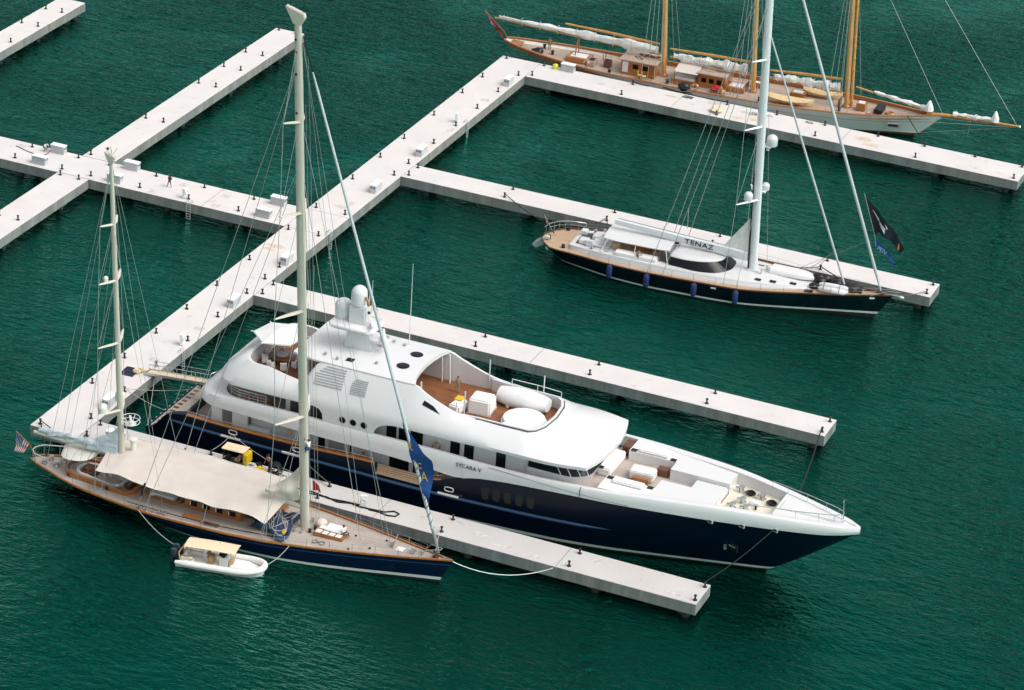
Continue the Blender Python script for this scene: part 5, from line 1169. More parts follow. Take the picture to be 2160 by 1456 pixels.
B().tube([(37.3, -0.7, 2.8), (39.2, -0.3, 3.5), (40.4, 0, 3.45), (39.2, 0.3, 3.5), (37.3, 0.7, 2.8)], 0.045, 6).build('pulpit', MATS['steel'], tz, smooth=60)
B().tube([(38.4, 0, 2.85), (39.6, 0, 3.0), (40.5, 0, 3.02)], 0.09, 6).build('bow_roller', MATS['steel'], tz)
B().ball((40.5, 0, 2.95), 0.2, 10, 6, sc=(1.6, .8, .8)).build('bow_anchor', MATS['boot_white'], tz, smooth=60)
# coachroof: long white trunk with teak side decks
def loft_x(rows, m, name, parent, smooth=45):
    """rows: list of (x, half width bottom, half width top, z0, z1, crown)"""
    rs = []
    for x, w0, w1, z0, z1, cr in rows:
        rs.append([(x, -w0, z0), (x, -lerp(w0, w1, .8), lerp(z0, z1, .75)), (x, -w1, z1), (x, -w1*.5, z1 + cr*.75), (x, 0, z1 + cr), (x, w1*.5, z1 + cr*.75), (x, w1, z1), (x, lerp(w0, w1, .8), lerp(z0, z1, .75)), (x, w0, z0)])
    return B().rings(rs).build(name, m, parent, smooth=smooth)
loft_x([(5.6, 2.4, 2.2, 1.9, 2.25, .05), (7, 3.1, 2.9, 1.9, 2.5, .08), (10, 3.55, 3.35, 1.9, 2.6, .1), (15, 3.75, 3.5, 1.95, 2.6, .14), (20, 3.6, 3.3, 2.0, 2.55, .2), (23.5, 3.2, 2.9, 2.05, 2.55, .2), (26, 2.8, 2.5, 2.1, 2.55, .2), (29, 1.95, 1.7, 2.2, 2.5, .15), (31.4, 1.1, 0.9, 2.3, 2.4, .08), (32.4, .4, .25, 2.35, 2.38, .02)], MATS['white_paint'], 'coachroof', tz)
# aft cockpit, sugar scoop stern
loft_x([(3.7, 1.9, 1.75, 1.85, 2.2, .0), (4.1, 2.35, 2.2, 1.85, 2.35, .0), (5.7, 2.7, 2.5, 1.9, 2.4, .0), (7.2, 3.0, 2.8, 1.9, 2.5, .0)], MATS['white_paint'], 'aft_coaming', tz)
B().span((4.4, -1.5, 2.36), (5.6, 1.5, 2.46)).build('aft_cockpit_sole', MATS['interior'], tz)
for x, y, l, w, h in ((4.5, 1.2, .7, .9, .5), (5.2, -1.0, 1.0, 1.1, .45), (6.2, .6, .9, 1.2, .5), (6.0, -1.6, .8, .5, .7)): B().box((x, y, 2.4 + h/2), (l, w, h)).build('cockpit_locker', MATS['white_paint'], tz, bevel=.06)
b = B(); b.rings([[(-.9, y, .75), (.35, y, 1.75), (.5, y, 1.1), (-.4, y, .5)] for y in (-.75, 0, .75)]); b.build('swim_step', MATS['grey_plastic'], tz)
B().box((.9, -.9, 2.1), (.5, .3, .4)).build('stern_locker', MATS['white_paint'], tz, bevel=.05)
for x, y in ((2.2, 2.5), (1.0, -.6), (3.2, -2.2)): B().lathe((x, y, 1.85), [(.22, 0), (.16, .22), (.22, .36), (.02, .4)], 10).build('capstan', MATS['iron'], tz, smooth=50)
# cockpit well, seats, wheels under the bimini
for x0, x1, w in ((6.2, 8.3, 1.9), (9.2, 14.0, 2.2)):
    b = B(); b.prism([(x0, -w), (x1, -w), (x1, w), (x0, w)], 2.62, 2.74); b.build('cockpit_sole', MATS['teak_tan' if x0 > 9 else 'white_paint'], tz)
for s in (-1, 1):
    B().span((9.3, s*2.55 - 0.55, 2.6), (14.0, s*2.55 + 0.55, 3.0)).build('cockpit_seat', MATS['cushion'], tz, bevel=0.06)
    B().tube([(7.3, s*1.1 + 0.55*math.cos(a*PI/8), 3.2 + 0.55*math.sin(a*PI/8)) for a in range(16)], 0.045, 5, closed=True).build('steering_wheel', MATS['steel'], tz)
    B().box((7.6, s*1.1, 2.95), (0.35, 0.4, 0.7)).build('wheel_pedestal', MATS['white_paint'], tz, bevel=0.05)
    for x, y in ((6.5, 2.3), (8.4, 2.5), (5.6, 1.7)): B().lathe((x, s*y, 2.5), [(0.2, 0), (0.15, 0.25), (0.2, 0.4), (0.02, 0.42)], 12).build('winch', MATS['steel'], tz, smooth=50)
B().box((11.6, -0.2, 3.0), (2.4, 1.2, 0.5)).build('cockpit_table', MATS['varnish'], tz, bevel=0.05); B().box((9.0, -1.0, 3.05), (1.0, 1.4, 0.8)).build('companion_seat', MATS['teak_tan'], tz, bevel=0.1)
B().box((13.6, -0.6, 3.1), (0.8, 2.8, 0.9)).build('companionway', MATS['varnish_dark'], tz, bevel=0.05)
# bimini: hard white top with rounded edges
def bim():
    rs = []
    for k in range(13):
        u = k/12; x = lerp(7.7, 15.2, u); w = 2.35*(1 - 0.10*(abs(2*u - 1))**4); e = 0.18*(1 - 0.3*abs(2*u - 1))
        rs.append([(x, -w, 3.88), (x, -w - .02, 3.98), (x, -w*.8, 4.2), (x, -w*.4, 4.3), (x, 0, 4.33), (x, w*.4, 4.3), (x, w*.8, 4.2), (x, w + .02, 3.98), (x, w, 3.88), (x, 0, 4.18)])
    return B().rings(rs)
bim().build('bimini', MATS['white_paint'], tz, smooth=50)
for x in (8.2, 11.4, 14.8):
    for s in (-1, 1): B().cyl((x, s*2.2, 3.95), (x + (0.5 if x > 14 else -0.5 if x < 9 else 0), s*2.9, 2.6), 0.05, n=6).build('bimini_strut', MATS['white_paint'], tz)
for s in (-1, 1):
    b = B(); b.strip([(14.4, s*2.3, 3.9), (15.6, s*2.2, 3.7)], [(14.2, s*2.5, 2.7), (15.8, s*2.6, 2.75)]); b.build('spray_screen', MATS['interior'], tz)
# deckhouse: white roof with a wrap-round dark window
def glass_ring(z, xa, xf, w, n=10):
    P = [(xa, -w*0.93)]
    for k in range(n + 1): a = PI/2*k/n; P.append((xf - 4.2 + 4.2*math.sin(a)**1.1, -w*math.cos(a)**0.8 if math.cos(a) > 1e-6 else 0.0))
    return [(x, y, z(x) if callable(z) else z) for x, y in P] + [(x, -y, z(x) if callable(z) else z) for x, y in reversed(P[:-1])]
g0 = glass_ring(lambda x: 2.72 - 0.02*(x - 15), 15.4, 22.3, 3.05); g1 = glass_ring(lambda x: 3.55 - 0.0*(x-15), 15.6, 20.9, 2.6)
b = B(); b.rings([g0, g1], cap=False); b.build('deckhouse_window', MATS['glass_dark'], tz, smooth=50)
def roof_ring(f, dz): return [(lerp(x, 17.6, 1 - f), y*f, 3.55 + dz) for x, y, z in glass_ring(3.5, 15.3, 21.0, 2.68)]
B().rings([roof_ring(0.99, -0.06), roof_ring(1.0, 0.02), roof_ring(0.93, 0.16), roof_ring(0.7, 0.27), roof_ring(0.35, 0.32), roof_ring(0.05, 0.33)]).build('deckhouse_roof', MATS['white_paint'], tz, smooth=50)
B().tube([(15.5, -2.6, 3.6), (15.55, 0, 3.9), (15.5, 2.6, 3.6)], 0.07, 6).build('roof_trim', MATS['grey_plastic'], tz)
# mast, boom with the yacht's name, triangular luff cover
tmx = lambda z: lerp(24.12, 22.5, (z - 2.5)/41.0)
tm = mast(tz, (24.1, 0, 2.4), (22.5, 0, 43.5), (0.95, 0.66), (0.85, 0.6), MATS['mast_white'], 'mast', 0.97)
B().box((24.1, 0, 2.75), (1.4, 1.1, 0.25)).build('mast_collar', MATS['white_paint'], tm, bevel=0.08)
for y in (-0.28, -0.05, 0.2): B().tube([(tmx(2.7) - 0.55, y, 2.8), (tmx(14) - 0.5, y, 14)], 0.05, 5).build('halyard', MATS['black'], tm)
SPT = [(11.0, 3.0, 1.55), (19.4, 2.7, 1.2), (26.9, 2.2, 0.95), (34.5, 1.6, 0.7)]
for z, l, sw in SPT:
    for s in (-1, 1): spreader(tz, (tmx(z), s*0.3, z), (tmx(z) - sw, s*l, z + 0.2), MATS['mast_white'], 0.6, 0.25)
for s in (-1, 1):
    T = [(tmx(z) - sw, s*l, z + 0.2) for z, l, sw in SPT]
    stay(tz, [(22.0, s*4.2, tzs(22))] + T + [(22.55, 0, 43.0)], 0.03, name='cap_shroud')
    stay(tz, [(23.4, s*4.1, tzs(23)), (tmx(11), s*0.3, 10.8)], 0.026, name='lower_shroud')
    for k in range(3): stay(tz, [T[k], (tmx(SPT[k+1][0]), s*0.3, SPT[k+1][0] - 0.2)], 0.03, name='diagonal_shroud')
    stay(tz, [(13.5, s*4.4, tzs(13)), (tmx(38), s*.2, 38)], 0.035, name='running_backstay'); stay(tz, [(15.2, s*4.4, tzs(15)), (tmx(33), s*.2, 33)], 0.035, name='running_backstay')
stay(tz, [(15.6, 3.0, 4.6), (15.2, 4.3, 6.6)], 0.03, name='boom_vang_line')
stay(tz, [(25.4, 1.0, 2.7), (tmx(24) + .4, .4, 24)], 0.02, name='halyard')
for a, c, r0 in (((38.35, 0, 2.9), (22.9, 0, 43.2), 0.165), ((34.45, 0, 2.6), (22.95, 0, 30.6), 0.12)):
    A, C_ = Vector(a), Vector(c); B().tube([A, A.lerp(C_, 0.03), A.lerp(C_, 0.06), A.lerp(C_, 0.5), A.lerp(C_, 0.95), C_], [0.08, 0.1, r0, r0, r0*0.75, 0.05], 10).build('furled_headsail', MATS['stay_grey'], tz, smooth=60)
    B().lathe(a, [(0.25, 0), (0.25, 0.2), (0.1, 0.4)], 10).build('furler_drum', MATS['black'], tz)
stay(tz, [(27.8, 2.6, 2.3), (36.5, 0.0, 8.9), (28.3, 1.9, 2.3)], 0.022, name='sheet'); stay(tz, [(29.2, 2.2, 2.35), (32.85, 0, 7.0), (29.8, 1.4, 2.4)], 0.022, name='sheet')
rs = []
for k in range(15):
    u = k/14; x = lerp(23.4, 8.3, u); zt = lerp(4.75, 5.55, u); h = lerp(1.05, 0.62, u**1.3); w = lerp(0.42, 0.3, u)
    rs.append([(x, -w*.7, zt - h), (x, -w, zt - h*.55), (x, -w*.85, zt - .08), (x, 0, zt + .05), (x, w*.85, zt - .08), (x, w, zt - h*.55), (x, w*.7, zt - h), (x, 0, zt - h - .06)])
bo = B().rings(rs).build('boom', MATS['mast_white'], tz, smooth=50)
B().tube([(22.8, -0.02, 4.82), (8.6, -0.02, 5.6)], 0.05, 5).build('boom_slot', MATS['grey_plastic'], bo)
t = text_mesh('TENAZ', 0.78, MATS['black'], 'name_lettering', bo, (16.3, -0.44, 4.42), (PI/2 - 0.12, -0.0, 0), 0.02, 0, 1.28, 1.05); t.rotation_euler = (PI/2 - 0.1, 0.052, 0)
b = B(); b.rings([[(23.35, y, 4.6), (20.6, y, 4.9), (23.2, y, 8.6)] for y in (-0.12, 0.12)]); b.build('luff_cover', MATS['sail_white'], tz)
def tdome(p, r, nm='satellite_dome'): B().dome(p, r, r*0.9, 16, base=r*1.1).build(nm, MATS['white_paint'], tz, smooth=60)
tdome((24.55, 0.7, 17.1), 0.62); tdome((24.35, 0.8, 11.9), 0.42); tdome((23.05, -1.15, 11.2), 0.48); tdome((24.2, 0.6, 16.5), 0.2)
for x, y, z in ((24.2, 0.5, 17.1), (24.1, 0.5, 11.9)): B().box((x, y, z - 0.05), (0.9, 0.9, 0.1)).build('dome_bracket', MATS['mast_white'], tz)
# foredeck fittings
for x, y in ((25.2, -2.0), (26.8, -1.75), (28.9, -1.15), (26.0, 1.9), (25.0, 0.9), (24.6, 1.5)): B().box((x, y, 2.66 - 0.05*(x > 28)), (0.7, 0.5, 0.06)).build('deck_hatch', MATS['glass_dark'], tz, bevel=0.02)
for x, y in ((25.5, 0.5), (25.9, 0.1), (25.2, -.6)): B().lathe((x, y, 2.65), [(0.2, 0), (0.12, 0.2), (0.14, 0.7), (0.22, 0.8), (0.02, .85)], 12).build('vent_cowl', MATS['white_paint'], tz, smooth=50)
B().box((30.8, -1.75, 2.36), (0.9, 0.5, 0.12)).build('fore_hatch', MATS['black'], tz)
for x, y in ((36.0, 0.5), (36.1, -0.3)): B().lathe((x, y, 2.6), [(0.25, 0), (0.15, 0.2), (0.22, 0.45), (0.02, .5)], 12).build('windlass', MATS['iron'], tz, smooth=50)
B().tube([(36.3, .4, 2.75), (38.2, .35, 2.95)], 0.06, 5).build('anchor_chain', MATS['iron'], tz)
for x, m in ((1.3, 0), (20.9, 0), (37.4, 0)): B().box((x + 0.1, -(thd(x) + 0.0) , tzs(x) - 0.28), (0.55, 0.12, 0.12), rz=0.0 if x > 5 and x < 30 else (0.5 if x > 30 else -0.9)).build('side_light', MATS['boot_white'], tz)
# loose things on the sloop
def fender(x, sg, label, fr, hdf, r=0.33, L_=1.35, z=0.55, group='blue fenders hung along the sloop', m='fender_blue', ztop=2.0):
    y = sg*(hdf(x) + r*0.75 - 0.05); t = fr.place('fender', label, 'fender', (x, y, z), 0, group)
    B().lathe((0, 0, 0), [(0.05, -.06), (r*.8, 0), (r, 0.14), (r, L_ - .14), (r*.8, L_), (0.05, L_ + .06)], 14).build('body', MATS[m], t, smooth=50)
    B().cyl((0, 0, L_), (0, -sg*r*.9, ztop - z), 0.025, n=5).build('lanyard', MATS['rope_pale'], t)
for x, q in ((9.3, 'hung nearest the stern'), (13.6, 'second from the stern'), (18.9, 'below the dark window'), (23.5, 'hung below the mast')): fender(x, -1, 'dark blue fender on the black sloop near side, ' + q, TF, thd)
t = TF.place('covered_dinghy', 'white dinghy upside down on the sloop coachroof before its mast', 'dinghy', (26.0, 0.85, 2.7), -1)
rs = []
for k in range(13):
    u = k/12; x = 5.2*u; w = 0.95*(1 - max(0, (u - .45)/.55)**2.2)**0.7 + 0.03; h = 0.62*(1 - max(0, (u - .6)/.4)**2*.6)
    rs.append([(x, -w, 0.05), (x, -w*.95, h*.55), (x, -w*.6, h*.95), (x, 0, h), (x, w*.6, h*.95), (x, w*.95, h*.55), (x, w, 0.05)])
B().rings(rs).build('hull', MATS['white_soft'], t, smooth=60)
for x in (1.2, 3.4): B().box((x, 0, 0.02), (0.25, 1.9, 0.1)).build('chock', MATS['teak_tan'], t)
t = TF.place('inflatable_raft', 'white inflatable raft stowed on the sloop foredeck edge', 'inflatable boat', (31.7, -0.95, 2.4), 2)
b = B(); 
for y, z, r in ((-0.42, .35, .36), (0.42, .35, .36), (0, .68, .3)): b.tube([(0, y*.6, z), (0.35, y, z), (1.6, y, z), (2.8, y, z), (3.15, y*.5, z + .05)], [r*.4, r*.95, r, r*.95, r*.4], 12)
b.build('tube', MATS['white_soft'], t, smooth=60)
for x in (0.6, 2.3): B().tube([(x, 0.78*math.cos(a), .35 + .68*math.sin(a)) for a in [PI*k/8 for k in range(9)]], 0.03, 5).build('lashing', MATS['black'], t)
def heap(label, fr, p, s, m, cat='sail bag', seed=1, name='sail_bag'):
    rd = random.Random(seed); b = B()
    for k in range(7): b.ball(((rd.random() - .5)*s[0], (rd.random() - .5)*s[1], s[2]*(.25 + .3*rd.random())), s[2]*(.5 + .25*rd.random()), 9, 6, sc=(1.25, 1, .75))
    o = b.build(name, MATS[m], None, smooth=60); o.location = fr(*p); return tag(o, label, cat)
heap('black sail bag heaped behind the white raft on the sloop foredeck', TF, (32.3, 1.0, 2.45), (2.6, 1.0, 0.9), 'black', seed=4)
heap('black tangle of gear at the foot of the sloop inner forestay', TF, (35.0, 0.0, 2.5), (0.9, 1.1, 0.9), 'iron', 'rope heap', 6, 'rope_heap')
heap('small dark bundle at the aft end of the white raft', TF, (31.2, -0.6, 2.4), (0.5, 0.7, 0.55), 'black', 'bag', 9)

# ------------------------------------------------------------------ white three masted schooner behind the far finger pier
mat('schooner_white', (0.66, 0.665, 0.63), 0.3, coat=0.3, var=0.04, vscale=0.5); mat('spar_wood', (0.50, 0.27, 0.085), 0.35, coat=0.3, var=0.22, vscale=2, stretch=(4, 4, 0.4)); mat('spar_orange', (0.52, 0.25, 0.06), 0.35, coat=0.3, var=0.2, vscale=2)
mat('cover_tan', (0.66, 0.49, 0.27), 0.75, var=0.08); teak('teak_old', (0.36, 0.27, 0.21), (0.50, 0.40, 0.33), 0.16, 'Y', (0.17, 0.12, 0.09))
SF = Frame(-1.5, 117.4, 2.4)
sc_ = SF.root('schooner', 'white three masted wooden schooner with varnished spars and bowsprit at the far pier', 'sailing ship')
SL = 57.2
SHD = [(0, 0.55), (1.5, 1.3), (4, 2.05), (7, 2.75), (11, 3.4), (14, 3.7), (22, 4.15), (30, 4.3), (35, 4.3), (40, 4.0), (43.5, 3.65), (48, 2.85), (51, 2.05), (53.5, 1.2), (56, 0.4), (57.2, 0.05)]
SHW = [(0, 0.05), (8, 0.9), (12, 2.2), (18, 3.4), (26, 3.9), (35, 3.8), (42, 3.0), (47, 2.0), (52, 0.8), (57.2, 0.03)]
SZS = [(0, 2.5), (7, 2.13), (14, 1.95), (25, 2.0), (35, 2.2), (43.5, 2.46), (48, 2.65), (53.5, 3.05), (57.2, 3.45)]
shd = lambda x: interp(SHD, x); szs = lambda x: interp(SZS, x); sdz = lambda x: interp(SZS, x) - 0.5
yachthull(sc_, SL, SHD, SHW, SZS, 52.8, 8.0, [MATS['schooner_white'], MATS['varnish_dark'], MATS['antifoul'], MATS['seam']], [0, 0.12, 0.22, 0.3, 0.45, 0.6, 0.74, 0.76, 0.9, 0.985, 1], [2, 2, 1, 0, 0, 0, 3, 0, 0, 1], n=52)
deckplate(sc_, SL, shd, sdz, MATS['teak_old'], 0.16, 0.0, 0.3)
toerail(sc_, SL, shd, szs, MATS['varnish'], (0.3, 0.09), name='caprail', n=52)
for sg in (-1, 1):
    xs = frange(0.4, 56, 1.2); b = B(); b.strip([(x, sg*(shd(x) - 0.17), sdz(x)) for x in xs], [(x, sg*(shd(x) - 0.17), szs(x)) for x in xs]); b.build('bulwark_inside', MATS['varnish'], sc_, smooth=40)
def hbox(name, c, d, m, par=None, bev=0.03, **k): return B().box(c, d, **k).build(name, MATS[m], par or sc_, bevel=bev)
d1 = hbox('deckhouse', (18.4, 0, 2.45), (4.5, 3.5, 2.0), 'varnish'); hbox('deckhouse_roof', (18.45, 0, 3.52), (5.0, 4.1, 0.14), 'teak_old', d1)
for s in (-1, 1):
    B().box((16.75, s*1.77, 2.55), (0.75, 0.04, 1.4)).build('door', MATS['white_cloth'], d1)
    for x in (18.1, 19.4): B().box((x, s*1.77, 2.75), (0.7, 0.04, 0.6)).build('deckhouse_window', MATS['glass_dark'], d1)
B().tube([(17.9, -.2, 3.6), (18.8, -1.0, 3.62), (18.2, -1.1, 3.62), (17.6, -.5, 3.62)], 0.05, 5, closed=True).build('roof_frame', MATS['iron'], d1)
for k in range(5): B().box((18.2 + .5*k, .5 - .1*(k % 2), 3.68), (0.7, 0.35, 0.18), rz=k).build('roof_gear', MATS['varnish_dark'], d1)
B().tube([(19.9, -2.3, 1.5), (19.9, -1.85, 3.6)], 0.05, 5).tube([(20.4, -2.3, 1.5), (20.4, -1.85, 3.6)], 0.05, 5).build('boarding_ladder', MATS['varnish_dark'], sc_)
d2 = hbox('chart_house', (28.0, 0, 2.5), (3.5, 3.1, 2.0), 'varnish'); hbox('chart_house_roof', (28.0, 0, 3.56), (3.9, 3.7, 0.14), 'teak_old', d2)
hbox('roof_skylight', (28.3, .9, 3.68), (1.6, 0.35, 0.12), 'white_cloth', d2); hbox('roof_hatch', (27.5, -.5, 3.66), (1.2, 0.8, 0.08), 'teak_old', d2)
for s in (-1, 1):
    for x in (27.0, 28.0, 29.0): B().box((x, s*1.57, 2.7), (0.6, 0.04, 0.6)).build('chart_house_window', MATS['glass_dark'], d2)
hbox('cockpit_coaming', (24.6, -0.2, 1.85), (3.4, 3.6, 0.8), 'varnish'); hbox('cockpit_cushion', (24.5, -0.5, 2.3), (2.6, 2.4, 0.3), 'cushion', bev=.1)
for x, y, l, w, h, m in ((10.2, -.3, 3.0, 2.4, 0.6, 'varnish'), (12.1, -.9, 1.0, 1.6, 0.7, 'teak_old'), (14.1, -.6, 0.9, 0.9, 0.9, 'varnish_dark'), (31.0, -.3, 2.4, 2.2, 0.6, 'varnish'), (38.6, .6, 1.8, 1.4, 0.7, 'varnish'), (46.9, -.1, 1.1, 1.3, 0.9, 'varnish'), (33.0, 1.8, 1.5, .9, .6, 'varnish')):
    o = hbox('skylight', (x, y, sdz(x) + h/2 + .15), (l, w, h), m, bev=.06); hbox('skylight_glass', (x, y, sdz(x) + h + .17), (l*.7, w*.6, 0.05), 'cushion' if m == 'varnish' else 'iron', o, .01)
B().tube([(13.4, 0.55*math.cos(a*PI/8), 2.7 + 0.55*math.sin(a*PI/8)) for a in range(16)], 0.05, 5, closed=True).build('steering_wheel', MATS['varnish_dark'], sc_)
hbox('aft_grating', (1.6, 0, 2.25), (1.6, 1.5, 0.1), 'varnish', bev=.02)
for x, y in ((5.0, 1.0), (6.6, -.4), (15.0, -2.6), (22.5, -2.2), (34.6, -2.6), (44.5, -1.6)): B().lathe((x, y, sdz(x)), [(0.22, 0), (0.16, 0.3), (0.25, 0.6), (0.02, .65)], 10).build('deck_winch', MATS['iron'], sc_, smooth=50)
b = B(); b.box((49.2, -.2, 2.75), (1.0, 2.0, 0.5)); b.cyl((49.2, -1.5, 2.9), (49.2, 1.2, 2.9), 0.3, n=12); b.build('windlass', MATS['iron'], sc_)
for k in range(3): B().tube([(50.6 + .5*math.cos(a*PI/6), -.4 + .4*math.sin(a*PI/6), sdz(50.6) + .12 + .1*k) for a in range(12)], 0.07, 5, closed=True).build('rope_coil', MATS['spar_wood'], sc_)
hbox('forward_grating', (48.4, -.6, 2.4), (1.1, 1.6, 0.12), 'teak_old')
B().box((51.5, -(hullx := 2.0), 1.72), (1.5, 0.35, 0.55), rz=0.28).build('hull_port_frame', MATS['seam'], sc_); B().box((51.5, -2.14, 1.78), (1.2, 0.12, 0.3), rz=0.28).build('hull_port', MATS['iron'], sc_)
# masts, gaffs, booms and loosely furled sails
smx = []
for k, (x, dx, z0, r) in enumerate(((21.35, -.066, 1.4, .34), (33.05, -.062, 1.6, .33), (45.0, -.05, 1.9, .34))):
    H_ = 36; B().tube([(x, 0, z0), (x + dx*H_*.5, 0, z0 + H_*.5), (x + dx*H_, 0, z0 + H_)], [r, r*.95, r*.6], 12).build('mast', MATS['spar_wood'], sc_, smooth=60)
    for s in (-1, 1):
        for j, q in enumerate((-.9, 0, .9, 1.8)): stay(sc_, [(x - q, s*(shd(x) - .1), szs(x)), (x + dx*24, s*.2, z0 + 24)], 0.03, name='shroud')
    B().lathe((x, 0, sdz(x)), [(0.55, 0), (0.5, 0.35), (0.34, 0.5)], 14).build('mast_coat', MATS['varnish'], sc_, smooth=50)
    for j in range(5): B().cyl((x - .9, -.7 + .35*j, sdz(x)), (x - .9, -.7 + .35*j, sdz(x) + 1.1), 0.07, n=6).build('belaying_pin_post', MATS['varnish_dark'], sc_)
    if k == 2:
        B().tube([(x + .55, .1, z0 + .5), (x + .55 + dx*H_, .1, z0 + H_)], [.2, .15], 8).build('pole_mast', MATS['spar_orange'], sc_, smooth=60)
for bx0, bx1, bz0, bz1, gx0, gx1, gz0, gz1, sd in ((20.6, -1.6, 4.3, 4.95, 20.4, 7.8, 5.55, 5.9, 5), (32.3, 21.9, 4.0, 4.2, 32.3, 21.8, 5.45, 5.2, 8), (44.2, 35.0, 3.9, 4.0, 44.1, 34.9, 5.5, 4.9, 12)):
    B().tube([(bx0, 0.15, bz0), ((bx0 + bx1)/2, .15, (bz0 + bz1)/2), (bx1, .15, bz1)], [.16, .19, .13], 10).build('boom', MATS['spar_wood'], sc_, smooth=60)
    B().tube([(gx0, .3, gz0), ((gx0 + gx1)/2, .3, (gz0 + gz1)/2 + .05), (gx1, .3, gz1)], [.15, .18, .12], 10).build('gaff', MATS['spar_orange'], sc_, smooth=60)
    bundle((bx0 - .3, 0, bz0 + .55), (bx1 + .6, 0, bz1 + .28), .72 if sd != 5 else .75, .42 if sd != 5 else .22, 40, sd, MATS['sail_white'], sc_, 'furled_sail', .28, .6)
    for j in range(9):
        f = (j + .5)/9; p = Vector((bx0, 0, bz0 + .5)).lerp(Vector((bx1, 0, bz1 + .25)), f); rr = lerp(.8, .4, f)
        B().tube([(p.x, rr*.66*math.cos(a*PI/6), p.z + rr*1.05*math.sin(a*PI/6)) for a in range(12)], 0.03, 4, closed=True).build('sail_tie', MATS['rope_pale'], sc_)
for s in (-1, 1): B().tube([(9.7, s*.7, 2.2), (9.8, s*.15, 4.55)], .08, 6).build('boom_crutch', MATS['varnish'], sc_)
B().tube([(55.0, 0, 3.2), (57.2, 0, 3.5), (66.4, 0, 3.85)], [.24, .24, .13], 10).build('bowsprit', MATS['spar_orange'], sc_, smooth=60)
B().ball((66.45, 0, 3.86), 0.16, 8, 6).build('sprit_end', MATS['white_cloth'], sc_)
bundle((58.2, 0, 3.85), (63.2, 0, 4.05), .28, .33, 14, 21, MATS['sail_white'], sc_, 'furled_jib', .4, .9); B().lathe((63.4, 0, 3.9), [(.5, 0), (.45, .5), (.15, 1.25), (.03, 1.4)], 8).build('jib_head', MATS['sail_white'], sc_, smooth=40)
B().tube([(45.9, .2, 4.9), (55.2, .1, 3.6)], .12, 8).build('staysail_boom', MATS['spar_orange'], sc_); bundle((48.2, .15, 4.7), (55.2, .1, 3.85), .22, .34, 18, 23, MATS['sail_white'], sc_, 'furled_staysail', .35, .9); B().lathe((55.2, .1, 3.7), [(.6, 0), (.5, .5), (.15, 1.2), (.03, 1.3)], 8).build('staysail_head', MATS['sail_white'], sc_, smooth=40)
for a, c in (((66.2, 0, 3.8), (43.4, 0, 34)), ((57.0, 0, 3.5), (43.9, 0, 25)), ((66.2, 0, 3.7), (54.2, 0, .6)), ((66.2, 0, 3.7), (55.5, -.9, 2.6)), ((66.2, 0, 3.7), (55.5, .9, 2.6)), ((60.5, 0, 3.5), (60.3, 0, 1.4))): stay(sc_, [a, c], .028, name='bowsprit_stay')
lifelines(sc_, lambda x: shd(x) + .05, szs, 22.5, 34.5, 10, .7)
# loose things on the schooner
def cboat(label, p, L_, w, rot):
    t = SF.place('covered_boat', label, 'rowing boat', p, rot, None); rs = []
    for k in range(15):
        u = k/14; x = L_*u; ww = max(.04, w*math.sin(PI*min(1, max(.0, u*.9 + .1)))**.55*(1 if u < .9 else .8)); h = .55 + .18*(2*u - 1)**2
        rs.append([(x, -ww*.45, 0.05), (x, -ww, h), (x, -ww*.55, h + .24), (x, 0, h + .36), (x, ww*.55, h + .24), (x, ww, h), (x, ww*.45, .05)])
    B().rings([[p_ for p_ in r] for r in rs]).build('canvas_cover', MATS['cover_tan'], t, smooth=50)
    for q in (.25, .7): B().box((L_*q, 0, 0), (.3, w*1.5, .3)).build('chock', MATS['varnish'], t)
    for q in (.2, .4, .6, .8): B().tube([(L_*q, -w*1.0, .2), (L_*q, -w, .55), (L_*q, 0, .95), (L_*q, w, .55), (L_*q, w, .2)], .025, 4).build('lashing', MATS['rope_pale'], t)
cboat('longer tan covered boat on the near side of the schooner deck', (35.4, -2.1, 1.95), 5.9, .85, 3)
cboat('shorter tan covered boat on the far side of the schooner deck, near the fore mast', (38.9, 2.0, 2.0), 5.0, .75, 0)
t = SF.place('awning', 'small tan canvas awning over the schooner cockpit beside the chart house', 'awning', (23.3, 0, 0))
B().grid(lambda u, v: (3.0*u, lerp(-2.1, 2.1, v), 3.35 + .45*(1 - (2*v - 1)**2)), 8, 10).build('canopy', MATS['canvas'], t, smooth=60)
for x in (0.05, 2.95): B().tube([(x, -2.1, 1.8), (x, -2.1, 3.35), (x, 0, 3.8), (x, 2.1, 3.35), (x, 2.1, 1.8)], .035, 5).build('hoop', MATS['iron'], t)
def ring_on(p, label, fr, rot=0): life_ring(p, .38, label, fr, rot)
ring_on((12.0, -2.9, 2.35), 'life ring standing on the schooner deck near its skylight', SF); ring_on((26.6, -3.7, 2.4), 'life ring on the schooner rail below the chart house', SF)
heap('black bundle hanging on the schooner rail left of its life ring', SF, (25.2, -3.7, 1.9), (.4, .3, .9), 'black', 'bag', 3); heap('dark sack lying on the schooner aft deck', SF, (4.8, -.9, 1.75), (.6, .5, .7), 'black', 'bag', 5)
for k, x in enumerate((28.7, 29.3)):
    o = heap('red cushion %s on the schooner bench' % ('nearer the stern' if k == 0 else 'nearer the bow'), SF, (x, -2.2, 1.95), (.4, .3, .55), 'flag_red', 'cushion', k + 30, 'cushion')
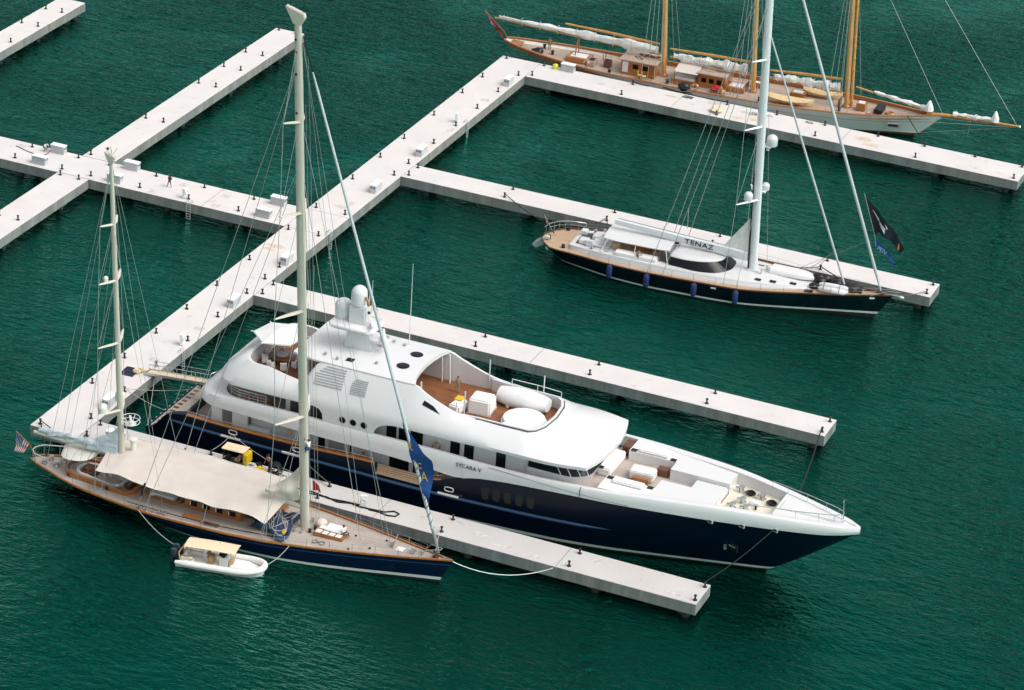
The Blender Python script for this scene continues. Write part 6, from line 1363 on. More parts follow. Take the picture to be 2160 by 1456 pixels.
for k, (x, y) in enumerate(((18.9, -2.3), (19.5, -2.4), (29.9, -2.5))):
    t = SF.place('cane_chair', ('yellow cane chair beside the schooner deckhouse, nearer the stern', 'yellow cane chair beside the schooner deckhouse, nearer the mast', 'yellow cane chair at the forward end of the schooner chart house')[k], 'chair', (x, y, sdz(x) + .1), 90 + 20*k)
    B().box((0, 0, .45), (.5, .5, .07)).build('seat', MATS['cover_tan'], t); B().tube([(-.25, .24, .45), (-.25, .26, .95), (.25, .26, .95), (.25, .24, .45)], .05, 5).build('backrest', MATS['yellow'], t)
    for i in (-1, 1):
        for j in (-1, 1): B().cyl((.22*i, .22*j, 0), (.22*i, .22*j, .45), .03, n=5).build('leg', MATS['cover_tan'], t)
# ------------------------------------------------------------------ people
def person(label, loc, rz, J, cols, parent_h=1.72, hair=None, hat=None, category='person'):
    """J: joint name -> (x, y, z) in metres, facing +x. cols: top, legs, arms, shoes materials"""
    V = []; E = []; R = []; idx = {}; REG = []
    def v(n, p, r, reg): idx[n] = len(V); V.append(p); R.append(r); REG.append(reg)
    def e(a, b): E.append((idx[a], idx[b]))
    g = lambda a, b, f: tuple(lerp(J[a][i], J[b][i], f) for i in range(3))
    v('pelvis', J['pelvis'], .145, 'legs'); v('waist', g('pelvis', 'chest', .45), .13, 'top'); v('chest', J['chest'], .155, 'top'); v('neckb', g('chest', 'head', .42), .075, 'top'); v('neck', g('chest', 'head', .62), .055, 'skin'); v('head', J['head'], .098, 'skin')
    v('crown', tuple(J['head'][i] + (0, 0, .09)[i] for i in range(3)), .085, 'skin'); v('face', tuple(J['head'][i] + (.055, 0, -.03)[i] for i in range(3)), .062, 'skin')
    for a, b in (('pelvis', 'waist'), ('waist', 'chest'), ('chest', 'neckb'), ('neckb', 'neck'), ('neck', 'head'), ('head', 'crown'), ('head', 'face')): e(a, b)
    for s in 'lr':
        v('sh' + s, J['sh' + s], .07, 'top'); v('el' + s, J['el' + s], .045, 'arm'); v('wr' + s, J['wr' + s], .033, 'skin'); e('chest', 'sh' + s); e('sh' + s, 'el' + s); e('el' + s, 'wr' + s)
        d = (Vector(J['wr' + s]) - Vector(J['el' + s])).normalized(); u = d.orthogonal().normalized(); h = Vector(J['wr' + s]) + d*.07; v('hand' + s, tuple(h), .035, 'skin'); e('wr' + s, 'hand' + s)
        for k in range(4):
            f = h + d*(.05 + .035*(1, 1.3, 1.2, .8)[k]) + u*(.045 - .03*k); v('f%d%s' % (k, s), tuple(f), .011, 'skin'); e('hand' + s, 'f%d%s' % (k, s))
        th = Vector(J['wr' + s]) + d*.07 + u*.075; v('th' + s, tuple(th), .013, 'skin'); e('wr' + s, 'th' + s)
        v('hip' + s, J['hip' + s], .1, 'legs'); v('kn' + s, J['kn' + s], .062, 'legs'); v('ca' + s, g('kn' + s, 'an' + s, .3), .062, 'calf'); v('an' + s, J['an' + s], .042, 'calf'); v('to' + s, J['to' + s], .042, 'shoe')
        for a, b in (('pelvis', 'hip' + s), ('hip' + s, 'kn' + s), ('kn' + s, 'ca' + s), ('ca' + s, 'an' + s), ('an' + s, 'to' + s)): e(a, b)
    me = bpy.data.meshes.new('person'); me.from_pydata(V, E, []); o = bpy.data.objects.new('person', me); COL.objects.link(o)
    m = o.modifiers.new('Skin', 'SKIN'); m.use_smooth_shade = True
    sv = me.skin_vertices[0].data
    for i, r in enumerate(R): sv[i].radius = (r, r); sv[i].use_root = (i == 0)
    o.modifiers.new('Sub', 'SUBSURF').levels = 1
    bpy.context.view_layer.update()
    me2 = bpy.data.meshes.new_from_object(o.evaluated_get(bpy.context.evaluated_depsgraph_get()))
    o.modifiers.clear(); o.data = me2; me2.materials.clear()
    order = ['skin', 'top', 'legs', 'arm', 'calf', 'shoe']
    for q in order: me2.materials.append(MATS[cols.get(q, cols['skin'])])
    VV = [Vector(p) for p in V]
    for p in me2.polygons:
        c = p.center; i = min(range(len(VV)), key=lambda k: (VV[k] - c).length - R[k]*.6); p.material_index = order.index(REG[i]); p.use_smooth = True
    o.location = loc; o.rotation_euler = (0, 0, rz); tag(o, label, category)
    h = Vector(J['head'])
    b = B()
    for k in range(6):
        a = -0.35 + PI/2*k/5; b_ = .112*math.cos(max(a, -.3)); 
    rs = []
    for k in range(6):
        a = lerp(-.15, PI/2, k/5); q = max(.012, .116*math.cos(a)); rs.append([(h.x - .018 + q*1.05*math.cos(t), h.y + q*math.sin(t), h.z + .03 + .125*math.sin(a)) for t in [2*PI*j/12 for j in range(12)]])
    b.rings(rs)
    if hat: b.rings([[(h.x + .03 + .16*math.cos(2*PI*j/12), h.y + .14*math.sin(2*PI*j/12), h.z + .02 + dz) for j in range(12)] for dz in (0, .02)])
    b.build('cap' if hat else 'hair', MATS[hat or hair or 'black'], o, smooth=60)
    for s in (-1, 1): B().ball((h.x + .098, h.y + s*.035, h.z + .005), .014, 6, 5).build('eye', MATS['black'], o)
    B().ball((h.x + .115, h.y, h.z - .025), .016, 6, 5).build('nose', MATS[cols['skin']], o, smooth=60)
    return o
mat('shirt_dark', (0.03, 0.03, 0.035), 0.8); mat('shirt_pink', (0.5, 0.25, 0.25), 0.8); mat('khaki', (0.28, 0.22, 0.14), 0.8); mat('hair_red', (0.13, 0.03, 0.015), 0.7); mat('tee_maroon', (0.15, 0.02, 0.03), 0.8)
def stand(step=.0, arm=.1, lean=0.0):
    return dict(pelvis=(0, 0, .93), chest=(.03 + lean, 0, 1.32), head=(.05 + lean*1.4, 0, 1.61), shl=(.02 + lean, .19, 1.40), shr=(.02 + lean, -.19, 1.40), ell=(-arm + lean, .24, 1.12), elr=(arm + lean, -.24, 1.12), wrl=(.02 - arm*.6 + lean, .24, .88), wrr=(.14 + arm*1.4 + lean, -.22, .9),
                hipl=(0, .1, .88), hipr=(0, -.1, .88), knl=(step*.55 + .03, .1, .5), knr=(-step*.3 + .03, -.1, .5), anl=(step, .1, .08), anr=(-step, -.1, .1), tol=(step + .15, .1, .04), tor=(-step + .14, -.1, .04))
def sit(h=.0, reach=.25):
    return dict(pelvis=(0, 0, .1 + h), chest=(.02, 0, .5 + h), head=(.06, 0, .8 + h), shl=(.02, .19, .58 + h), shr=(.02, -.19, .58 + h), ell=(.1, .24, .33 + h), elr=(.12, -.24, .33 + h), wrl=(reach, .15, .28 + h), wrr=(reach, -.14, .3 + h),
                hipl=(.03, .1, .09 + h), hipr=(.03, -.1, .09 + h), knl=(.42, .14, .28 + h), knr=(.44, -.14, .26 + h), anl=(.5, .14, -.08 + h), anr=(.54, -.13, -.1 + h), tol=(.64, .14, -.12 + h), tor=(.68, -.13, -.13 + h))
o = person('person walking left along the walkway pier in a dark top and backpack with bare legs', (-15.84, 55.78, HD + .0), rad(160), stand(.27, .16, .04), dict(skin='skin', top='tee_maroon', legs='shirt_dark', arm='skin', calf='skin', shoe='black'), hair='hair_red'); o.scale = (.9,)*3
B().box((-.2, 0, 1.25), (.2, .3, .42)).build('backpack', MATS['shirt_dark'], o, bevel=.05)
J = stand(.1, .1); 
J.update(pelvis=(-.1, 0, .5), chest=(.18, 0, .82), head=(.32, 0, 1.06), shl=(.18, .19, .9), shr=(.18, -.19, .9), ell=(.35, .24, .68), elr=(.38, -.24, .68), wrl=(.55, .15, .6), wrr=(.58, -.15, .62), hipl=(-.1, .1, .47), hipr=(-.1, -.1, .47), knl=(.3, .15, .5), knr=(.28, -.15, .48), anl=(.02, .13, .1), anr=(0, -.13, .1), tol=(.17, .13, .04), tor=(.15, -.13, .04))
person('person crouching in a white shirt and dark trousers beside a cabinet on the left walkway', (-33.0, 57.5, HD), rad(-15), J, dict(skin='skin_dark', top='white_cloth', legs='shirt_dark', arm='white_cloth', calf='shirt_dark', shoe='black'))
J = sit(.0, .38); J.update(wrl=(.42, .1, .75), ell=(.25, .22, .6), knl=(.32, .14, .0), knr=(.34, -.14, .05), anl=(.25, .13, -.42), anr=(.3, -.13, -.4), tol=(.38, .13, -.47), tor=(.43, -.13, -.45))
o = person('person in a white shirt sitting in a sling halfway up the ketch main mast', KF(28.95, -.45, 10.3), rad(160), J, dict(skin='skin_dark', top='white_cloth', legs='shirt_dark', arm='white_cloth', calf='skin_dark', shoe='skin_dark'))
B().box((0, 0, -.02), (.4, .5, .06)).build('sling_seat', MATS['flag_blue'], o)
B().tube([(0, .22, 0), (0, 0, 1.3), (.1, 0, 18)], .02, 4).tube([(0, -.22, 0), (0, 0, 1.3)], .02, 4).build('sling_line', MATS['rope_pale'], o)
person('person with dark hair in a white shirt sitting on the ketch foredeck skylight', KF(32.55, -.2, 2.38), rad(-10), sit(.0), dict(skin='skin_dark', top='white_cloth', legs='sail_blue_grey', arm='white_cloth', calf='skin_dark', shoe='black'))
person('person in pink shirt and dark cap behind the luggage heap on the nearest pier', (23.9, 3.2, HD), rad(-110), stand(.08, .12, .08), dict(skin='skin', top='shirt_pink', legs='shirt_dark', arm='skin', calf='shirt_dark', shoe='black'), hat='shirt_dark')
person('crew person in khaki standing on the brown sundeck of the motor yacht', MY(29.1, 1.9, 9.03), rad(-60), stand(.06, .1, .02), dict(skin='skin', top='khaki', legs='khaki', arm='skin', calf='khaki', shoe='black'), hair='varnish_dark')
person('person in white at the schooner stern by the boom', SF(5.7, .9, sdz(5.7)), rad(-70), stand(.05, .1), dict(skin='skin', top='khaki', legs='khaki', arm='skin', calf='skin', shoe='black'), hair='varnish_dark')['label'] = 'person in khaki standing on the schooner aft deck below the boom end'
person('crew person in brown leaning by the cockpit of the black sloop', TF(11.9, -3.0, 2.1), rad(70), stand(.05, .12, .12), dict(skin='skin', top='khaki', legs='varnish_dark', arm='skin', calf='varnish_dark', shoe='black'))

# ------------------------------------------------------------------ inflatable tender beside the ketch
mat('hypalon', (0.74, 0.73, 0.70), 0.5, var=0.03); mat('rub_grey', (0.22, 0.23, 0.23), 0.6); mat('engine_grey', (0.035, 0.045, 0.07), 0.25, coat=0.4); mat('tan_trim', (0.45, 0.28, 0.13), 0.6); mat('canopy_tan', (0.70, 0.58, 0.40), 0.75, var=0.04)
RF = Frame(23.35, -12.35, 10.5); rt = RF.root('inflatable_tender', 'white inflatable tender with a tan canopy and outboards lying beside the navy ketch', 'tender')
def tub(r, off, z):
    P = []
    for k in range(9): P.append((lerp(-.35, 5.2, k/8), -1.28))
    for k in range(1, 9): a = PI/2*k/8; P.append((5.2 + 2.35*math.sin(a), -1.28*math.cos(a)**.85 if k < 8 else 0))
    P = P + [(x, -y) for x, y in reversed(P[:-1])]
    return [(x + (off*.6 if x > 6 else 0), y*(1 + off/1.28), z + .22*max(0, (x - 4.5)/3)**2) for x, y in P]
n_ = len(tub(0, 0, 0)); B().tube(tub(.29, 0, .5), [.16, .27] + [.3]*(n_ - 4) + [.27, .16], 14).build('tube', MATS['hypalon'], rt, smooth=60)
for z, r in ((.42, .05), (.3, .04)): B().tube(tub(.3, .285, z)[1:-1], r, 5).build('rubbing_strake', MATS['rub_grey'], rt)
b = B(); hp = [(-.1, 1.1)] + [(x, -y - .1) for x, y, z in tub(0, 0, 0)[:16] if y < -.15]; poly = [(x, -w) for x, w in hp] + [(x, w) for x, w in reversed(hp)]
b.prism(poly, -.25, .32); b.build('hull', MATS['boot_white'], rt); b = B(); b.prism([(x*.985, y*.94) for x, y in poly], .325, .36); b.build('floor', MATS['cushion'], rt)
B().box((5.3, 0, .45), (1.6, 1.6, .28)).build('bow_locker', MATS['cushion'], rt, bevel=.08)
B().box((3.9, -.1, .8), (.85, .8, .95)).build('console', MATS['white_paint'], rt, bevel=.08); B().box((3.75, -.1, 1.4), (.6, .7, .3), ry=.5).build('console_screen', MATS['glass_dark'], rt, bevel=.03)
B().box((4.55, 0, .6), (.4, .8, .6)).build('console_seat', MATS['tan_trim'], rt, bevel=.08)
B().box((2.7, -.1, .75), (.5, .95, .8)).build('helm_seat', MATS['tan_trim'], rt, bevel=.1); B().box((2.42, -.1, 1.2), (.14, .95, .55)).build('helm_backrest', MATS['khaki'], rt, bevel=.05)
for x, y, l, w in ((1.0, .75, 1.4, .45), (.6, -.75, 1.2, .45), (.35, 0, .5, 1.5)): B().box((x, y, .6), (l, w, .5)).build('seat', MATS['cushion'], rt, bevel=.07); B().tube([(x - l/2, y - w/2, .86), (x + l/2, y - w/2, .86), (x + l/2, y + w/2, .86), (x - l/2, y + w/2, .86)], .04, 5, closed=True).build('seat_piping', MATS['tan_trim'], rt)
B().tube([(.0, -1.0, .7), (-.15, -.8, 1.25), (-.1, .8, 1.25), (.0, 1.0, .7)], .06, 6).build('arch', MATS['tan_trim'], rt, smooth=60)
for y in (-.42, .42):
    e = B().rings([[(-.75 + .34*math.cos(a)*s, y + .2*math.sin(a)*s, z) for a in [2*PI*k/12 for k in range(12)]] for z, s in ((.55, .75), (.75, 1.0), (1.15, 1.0), (1.32, .8), (1.36, .3))]).build('outboard', MATS['engine_grey'], rt, smooth=50)
    B().box((-.95, y, .2), (.22, .12, .9)).build('outboard_leg', MATS['engine_grey'], e); B().box((-.45, y, .6), (.5, .2, .25)).build('outboard_bracket', MATS['iron'], e)
def cnp(u, v): return (lerp(.35, 5.1, u), lerp(-.88, .88, v), 2.05 + .12*(1 - (2*v - 1)**2) - .05*(2*u - 1)**2)
B().grid(cnp, 14, 8).build('canopy', MATS['canopy_tan'], rt, smooth=60, solid=.05)
for x in (.6, 2.5, 3.4, 4.7):
    for y in (-.8, .8): B().tube([(x + (.25 if x < 2 else -.1), y*1.05, .7), (x, y, 2.06)], .03, 5).build('canopy_pole', MATS['steel'], rt)
for x in (2.2, 3.4): B().lathe((x, .45, 2.16), [(.07, 0), (.07, .1), (.02, .12)], 8).build('canopy_light', MATS['cab_top'], rt)

# ------------------------------------------------------------------ flags
def flagmesh(name, label, fr, top, bot, m, nu=16, nv=8, amp=.18, mfun=None, mats=None, y0=0.0, waves=3):
    """top/bot: polylines (x, z) in the vessel's plane from hoist to fly; ripples swing across y"""
    def along(P, t):
        d = [0]
        for i in range(1, len(P)): d.append(d[-1] + math.hypot(P[i][0] - P[i-1][0], P[i][1] - P[i-1][1]))
        s = t*d[-1]
        for i in range(1, len(P)):
            if s <= d[i] + 1e-9: f = (s - d[i-1])/max(1e-9, d[i] - d[i-1]); return (lerp(P[i-1][0], P[i][0], f), lerp(P[i-1][1], P[i][1], f))
        return P[-1]
    b = B(); q = nv + 1
    def pt(u, v):
        a, c = along(top, u), along(bot, u); x, z = lerp(a[0], c[0], v), lerp(a[1], c[1], v); return (x, y0 + amp*u**.7*math.sin(waves*2*PI*u*.6 + v*1.3), z)
    for i in range(nu + 1):
        for j in range(nv + 1): b.v.append(pt(i/nu, j/nv))
    for i in range(nu):
        for j in range(nv): b.f.append([i*q + j, (i+1)*q + j, (i+1)*q + j + 1, i*q + j + 1]); b.mi.append(mfun((i + .5)/nu, (j + .5)/nv) if mfun else 0)
    o = b.build(name, mats or MATS[m], None, smooth=60); o.location = (fr.x, fr.y, 0); o.rotation_euler = (0, 0, fr.a); tag(o, label, 'flag')
    return o, pt
# national flag at the ketch stern: the hoist runs down its staff
B().tube([(.25, 0, 1.5), (-.14, 0, 2.62), (-1.7, 0, 3.7)], .04, 6).build('ensign_staff', MATS['varnish'], kt)
o, pt = flagmesh('national_flag', 'striped red and white flag with a blue starred corner at the navy ketch stern', KF, [(-1.62, 3.57), (-1.75, 2.6), (-1.86, 1.59)], [(-.14, 2.71), (-.5, 2.1), (-.88, 1.5)], None, 26, 13, .1,
         lambda u, v: 2 if (u < .42 and v < 7/13) else (0 if int(v*13) % 2 == 0 else 1), [mat('stripe_red', (.42, .015, .03), .7), MATS['white_cloth'], mat('canton_blue', (.02, .04, .2), .7)])
b = B()
for i in range(6):
    for j in range(5):
        p = pt(.04 + .068*i, .05 + .1*j); b.ball((p[0], p[1] - .03, p[2]), .028, 6, 4)
b.build('stars', MATS['white_cloth'], o)
# red ensign of the schooner
B().tube([(.3, 0, 2.6), (-.11, 0, 3.27), (-3.0, 0, 5.75)], .045, 6).build('ensign_staff', MATS['varnish'], sc_)
def uj(u, v): return 0 if not (u < .5 and v < .5) else (1 if abs(u/.5 - .5) < .12 or abs(v/.5 - .5) < .15 else (2 if abs(abs(u/.5 - .5) - abs(v/.5 - .5)) < .1 else 3))
flagmesh('red_ensign', 'red ensign with a union corner hanging from the schooner stern staff', SF, [(-2.84, 5.57), (-2.1, 4.2), (-.95, 3.2), (-.3, 2.5)], [(-1.9, 4.85), (-1.2, 4.0), (-.45, 3.1), (-.12, 2.1)], None, 24, 16, .12, uj, [MATS['flag_red'], mat('ensign_red', (.45, .05, .06), .7), MATS['white_cloth'], MATS['canton_blue']])
B().tube([(.3, 0.6, 1.9), (1.14, .55, 2.0), (-.1, .55, 4.0)][1:], .04, 6).build('ensign_staff', MATS['steel'], tz)
flagmesh('blue_ensign', 'dark blue ensign with a white and red corner hanging at the black sloop stern', TF, [(-.1, 3.9), (.2, 3.2), (.8, 2.3)], [(.28, 3.3), (.75, 2.5), (1.6, 1.85)], None, 18, 10, .12, lambda u, v: 3 if u > .5 or v > .7 else (0 if abs(u - .25) < .06 else (1 if abs(v - .35) < .12 else 2)), [MATS['flag_red'], MATS['ensign_red'], MATS['white_cloth'], MATS['flag_navy']], y0=.55)
# large house flags flown at the bows
o, pt = flagmesh('house_flag', 'large black flag with white strokes and a gold patch at the sloop bow', TF, [(35.37, 13.65), (36.7, 12.5), (37.9, 11.3), (39.1, 10.0), (40.2, 8.7)], [(36.82, 9.56), (37.3, 9.9), (37.7, 9.6), (39.2, 8.7), (39.75, 8.0)], 'flag_navy', 20, 10, .3)
for a, c, w in (((.12, .25), (.26, .42), .1), ((.24, .42), (.44, .52), .07), ((.26, .52), (.4, .72), .17), ((.46, .22), (.5, .4), .08)):
    b = B(); n = 8; up = []; dn = []
    for k in range(n + 1):
        t = k/n; p = pt(lerp(a[0], c[0], t), lerp(a[1], c[1], t)); ww = w*(.3 + .9*t); up.append((p[0], p[1] - .04, p[2] + ww)); dn.append((p[0], p[1] - .04, p[2] - ww))
    b.strip(up, dn); b.build('stroke_mark', MATS['white_cloth'], o)
b = B(); b.strip([(lambda p: (p[0], p[1] - .05, p[2]))(pt(.86, v)) for v in (.2, .5, .8)], [(lambda p: (p[0], p[1] - .05, p[2]))(pt(.92, v)) for v in (.5, .75, .95)]); b.build('gold_patch', mat('gold_cloth', (.6, .25, .02), .7), o)
B().tube([(35.2, 0, 14.0), (36.85, 0, 9.4), (37.1, 0, 8.2)], .025, 4).build('flag_halyard', MATS['rope_pale'], tz)
o, pt = flagmesh('pennant', 'small bright blue flag with pale lettering below the black flag at the sloop bow', TF, [(36.97, 9.15), (37.8, 8.5), (38.4, 8.2), (38.9, 7.3), (39.6, 6.6)], [(37.05, 8.4), (37.8, 7.75), (38.4, 7.7), (38.7, 7.0), (39.3, 6.4)], 'flag_blue', 16, 6, .14)
t = text_mesh('PEN', .62, mat('pale_blue', (.35, .5, .7), .7), 'lettering', o, (37.25, -.16, 8.05), (PI/2, .45, 0), .004)
o, pt = flagmesh('house_flag', 'long blue flag with yellow letters flown from the navy ketch forestay', KF, [(37.75, 15.1), (39.0, 13.7), (40.0, 12.7), (40.9, 12.1), (40.95, 10.6), (40.82, 7.93)], [(37.9, 14.6), (38.5, 12.9), (38.95, 11.2), (39.45, 10.3), (39.9, 9.4), (40.75, 7.9)], 'flag_blue', 26, 10, .32, y0=-.1)
for ch, x, z, s in (('A', 40.05, 10.05, 1.35), ('C', 39.65, 11.2, .8), ('R', 38.65, 12.75, 1.0)):
    text_mesh(ch, s, MATS['gold'], 'letter', o, (x, -.52, z), (PI/2, -.15, 0), .004, sx=.75)
o, pt = flagmesh('signal_flag', 'small plain red flag beside the foot of the ketch main mast', KF, [(27.3, 4.41), (27.75, 4.2), (28.1, 3.7)], [(27.34, 3.32), (27.75, 3.45), (28.15, 3.3)], 'flag_red', 10, 8, .08, y0=4.05)
B().cyl((27.3, 4.05, 1.8), (27.28, 4.05, 4.6), .02, n=5).build('flag_line', MATS['rope_pale'], kt)
o, pt = flagmesh('courtesy_flag', 'small green, yellow and red flag on the motor yacht side deck', MY, [(15.0, 5.35), (15.2, 5.1), (15.35, 4.6)], [(15.45, 4.9), (15.6, 4.6), (15.6, 4.2)], None, 8, 9, .05, lambda u, v: int(v*3), [mat('flag_green', (.02, .22, .04), .7), mat('flag_yellow', (.6, .42, .02), .7), MATS['flag_red']], y0=-5.5)
B().tube([(14.95, -5.5, 3.7), (14.98, -5.5, 5.45)], .02, 5).build('flag_staff', MATS['steel'], my)
# ------------------------------------------------------------------ cart, luggage, bicycles on the nearest pier
mat('cart_green', (0.012, 0.03, 0.028), .35, coat=.3); mat('tyre', (.012, .012, .012), .8); mat('cart_yellow', (.62, .42, .01), .5, var=.15, vscale=4)
t = thing('golf_cart', 'dark golf cart with tan roof and yellow rear box on the nearest pier', 'golf cart', (20.75, 2.5, HD), PI + .03)
B().rings([[(x, y, z) for x, z in ((-1.15, .3), (1.2, .3), (1.25, .62), (.75, .75), (.65, .45), (-.1, .45), (-.15, .78), (-1.15, .8))] for y in (-.6, .6)]).build('body', MATS['cart_green'], t, bevel=.05)
B().box((-.35, 0, .86), (.55, 1.1, .16)).build('seat', MATS['tan_trim'], t, bevel=.05); B().box((-.62, 0, 1.1), (.12, 1.1, .4)).build('backrest', MATS['tan_trim'], t, bevel=.04)
B().rings([[(x, y, z) for y, z in ((-.72, 1.85), (-.6, 1.95), (.6, 1.95), (.72, 1.85))] for x in (-1.15, -1, 1.05, 1.2)]).build('roof', MATS['canopy_tan'], t, bevel=.03)
for x, d in ((1.1, -.25), (-1.0, 0)):
    for y in (-.58, .58): B().cyl((x + d*.1, y, .7), (x + d*.6, y, 1.88), .03, n=6).build('roof_post', MATS['black'], t)
for x in (.85, -.78):
    for y in (-.55, .55): B().cyl((x, y - .09, .23), (x, y + .09, .23), .23, n=16).cyl((x, y - .1, .23), (x, y + .1, .23), .1, n=10, mi=1).build('wheel', [MATS['tyre'], MATS['cab_top']], t, smooth=40)
B().tube([(.55 + .0, .2 + .17*math.cos(a*PI/6), 1.0 + .17*math.sin(a*PI/6)) for a in range(12)], .025, 5, closed=True).build('steering_wheel', MATS['black'], t)
B().box((1.0, 0, 1.2), (.04, 1.1, .7), ry=-.25).build('windscreen', MATS['glass_dark'], t)
B().box((-1.2, 0, 1.15), (.45, 1.2, 1.05)).build('rear_box', MATS['cart_yellow'], t, bevel=.05)
B().box((-1.65, 0, .45), (.5, .1, .1)).build('tow_bar', MATS['black'], t)
for k, (x, y, m, s, l) in enumerate(((22.75, 2.6, 'white_cloth', .5, 'white and black bag left of the yellow luggage on the nearest pier'), (23.2, 2.3, 'cart_yellow', .62, 'yellow bag on the heap of gear beside the golf cart'), (23.9, 2.1, 'cart_yellow', .5, 'smaller yellow bag lying below the person in the pink shirt'), (23.0, 1.75, 'shirt_dark', .55, 'black bag in front of the yellow luggage'), (23.6, 1.7, 'flag_blue', .42, 'blue bag in front of the yellow luggage'), (24.4, 2.2, 'shirt_dark', .55, 'black bag between the yellow luggage and the bicycle'), (22.95, 3.0, 'flag_navy', .6, 'dark case standing behind the yellow luggage'))):
    o = B().box((0, 0, s*.45), (s*1.3, s*.8, s*.9)).box((0, 0, s*.95), (s*.5, s*.1, .06)).build('luggage_bag', MATS[m], None, bevel=.09, smooth=50); o.location = (x, y, HD); o.rotation_euler = (0, 0, k*.9); tag(o, l, 'bag', 'luggage heaped beside the golf cart')
def bicycle(x, y, rz, label):
    t = thing('bicycle', label, 'bicycle', (x, y, HD), rz, 'bicycles on the nearest pier')
    for cx in (-.52, .52):
        wv = B().tube([(cx + .33*math.cos(2*PI*k/20), 0, .34 + .33*math.sin(2*PI*k/20)) for k in range(20)], .035, 6, closed=True).build('wheel', MATS['tyre'], t, smooth=60)
        b = B()
        for k in range(8): b.cyl((cx, 0, .34), (cx + .32*math.cos(k*PI/4), 0, .34 + .32*math.sin(k*PI/4)), .006, n=4)
        b.build('spokes', MATS['steel'], wv)
    B().tube([(-.52, 0, .34), (-.15, 0, .82), (.38, 0, .86), (.05, 0, .33), (-.15, 0, .82)], .022, 6).tube([(-.52, 0, .34), (.05, 0, .33)], .02, 5).build('frame', MATS['black'], t)
    B().tube([(.52, 0, .34), (.38, 0, .88), (.36, 0, 1.0)], .022, 6).build('fork', MATS['grey_plastic'], t); B().tube([(.3, -.28, 1.02), (.4, 0, 1.0), (.3, .28, 1.02)], .02, 6).build('handlebar', MATS['black'], t)
    B().box((-.2, 0, .93), (.26, .14, .06)).build('saddle', MATS['black'], t, bevel=.02)
    return t
bicycle(25.0, 2.3, 1.2, 'black bicycle standing upright beside the luggage heap'); bicycle(25.6, 1.75, .3, 'second bicycle, nearer the ketch awning end')
t = thing('cable_reel', 'round black cage of coiled cable behind the bicycles on the nearest pier', 'cable reel', (24.75, 2.75, HD), .4)
for y in (-.2, .2): B().tube([(.62*math.cos(2*PI*k/20), y, .66 + .62*math.sin(2*PI*k/20)) for k in range(20)], .04, 6, closed=True).build('rim', MATS['black'], t)
for k in range(4): B().tube([((.3 + .07*k)*math.cos(2*PI*j/18), -.12 + .08*k, .66 + (.3 + .07*k)*math.sin(2*PI*j/18)) for j in range(18)], .05, 5, closed=True).build('cable_turn', MATS['shirt_dark'], t)
b = B()
for s in (-.3, .3): b.box((s, 0, .05), (.1, .7, .1))
b.build('base', MATS['iron'], t)
# dock clutter
o = B().box((0, 0, .01), (1.5, 1.9, .02)).build('blue_mat', mat('mat_navy', (.012, .012, .04), .8, var=.4, vscale=6)); o.location = (2.7, 14.3, HD + .004); o.rotation_euler = (0, 0, .05); tag(o, 'dark blue mat on the spine pier at the foot of the gangway', 'mat')
for k, (x, y, l) in enumerate(((3.45, 14.4, 'tan bag lying on the edge of the blue mat, nearer the sea'), (3.75, 14.9, 'tan bag beside the blue mat, nearer the gangway'))):
    o = B().box((0, 0, .22), (.75, .6, .42)).build('tan_bag', MATS['canopy_tan'], None, bevel=.12, smooth=50); o.location = (x, y, HD); tag(o, l, 'bag')
t = thing('gangway', 'pale boarding gangway with steel rails from the spine pier to the motor yacht stern', 'gangway', (4.3, 14.9, HD + .1), math.atan2(-1.2, 8.2))
Lg = 8.3; zs = lambda x: .12 + 1.35*x/Lg
B().rings([[(x, y, zs(x)) for y in (-.42, .42)] + [(x, y, zs(x) - .14) for y in (.42, -.42)] for x in (0, Lg*.5, Lg)]).build('walkway', MATS['canopy_tan'], t)
for s in (-1, 1):
    B().rings([[(x, s*.45 - .04, zs(x) - .2), (x, s*.45 + .04, zs(x) - .2), (x, s*.45 + .04, zs(x) + .05), (x, s*.45 - .04, zs(x) + .05)] for x in (0, Lg)]).build('side_beam', MATS['alu'], t)
    for h in (.55, 1.0): B().tube([(.6, s*.45, zs(.6) + h), (Lg - .9, s*.45, zs(Lg - .9) + h)], .03, 5).build('hand_rail', MATS['steel'], t)
    for k in range(7): x = .6 + k*(Lg - 1.5)/6; B().cyl((x, s*.45, zs(x)), (x, s*.45, zs(x) + 1.0), .028, n=5).build('rail_post', MATS['steel'], t)
B().cyl((.1, -.42, .08), (.1, .42, .08), .1, n=10).build('roller', MATS['black'], t)
cp = [(28.6, 1.0), (30.9, 1.2), (32.2, .85), (33.4, 1.25), (34.4, 1.05), (35.4, 1.15), (36.8, 1.3), (37.5, 1.85), (38.1, 1.6), (38.0, 1.05), (37.3, .85), (36.2, 1.05), (35.3, 1.0)]
o = B().tube([(x, y, HD + .07) for x, y in cp], .075, 6).build('shore_cable', MATS['rope_black'], None, smooth=60); tag(o, 'thick black shore power cable looping across the nearest pier', 'cable')
o = B().tube([(27.5, 1.35, HD + .07), (29.4, 1.45, HD + .07), (31.2, 1.05, HD + .07), (32.6, 1.25, HD + .07), (34.3, 1.3, HD + .12)], .07, 6).build('shore_cable', MATS['rope_black'], None, smooth=60); tag(o, 'straighter black cable lying beside the looped cable on the nearest pier', 'cable')
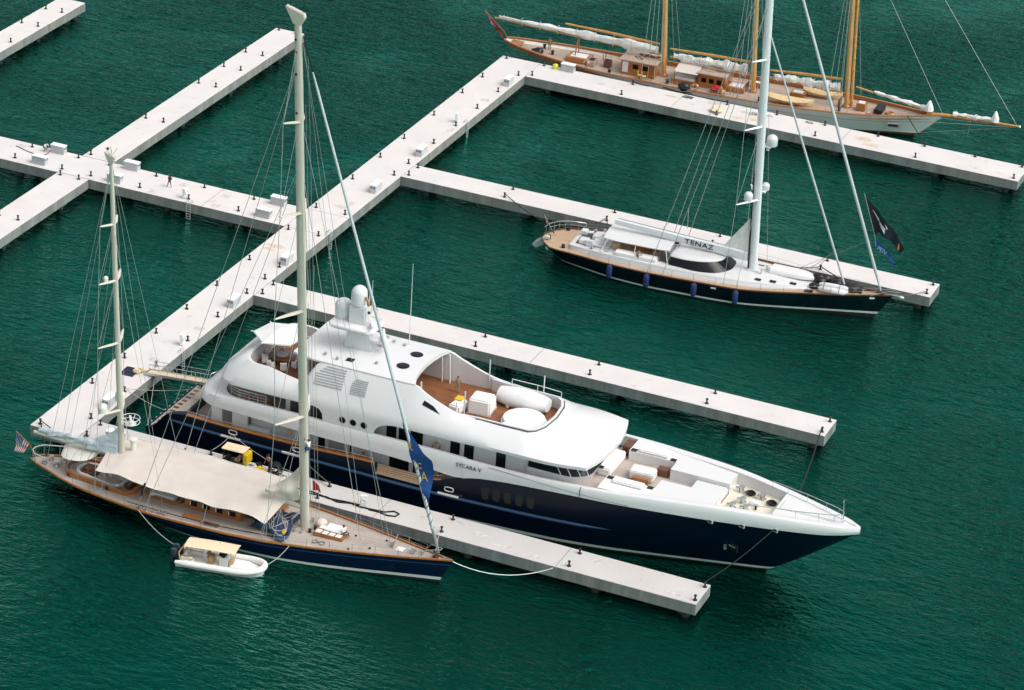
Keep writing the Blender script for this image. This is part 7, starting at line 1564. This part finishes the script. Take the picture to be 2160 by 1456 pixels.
def clutter(x, y, m, label, seed, s=1.0, cat='rope pile', name='rope_pile'):
    rd = random.Random(seed); b = B()
    pts = [(s*(rd.random() - .5)*2, s*(rd.random() - .5)*.9, .04 + .03*(k % 4)) for k in range(22)]
    sm = []
    for i in range(len(pts) - 1):
        for q in range(4): t = q/4; sm.append(tuple(lerp(pts[i][j], pts[i+1][j], t*t*(3 - 2*t)) for j in range(3)))
    b.tube(sm, .05, 5); o = b.build(name, MATS[m], None, smooth=60); o.location = (x, y, HD + .02); return tag(o, label, cat)
clutter(35.6, 112.3, 'white_cloth', 'pile of pale rope on the far pier below the sloop mast', 5, .9); clutter(34.3, 111.6, 'rope_pale', 'pale rope tangle just left of the sloop mast on the far pier', 8, .8)
clutter(41.0, 112.6, 'rope_pale', 'thin pale rope coil on the far pier right of the sloop mast', 9, .6); clutter(25.2, 112.4, 'rope_grey', 'grey hose tangle on the far pier below the chart house', 10, .7)
o = B().lathe((0, 0, 0), [(.35, 0), (.4, .3), (.3, .55), (.02, .6)], 14).build('yellow_buoy', mat('lime', (.6, .62, .05), .5), None, smooth=60); o.location = (7.4, 112.7, HD); tag(o, 'yellow buoy beside the cabinet at the schooner stern', 'buoy')
o = B().lathe((0, 0, 0), [(.45, 0), (.75, .3), (.85, .36), (.7, .42), (.02, .44)], 16).build('tan_tub', MATS['canopy_tan'], None, smooth=60); o.location = (29.9, 109.9, HD); tag(o, 'tan round tub beside a bollard on the far pier', 'tub')
o = B().tube([(-36.5, 57.0, HD + .05), (-34.5, 56.3, HD + .05), (-32.9, 55.9, HD + .05), (-32.3, 56.5, HD + .05), (-32.1, 57.3, HD + .3)], .05, 5).build('water_hose', MATS['rope_grey'], None, smooth=60); tag(o, 'dark hose running along the left walkway to the cabinet', 'hose')

# ------------------------------------------------------------------ mooring lines
def b_(x, y): return (x, y, HD + .35)
K_, M_, T_, S_ = KF, MY, TF, SF
for nm, lb, a, c, sg, r, m in (
    ('mooring_line', 'white line from the ketch side to the tender outboards', K_(13.8, -4.25, 1.6), RF(-.3, .6, .8), .5, .035, 'rope_pale'),
    ('mooring_line', 'white line from the ketch side to the tender bow', K_(28.9, -3.55, 1.9), RF(7.4, 0, .75), .35, .035, 'rope_pale'),
    ('mooring_line', 'pale line sagging from the ketch bow to the nearest pier', K_(43.1, 0, 2.5), b_(55.22, .66), 1.4, .04, 'white_cloth'),
    ('mooring_line', 'short pale line from the ketch bow up to the pier bollard', K_(41.3, .6, 2.4), b_(42.6, .7), .1, .035, 'rope_pale'),
    ('mooring_line', 'dark line from the ketch stern to the pier corner bollard', K_(1.2, .7, 1.55), b_(.75, .63), .1, .06, 'rope_black'),
    ('mooring_line', 'dark line from the ketch quarter to the first bollard of the nearest pier', K_(2.6, 1.4, 1.5), b_(5.8, .68), .2, .06, 'rope_black'),
    ('mooring_line', 'dark line across the spine end below the furled mizzen sail', K_(5.4, 2.4, 1.6), b_(.75, .7), .15, .05, 'rope_black'),
    ('mooring_line', 'grey line from the motor yacht bow to the tip of the nearest pier', M_(62.4, -2.9, 5.9), b_(67.2, 3.2), .3, .05, 'rope_black'),
    ('mooring_line', 'dark line from the motor yacht far bow to the tip of the pier behind it', M_(62.4, 2.9, 5.9), b_(67.3, 36.7), 1.0, .06, 'rope_black'),
    ('mooring_line', 'pale stern line of the motor yacht, near corner to the spine pier', M_(-.05, -5.0, 1.0), b_(4.35, 16.7), .25, .028, 'rope_pale'),
    ('mooring_line', 'pale stern line of the motor yacht, far corner crossing to the spine pier', M_(-.05, 3.6, 1.0), b_(4.35, 10.4), .2, .028, 'rope_pale'),
    ('mooring_line', 'pale stern line of the motor yacht running straight to the spine pier edge', M_(-.05, -1.5, 1.0), b_(4.35, 10.4), .2, .028, 'rope_pale'),
    ('mooring_line', 'pale line from the motor yacht aft fairlead down to the nearest pier', M_(9.7, -6.15, 3.1), b_(30.07, 3.28), .9, .03, 'rope_pale'),
    ('mooring_line', 'second pale line from the motor yacht quarter to the nearest pier', M_(9.6, -6.15, 3.1), b_(17.61, 3.17), .2, .03, 'rope_pale'),
    ('mooring_line', 'dark line from the motor yacht middle fairlead to the bollard beyond the looped cable', M_(16.5, -6.15, 3.1), b_(30.07, 3.28), .2, .05, 'rope_grey'),
    ('mooring_line', 'long dark line from the sloop stern to the pier at its left', T_(1.3, 2.2, 1.8), b_(17.74, 72.98), .4, .05, 'rope_black'),
    ('mooring_line', 'dark line from the sloop cockpit to the bollard behind its stern', T_(6.5, 3.6, 2.0), b_(30.22, 72.87), .2, .05, 'rope_black'),
    ('mooring_line', 'dark line from the sloop stern quarter to the bollard behind its stern', T_(3.2, 3.1, 1.9), b_(30.22, 72.9), .2, .04, 'rope_black'),
    ('mooring_line', 'dark line from the sloop mast foot to the bollard near its bow', T_(26.0, 3.5, 2.2), b_(55.42, 72.81), .2, .05, 'rope_black'),
    ('mooring_line', 'dark line from the sloop foredeck to the bollard near its bow', T_(35.0, 1.3, 2.6), b_(55.42, 72.81), .1, .06, 'rope_black'),
    ('mooring_line', 'line from the sloop bow to the tip of its pier', T_(39.2, .2, 3.0), b_(67.43, 72.78), .3, .045, 'rope_grey'),
    ('mooring_line', 'line from the schooner stern to the spine pier corner', S_(4.5, -2.1, 2.0), b_(.83, 112.66), .3, .05, 'rope_black'),
    ('mooring_line', 'black line lying along the far pier from a bollard below the deckhouse', S_(26.5, -4.2, 1.8), b_(17.74, 112.92), .3, .06, 'rope_black'),
    ('mooring_line', 'black line along the schooner side to the bollard below its main mast', S_(22.5, -4.1, 1.8), b_(30.32, 112.87), .2, .06, 'rope_black'),
    ('mooring_line', 'dark line from the schooner bow down to a bollard on the far pier', S_(53.0, -1.4, 3.0), b_(55.46, 112.91), .1, .06, 'rope_black')):
    rope(nm, lb, a, c, sg, r, MATS[m], group='mooring lines')
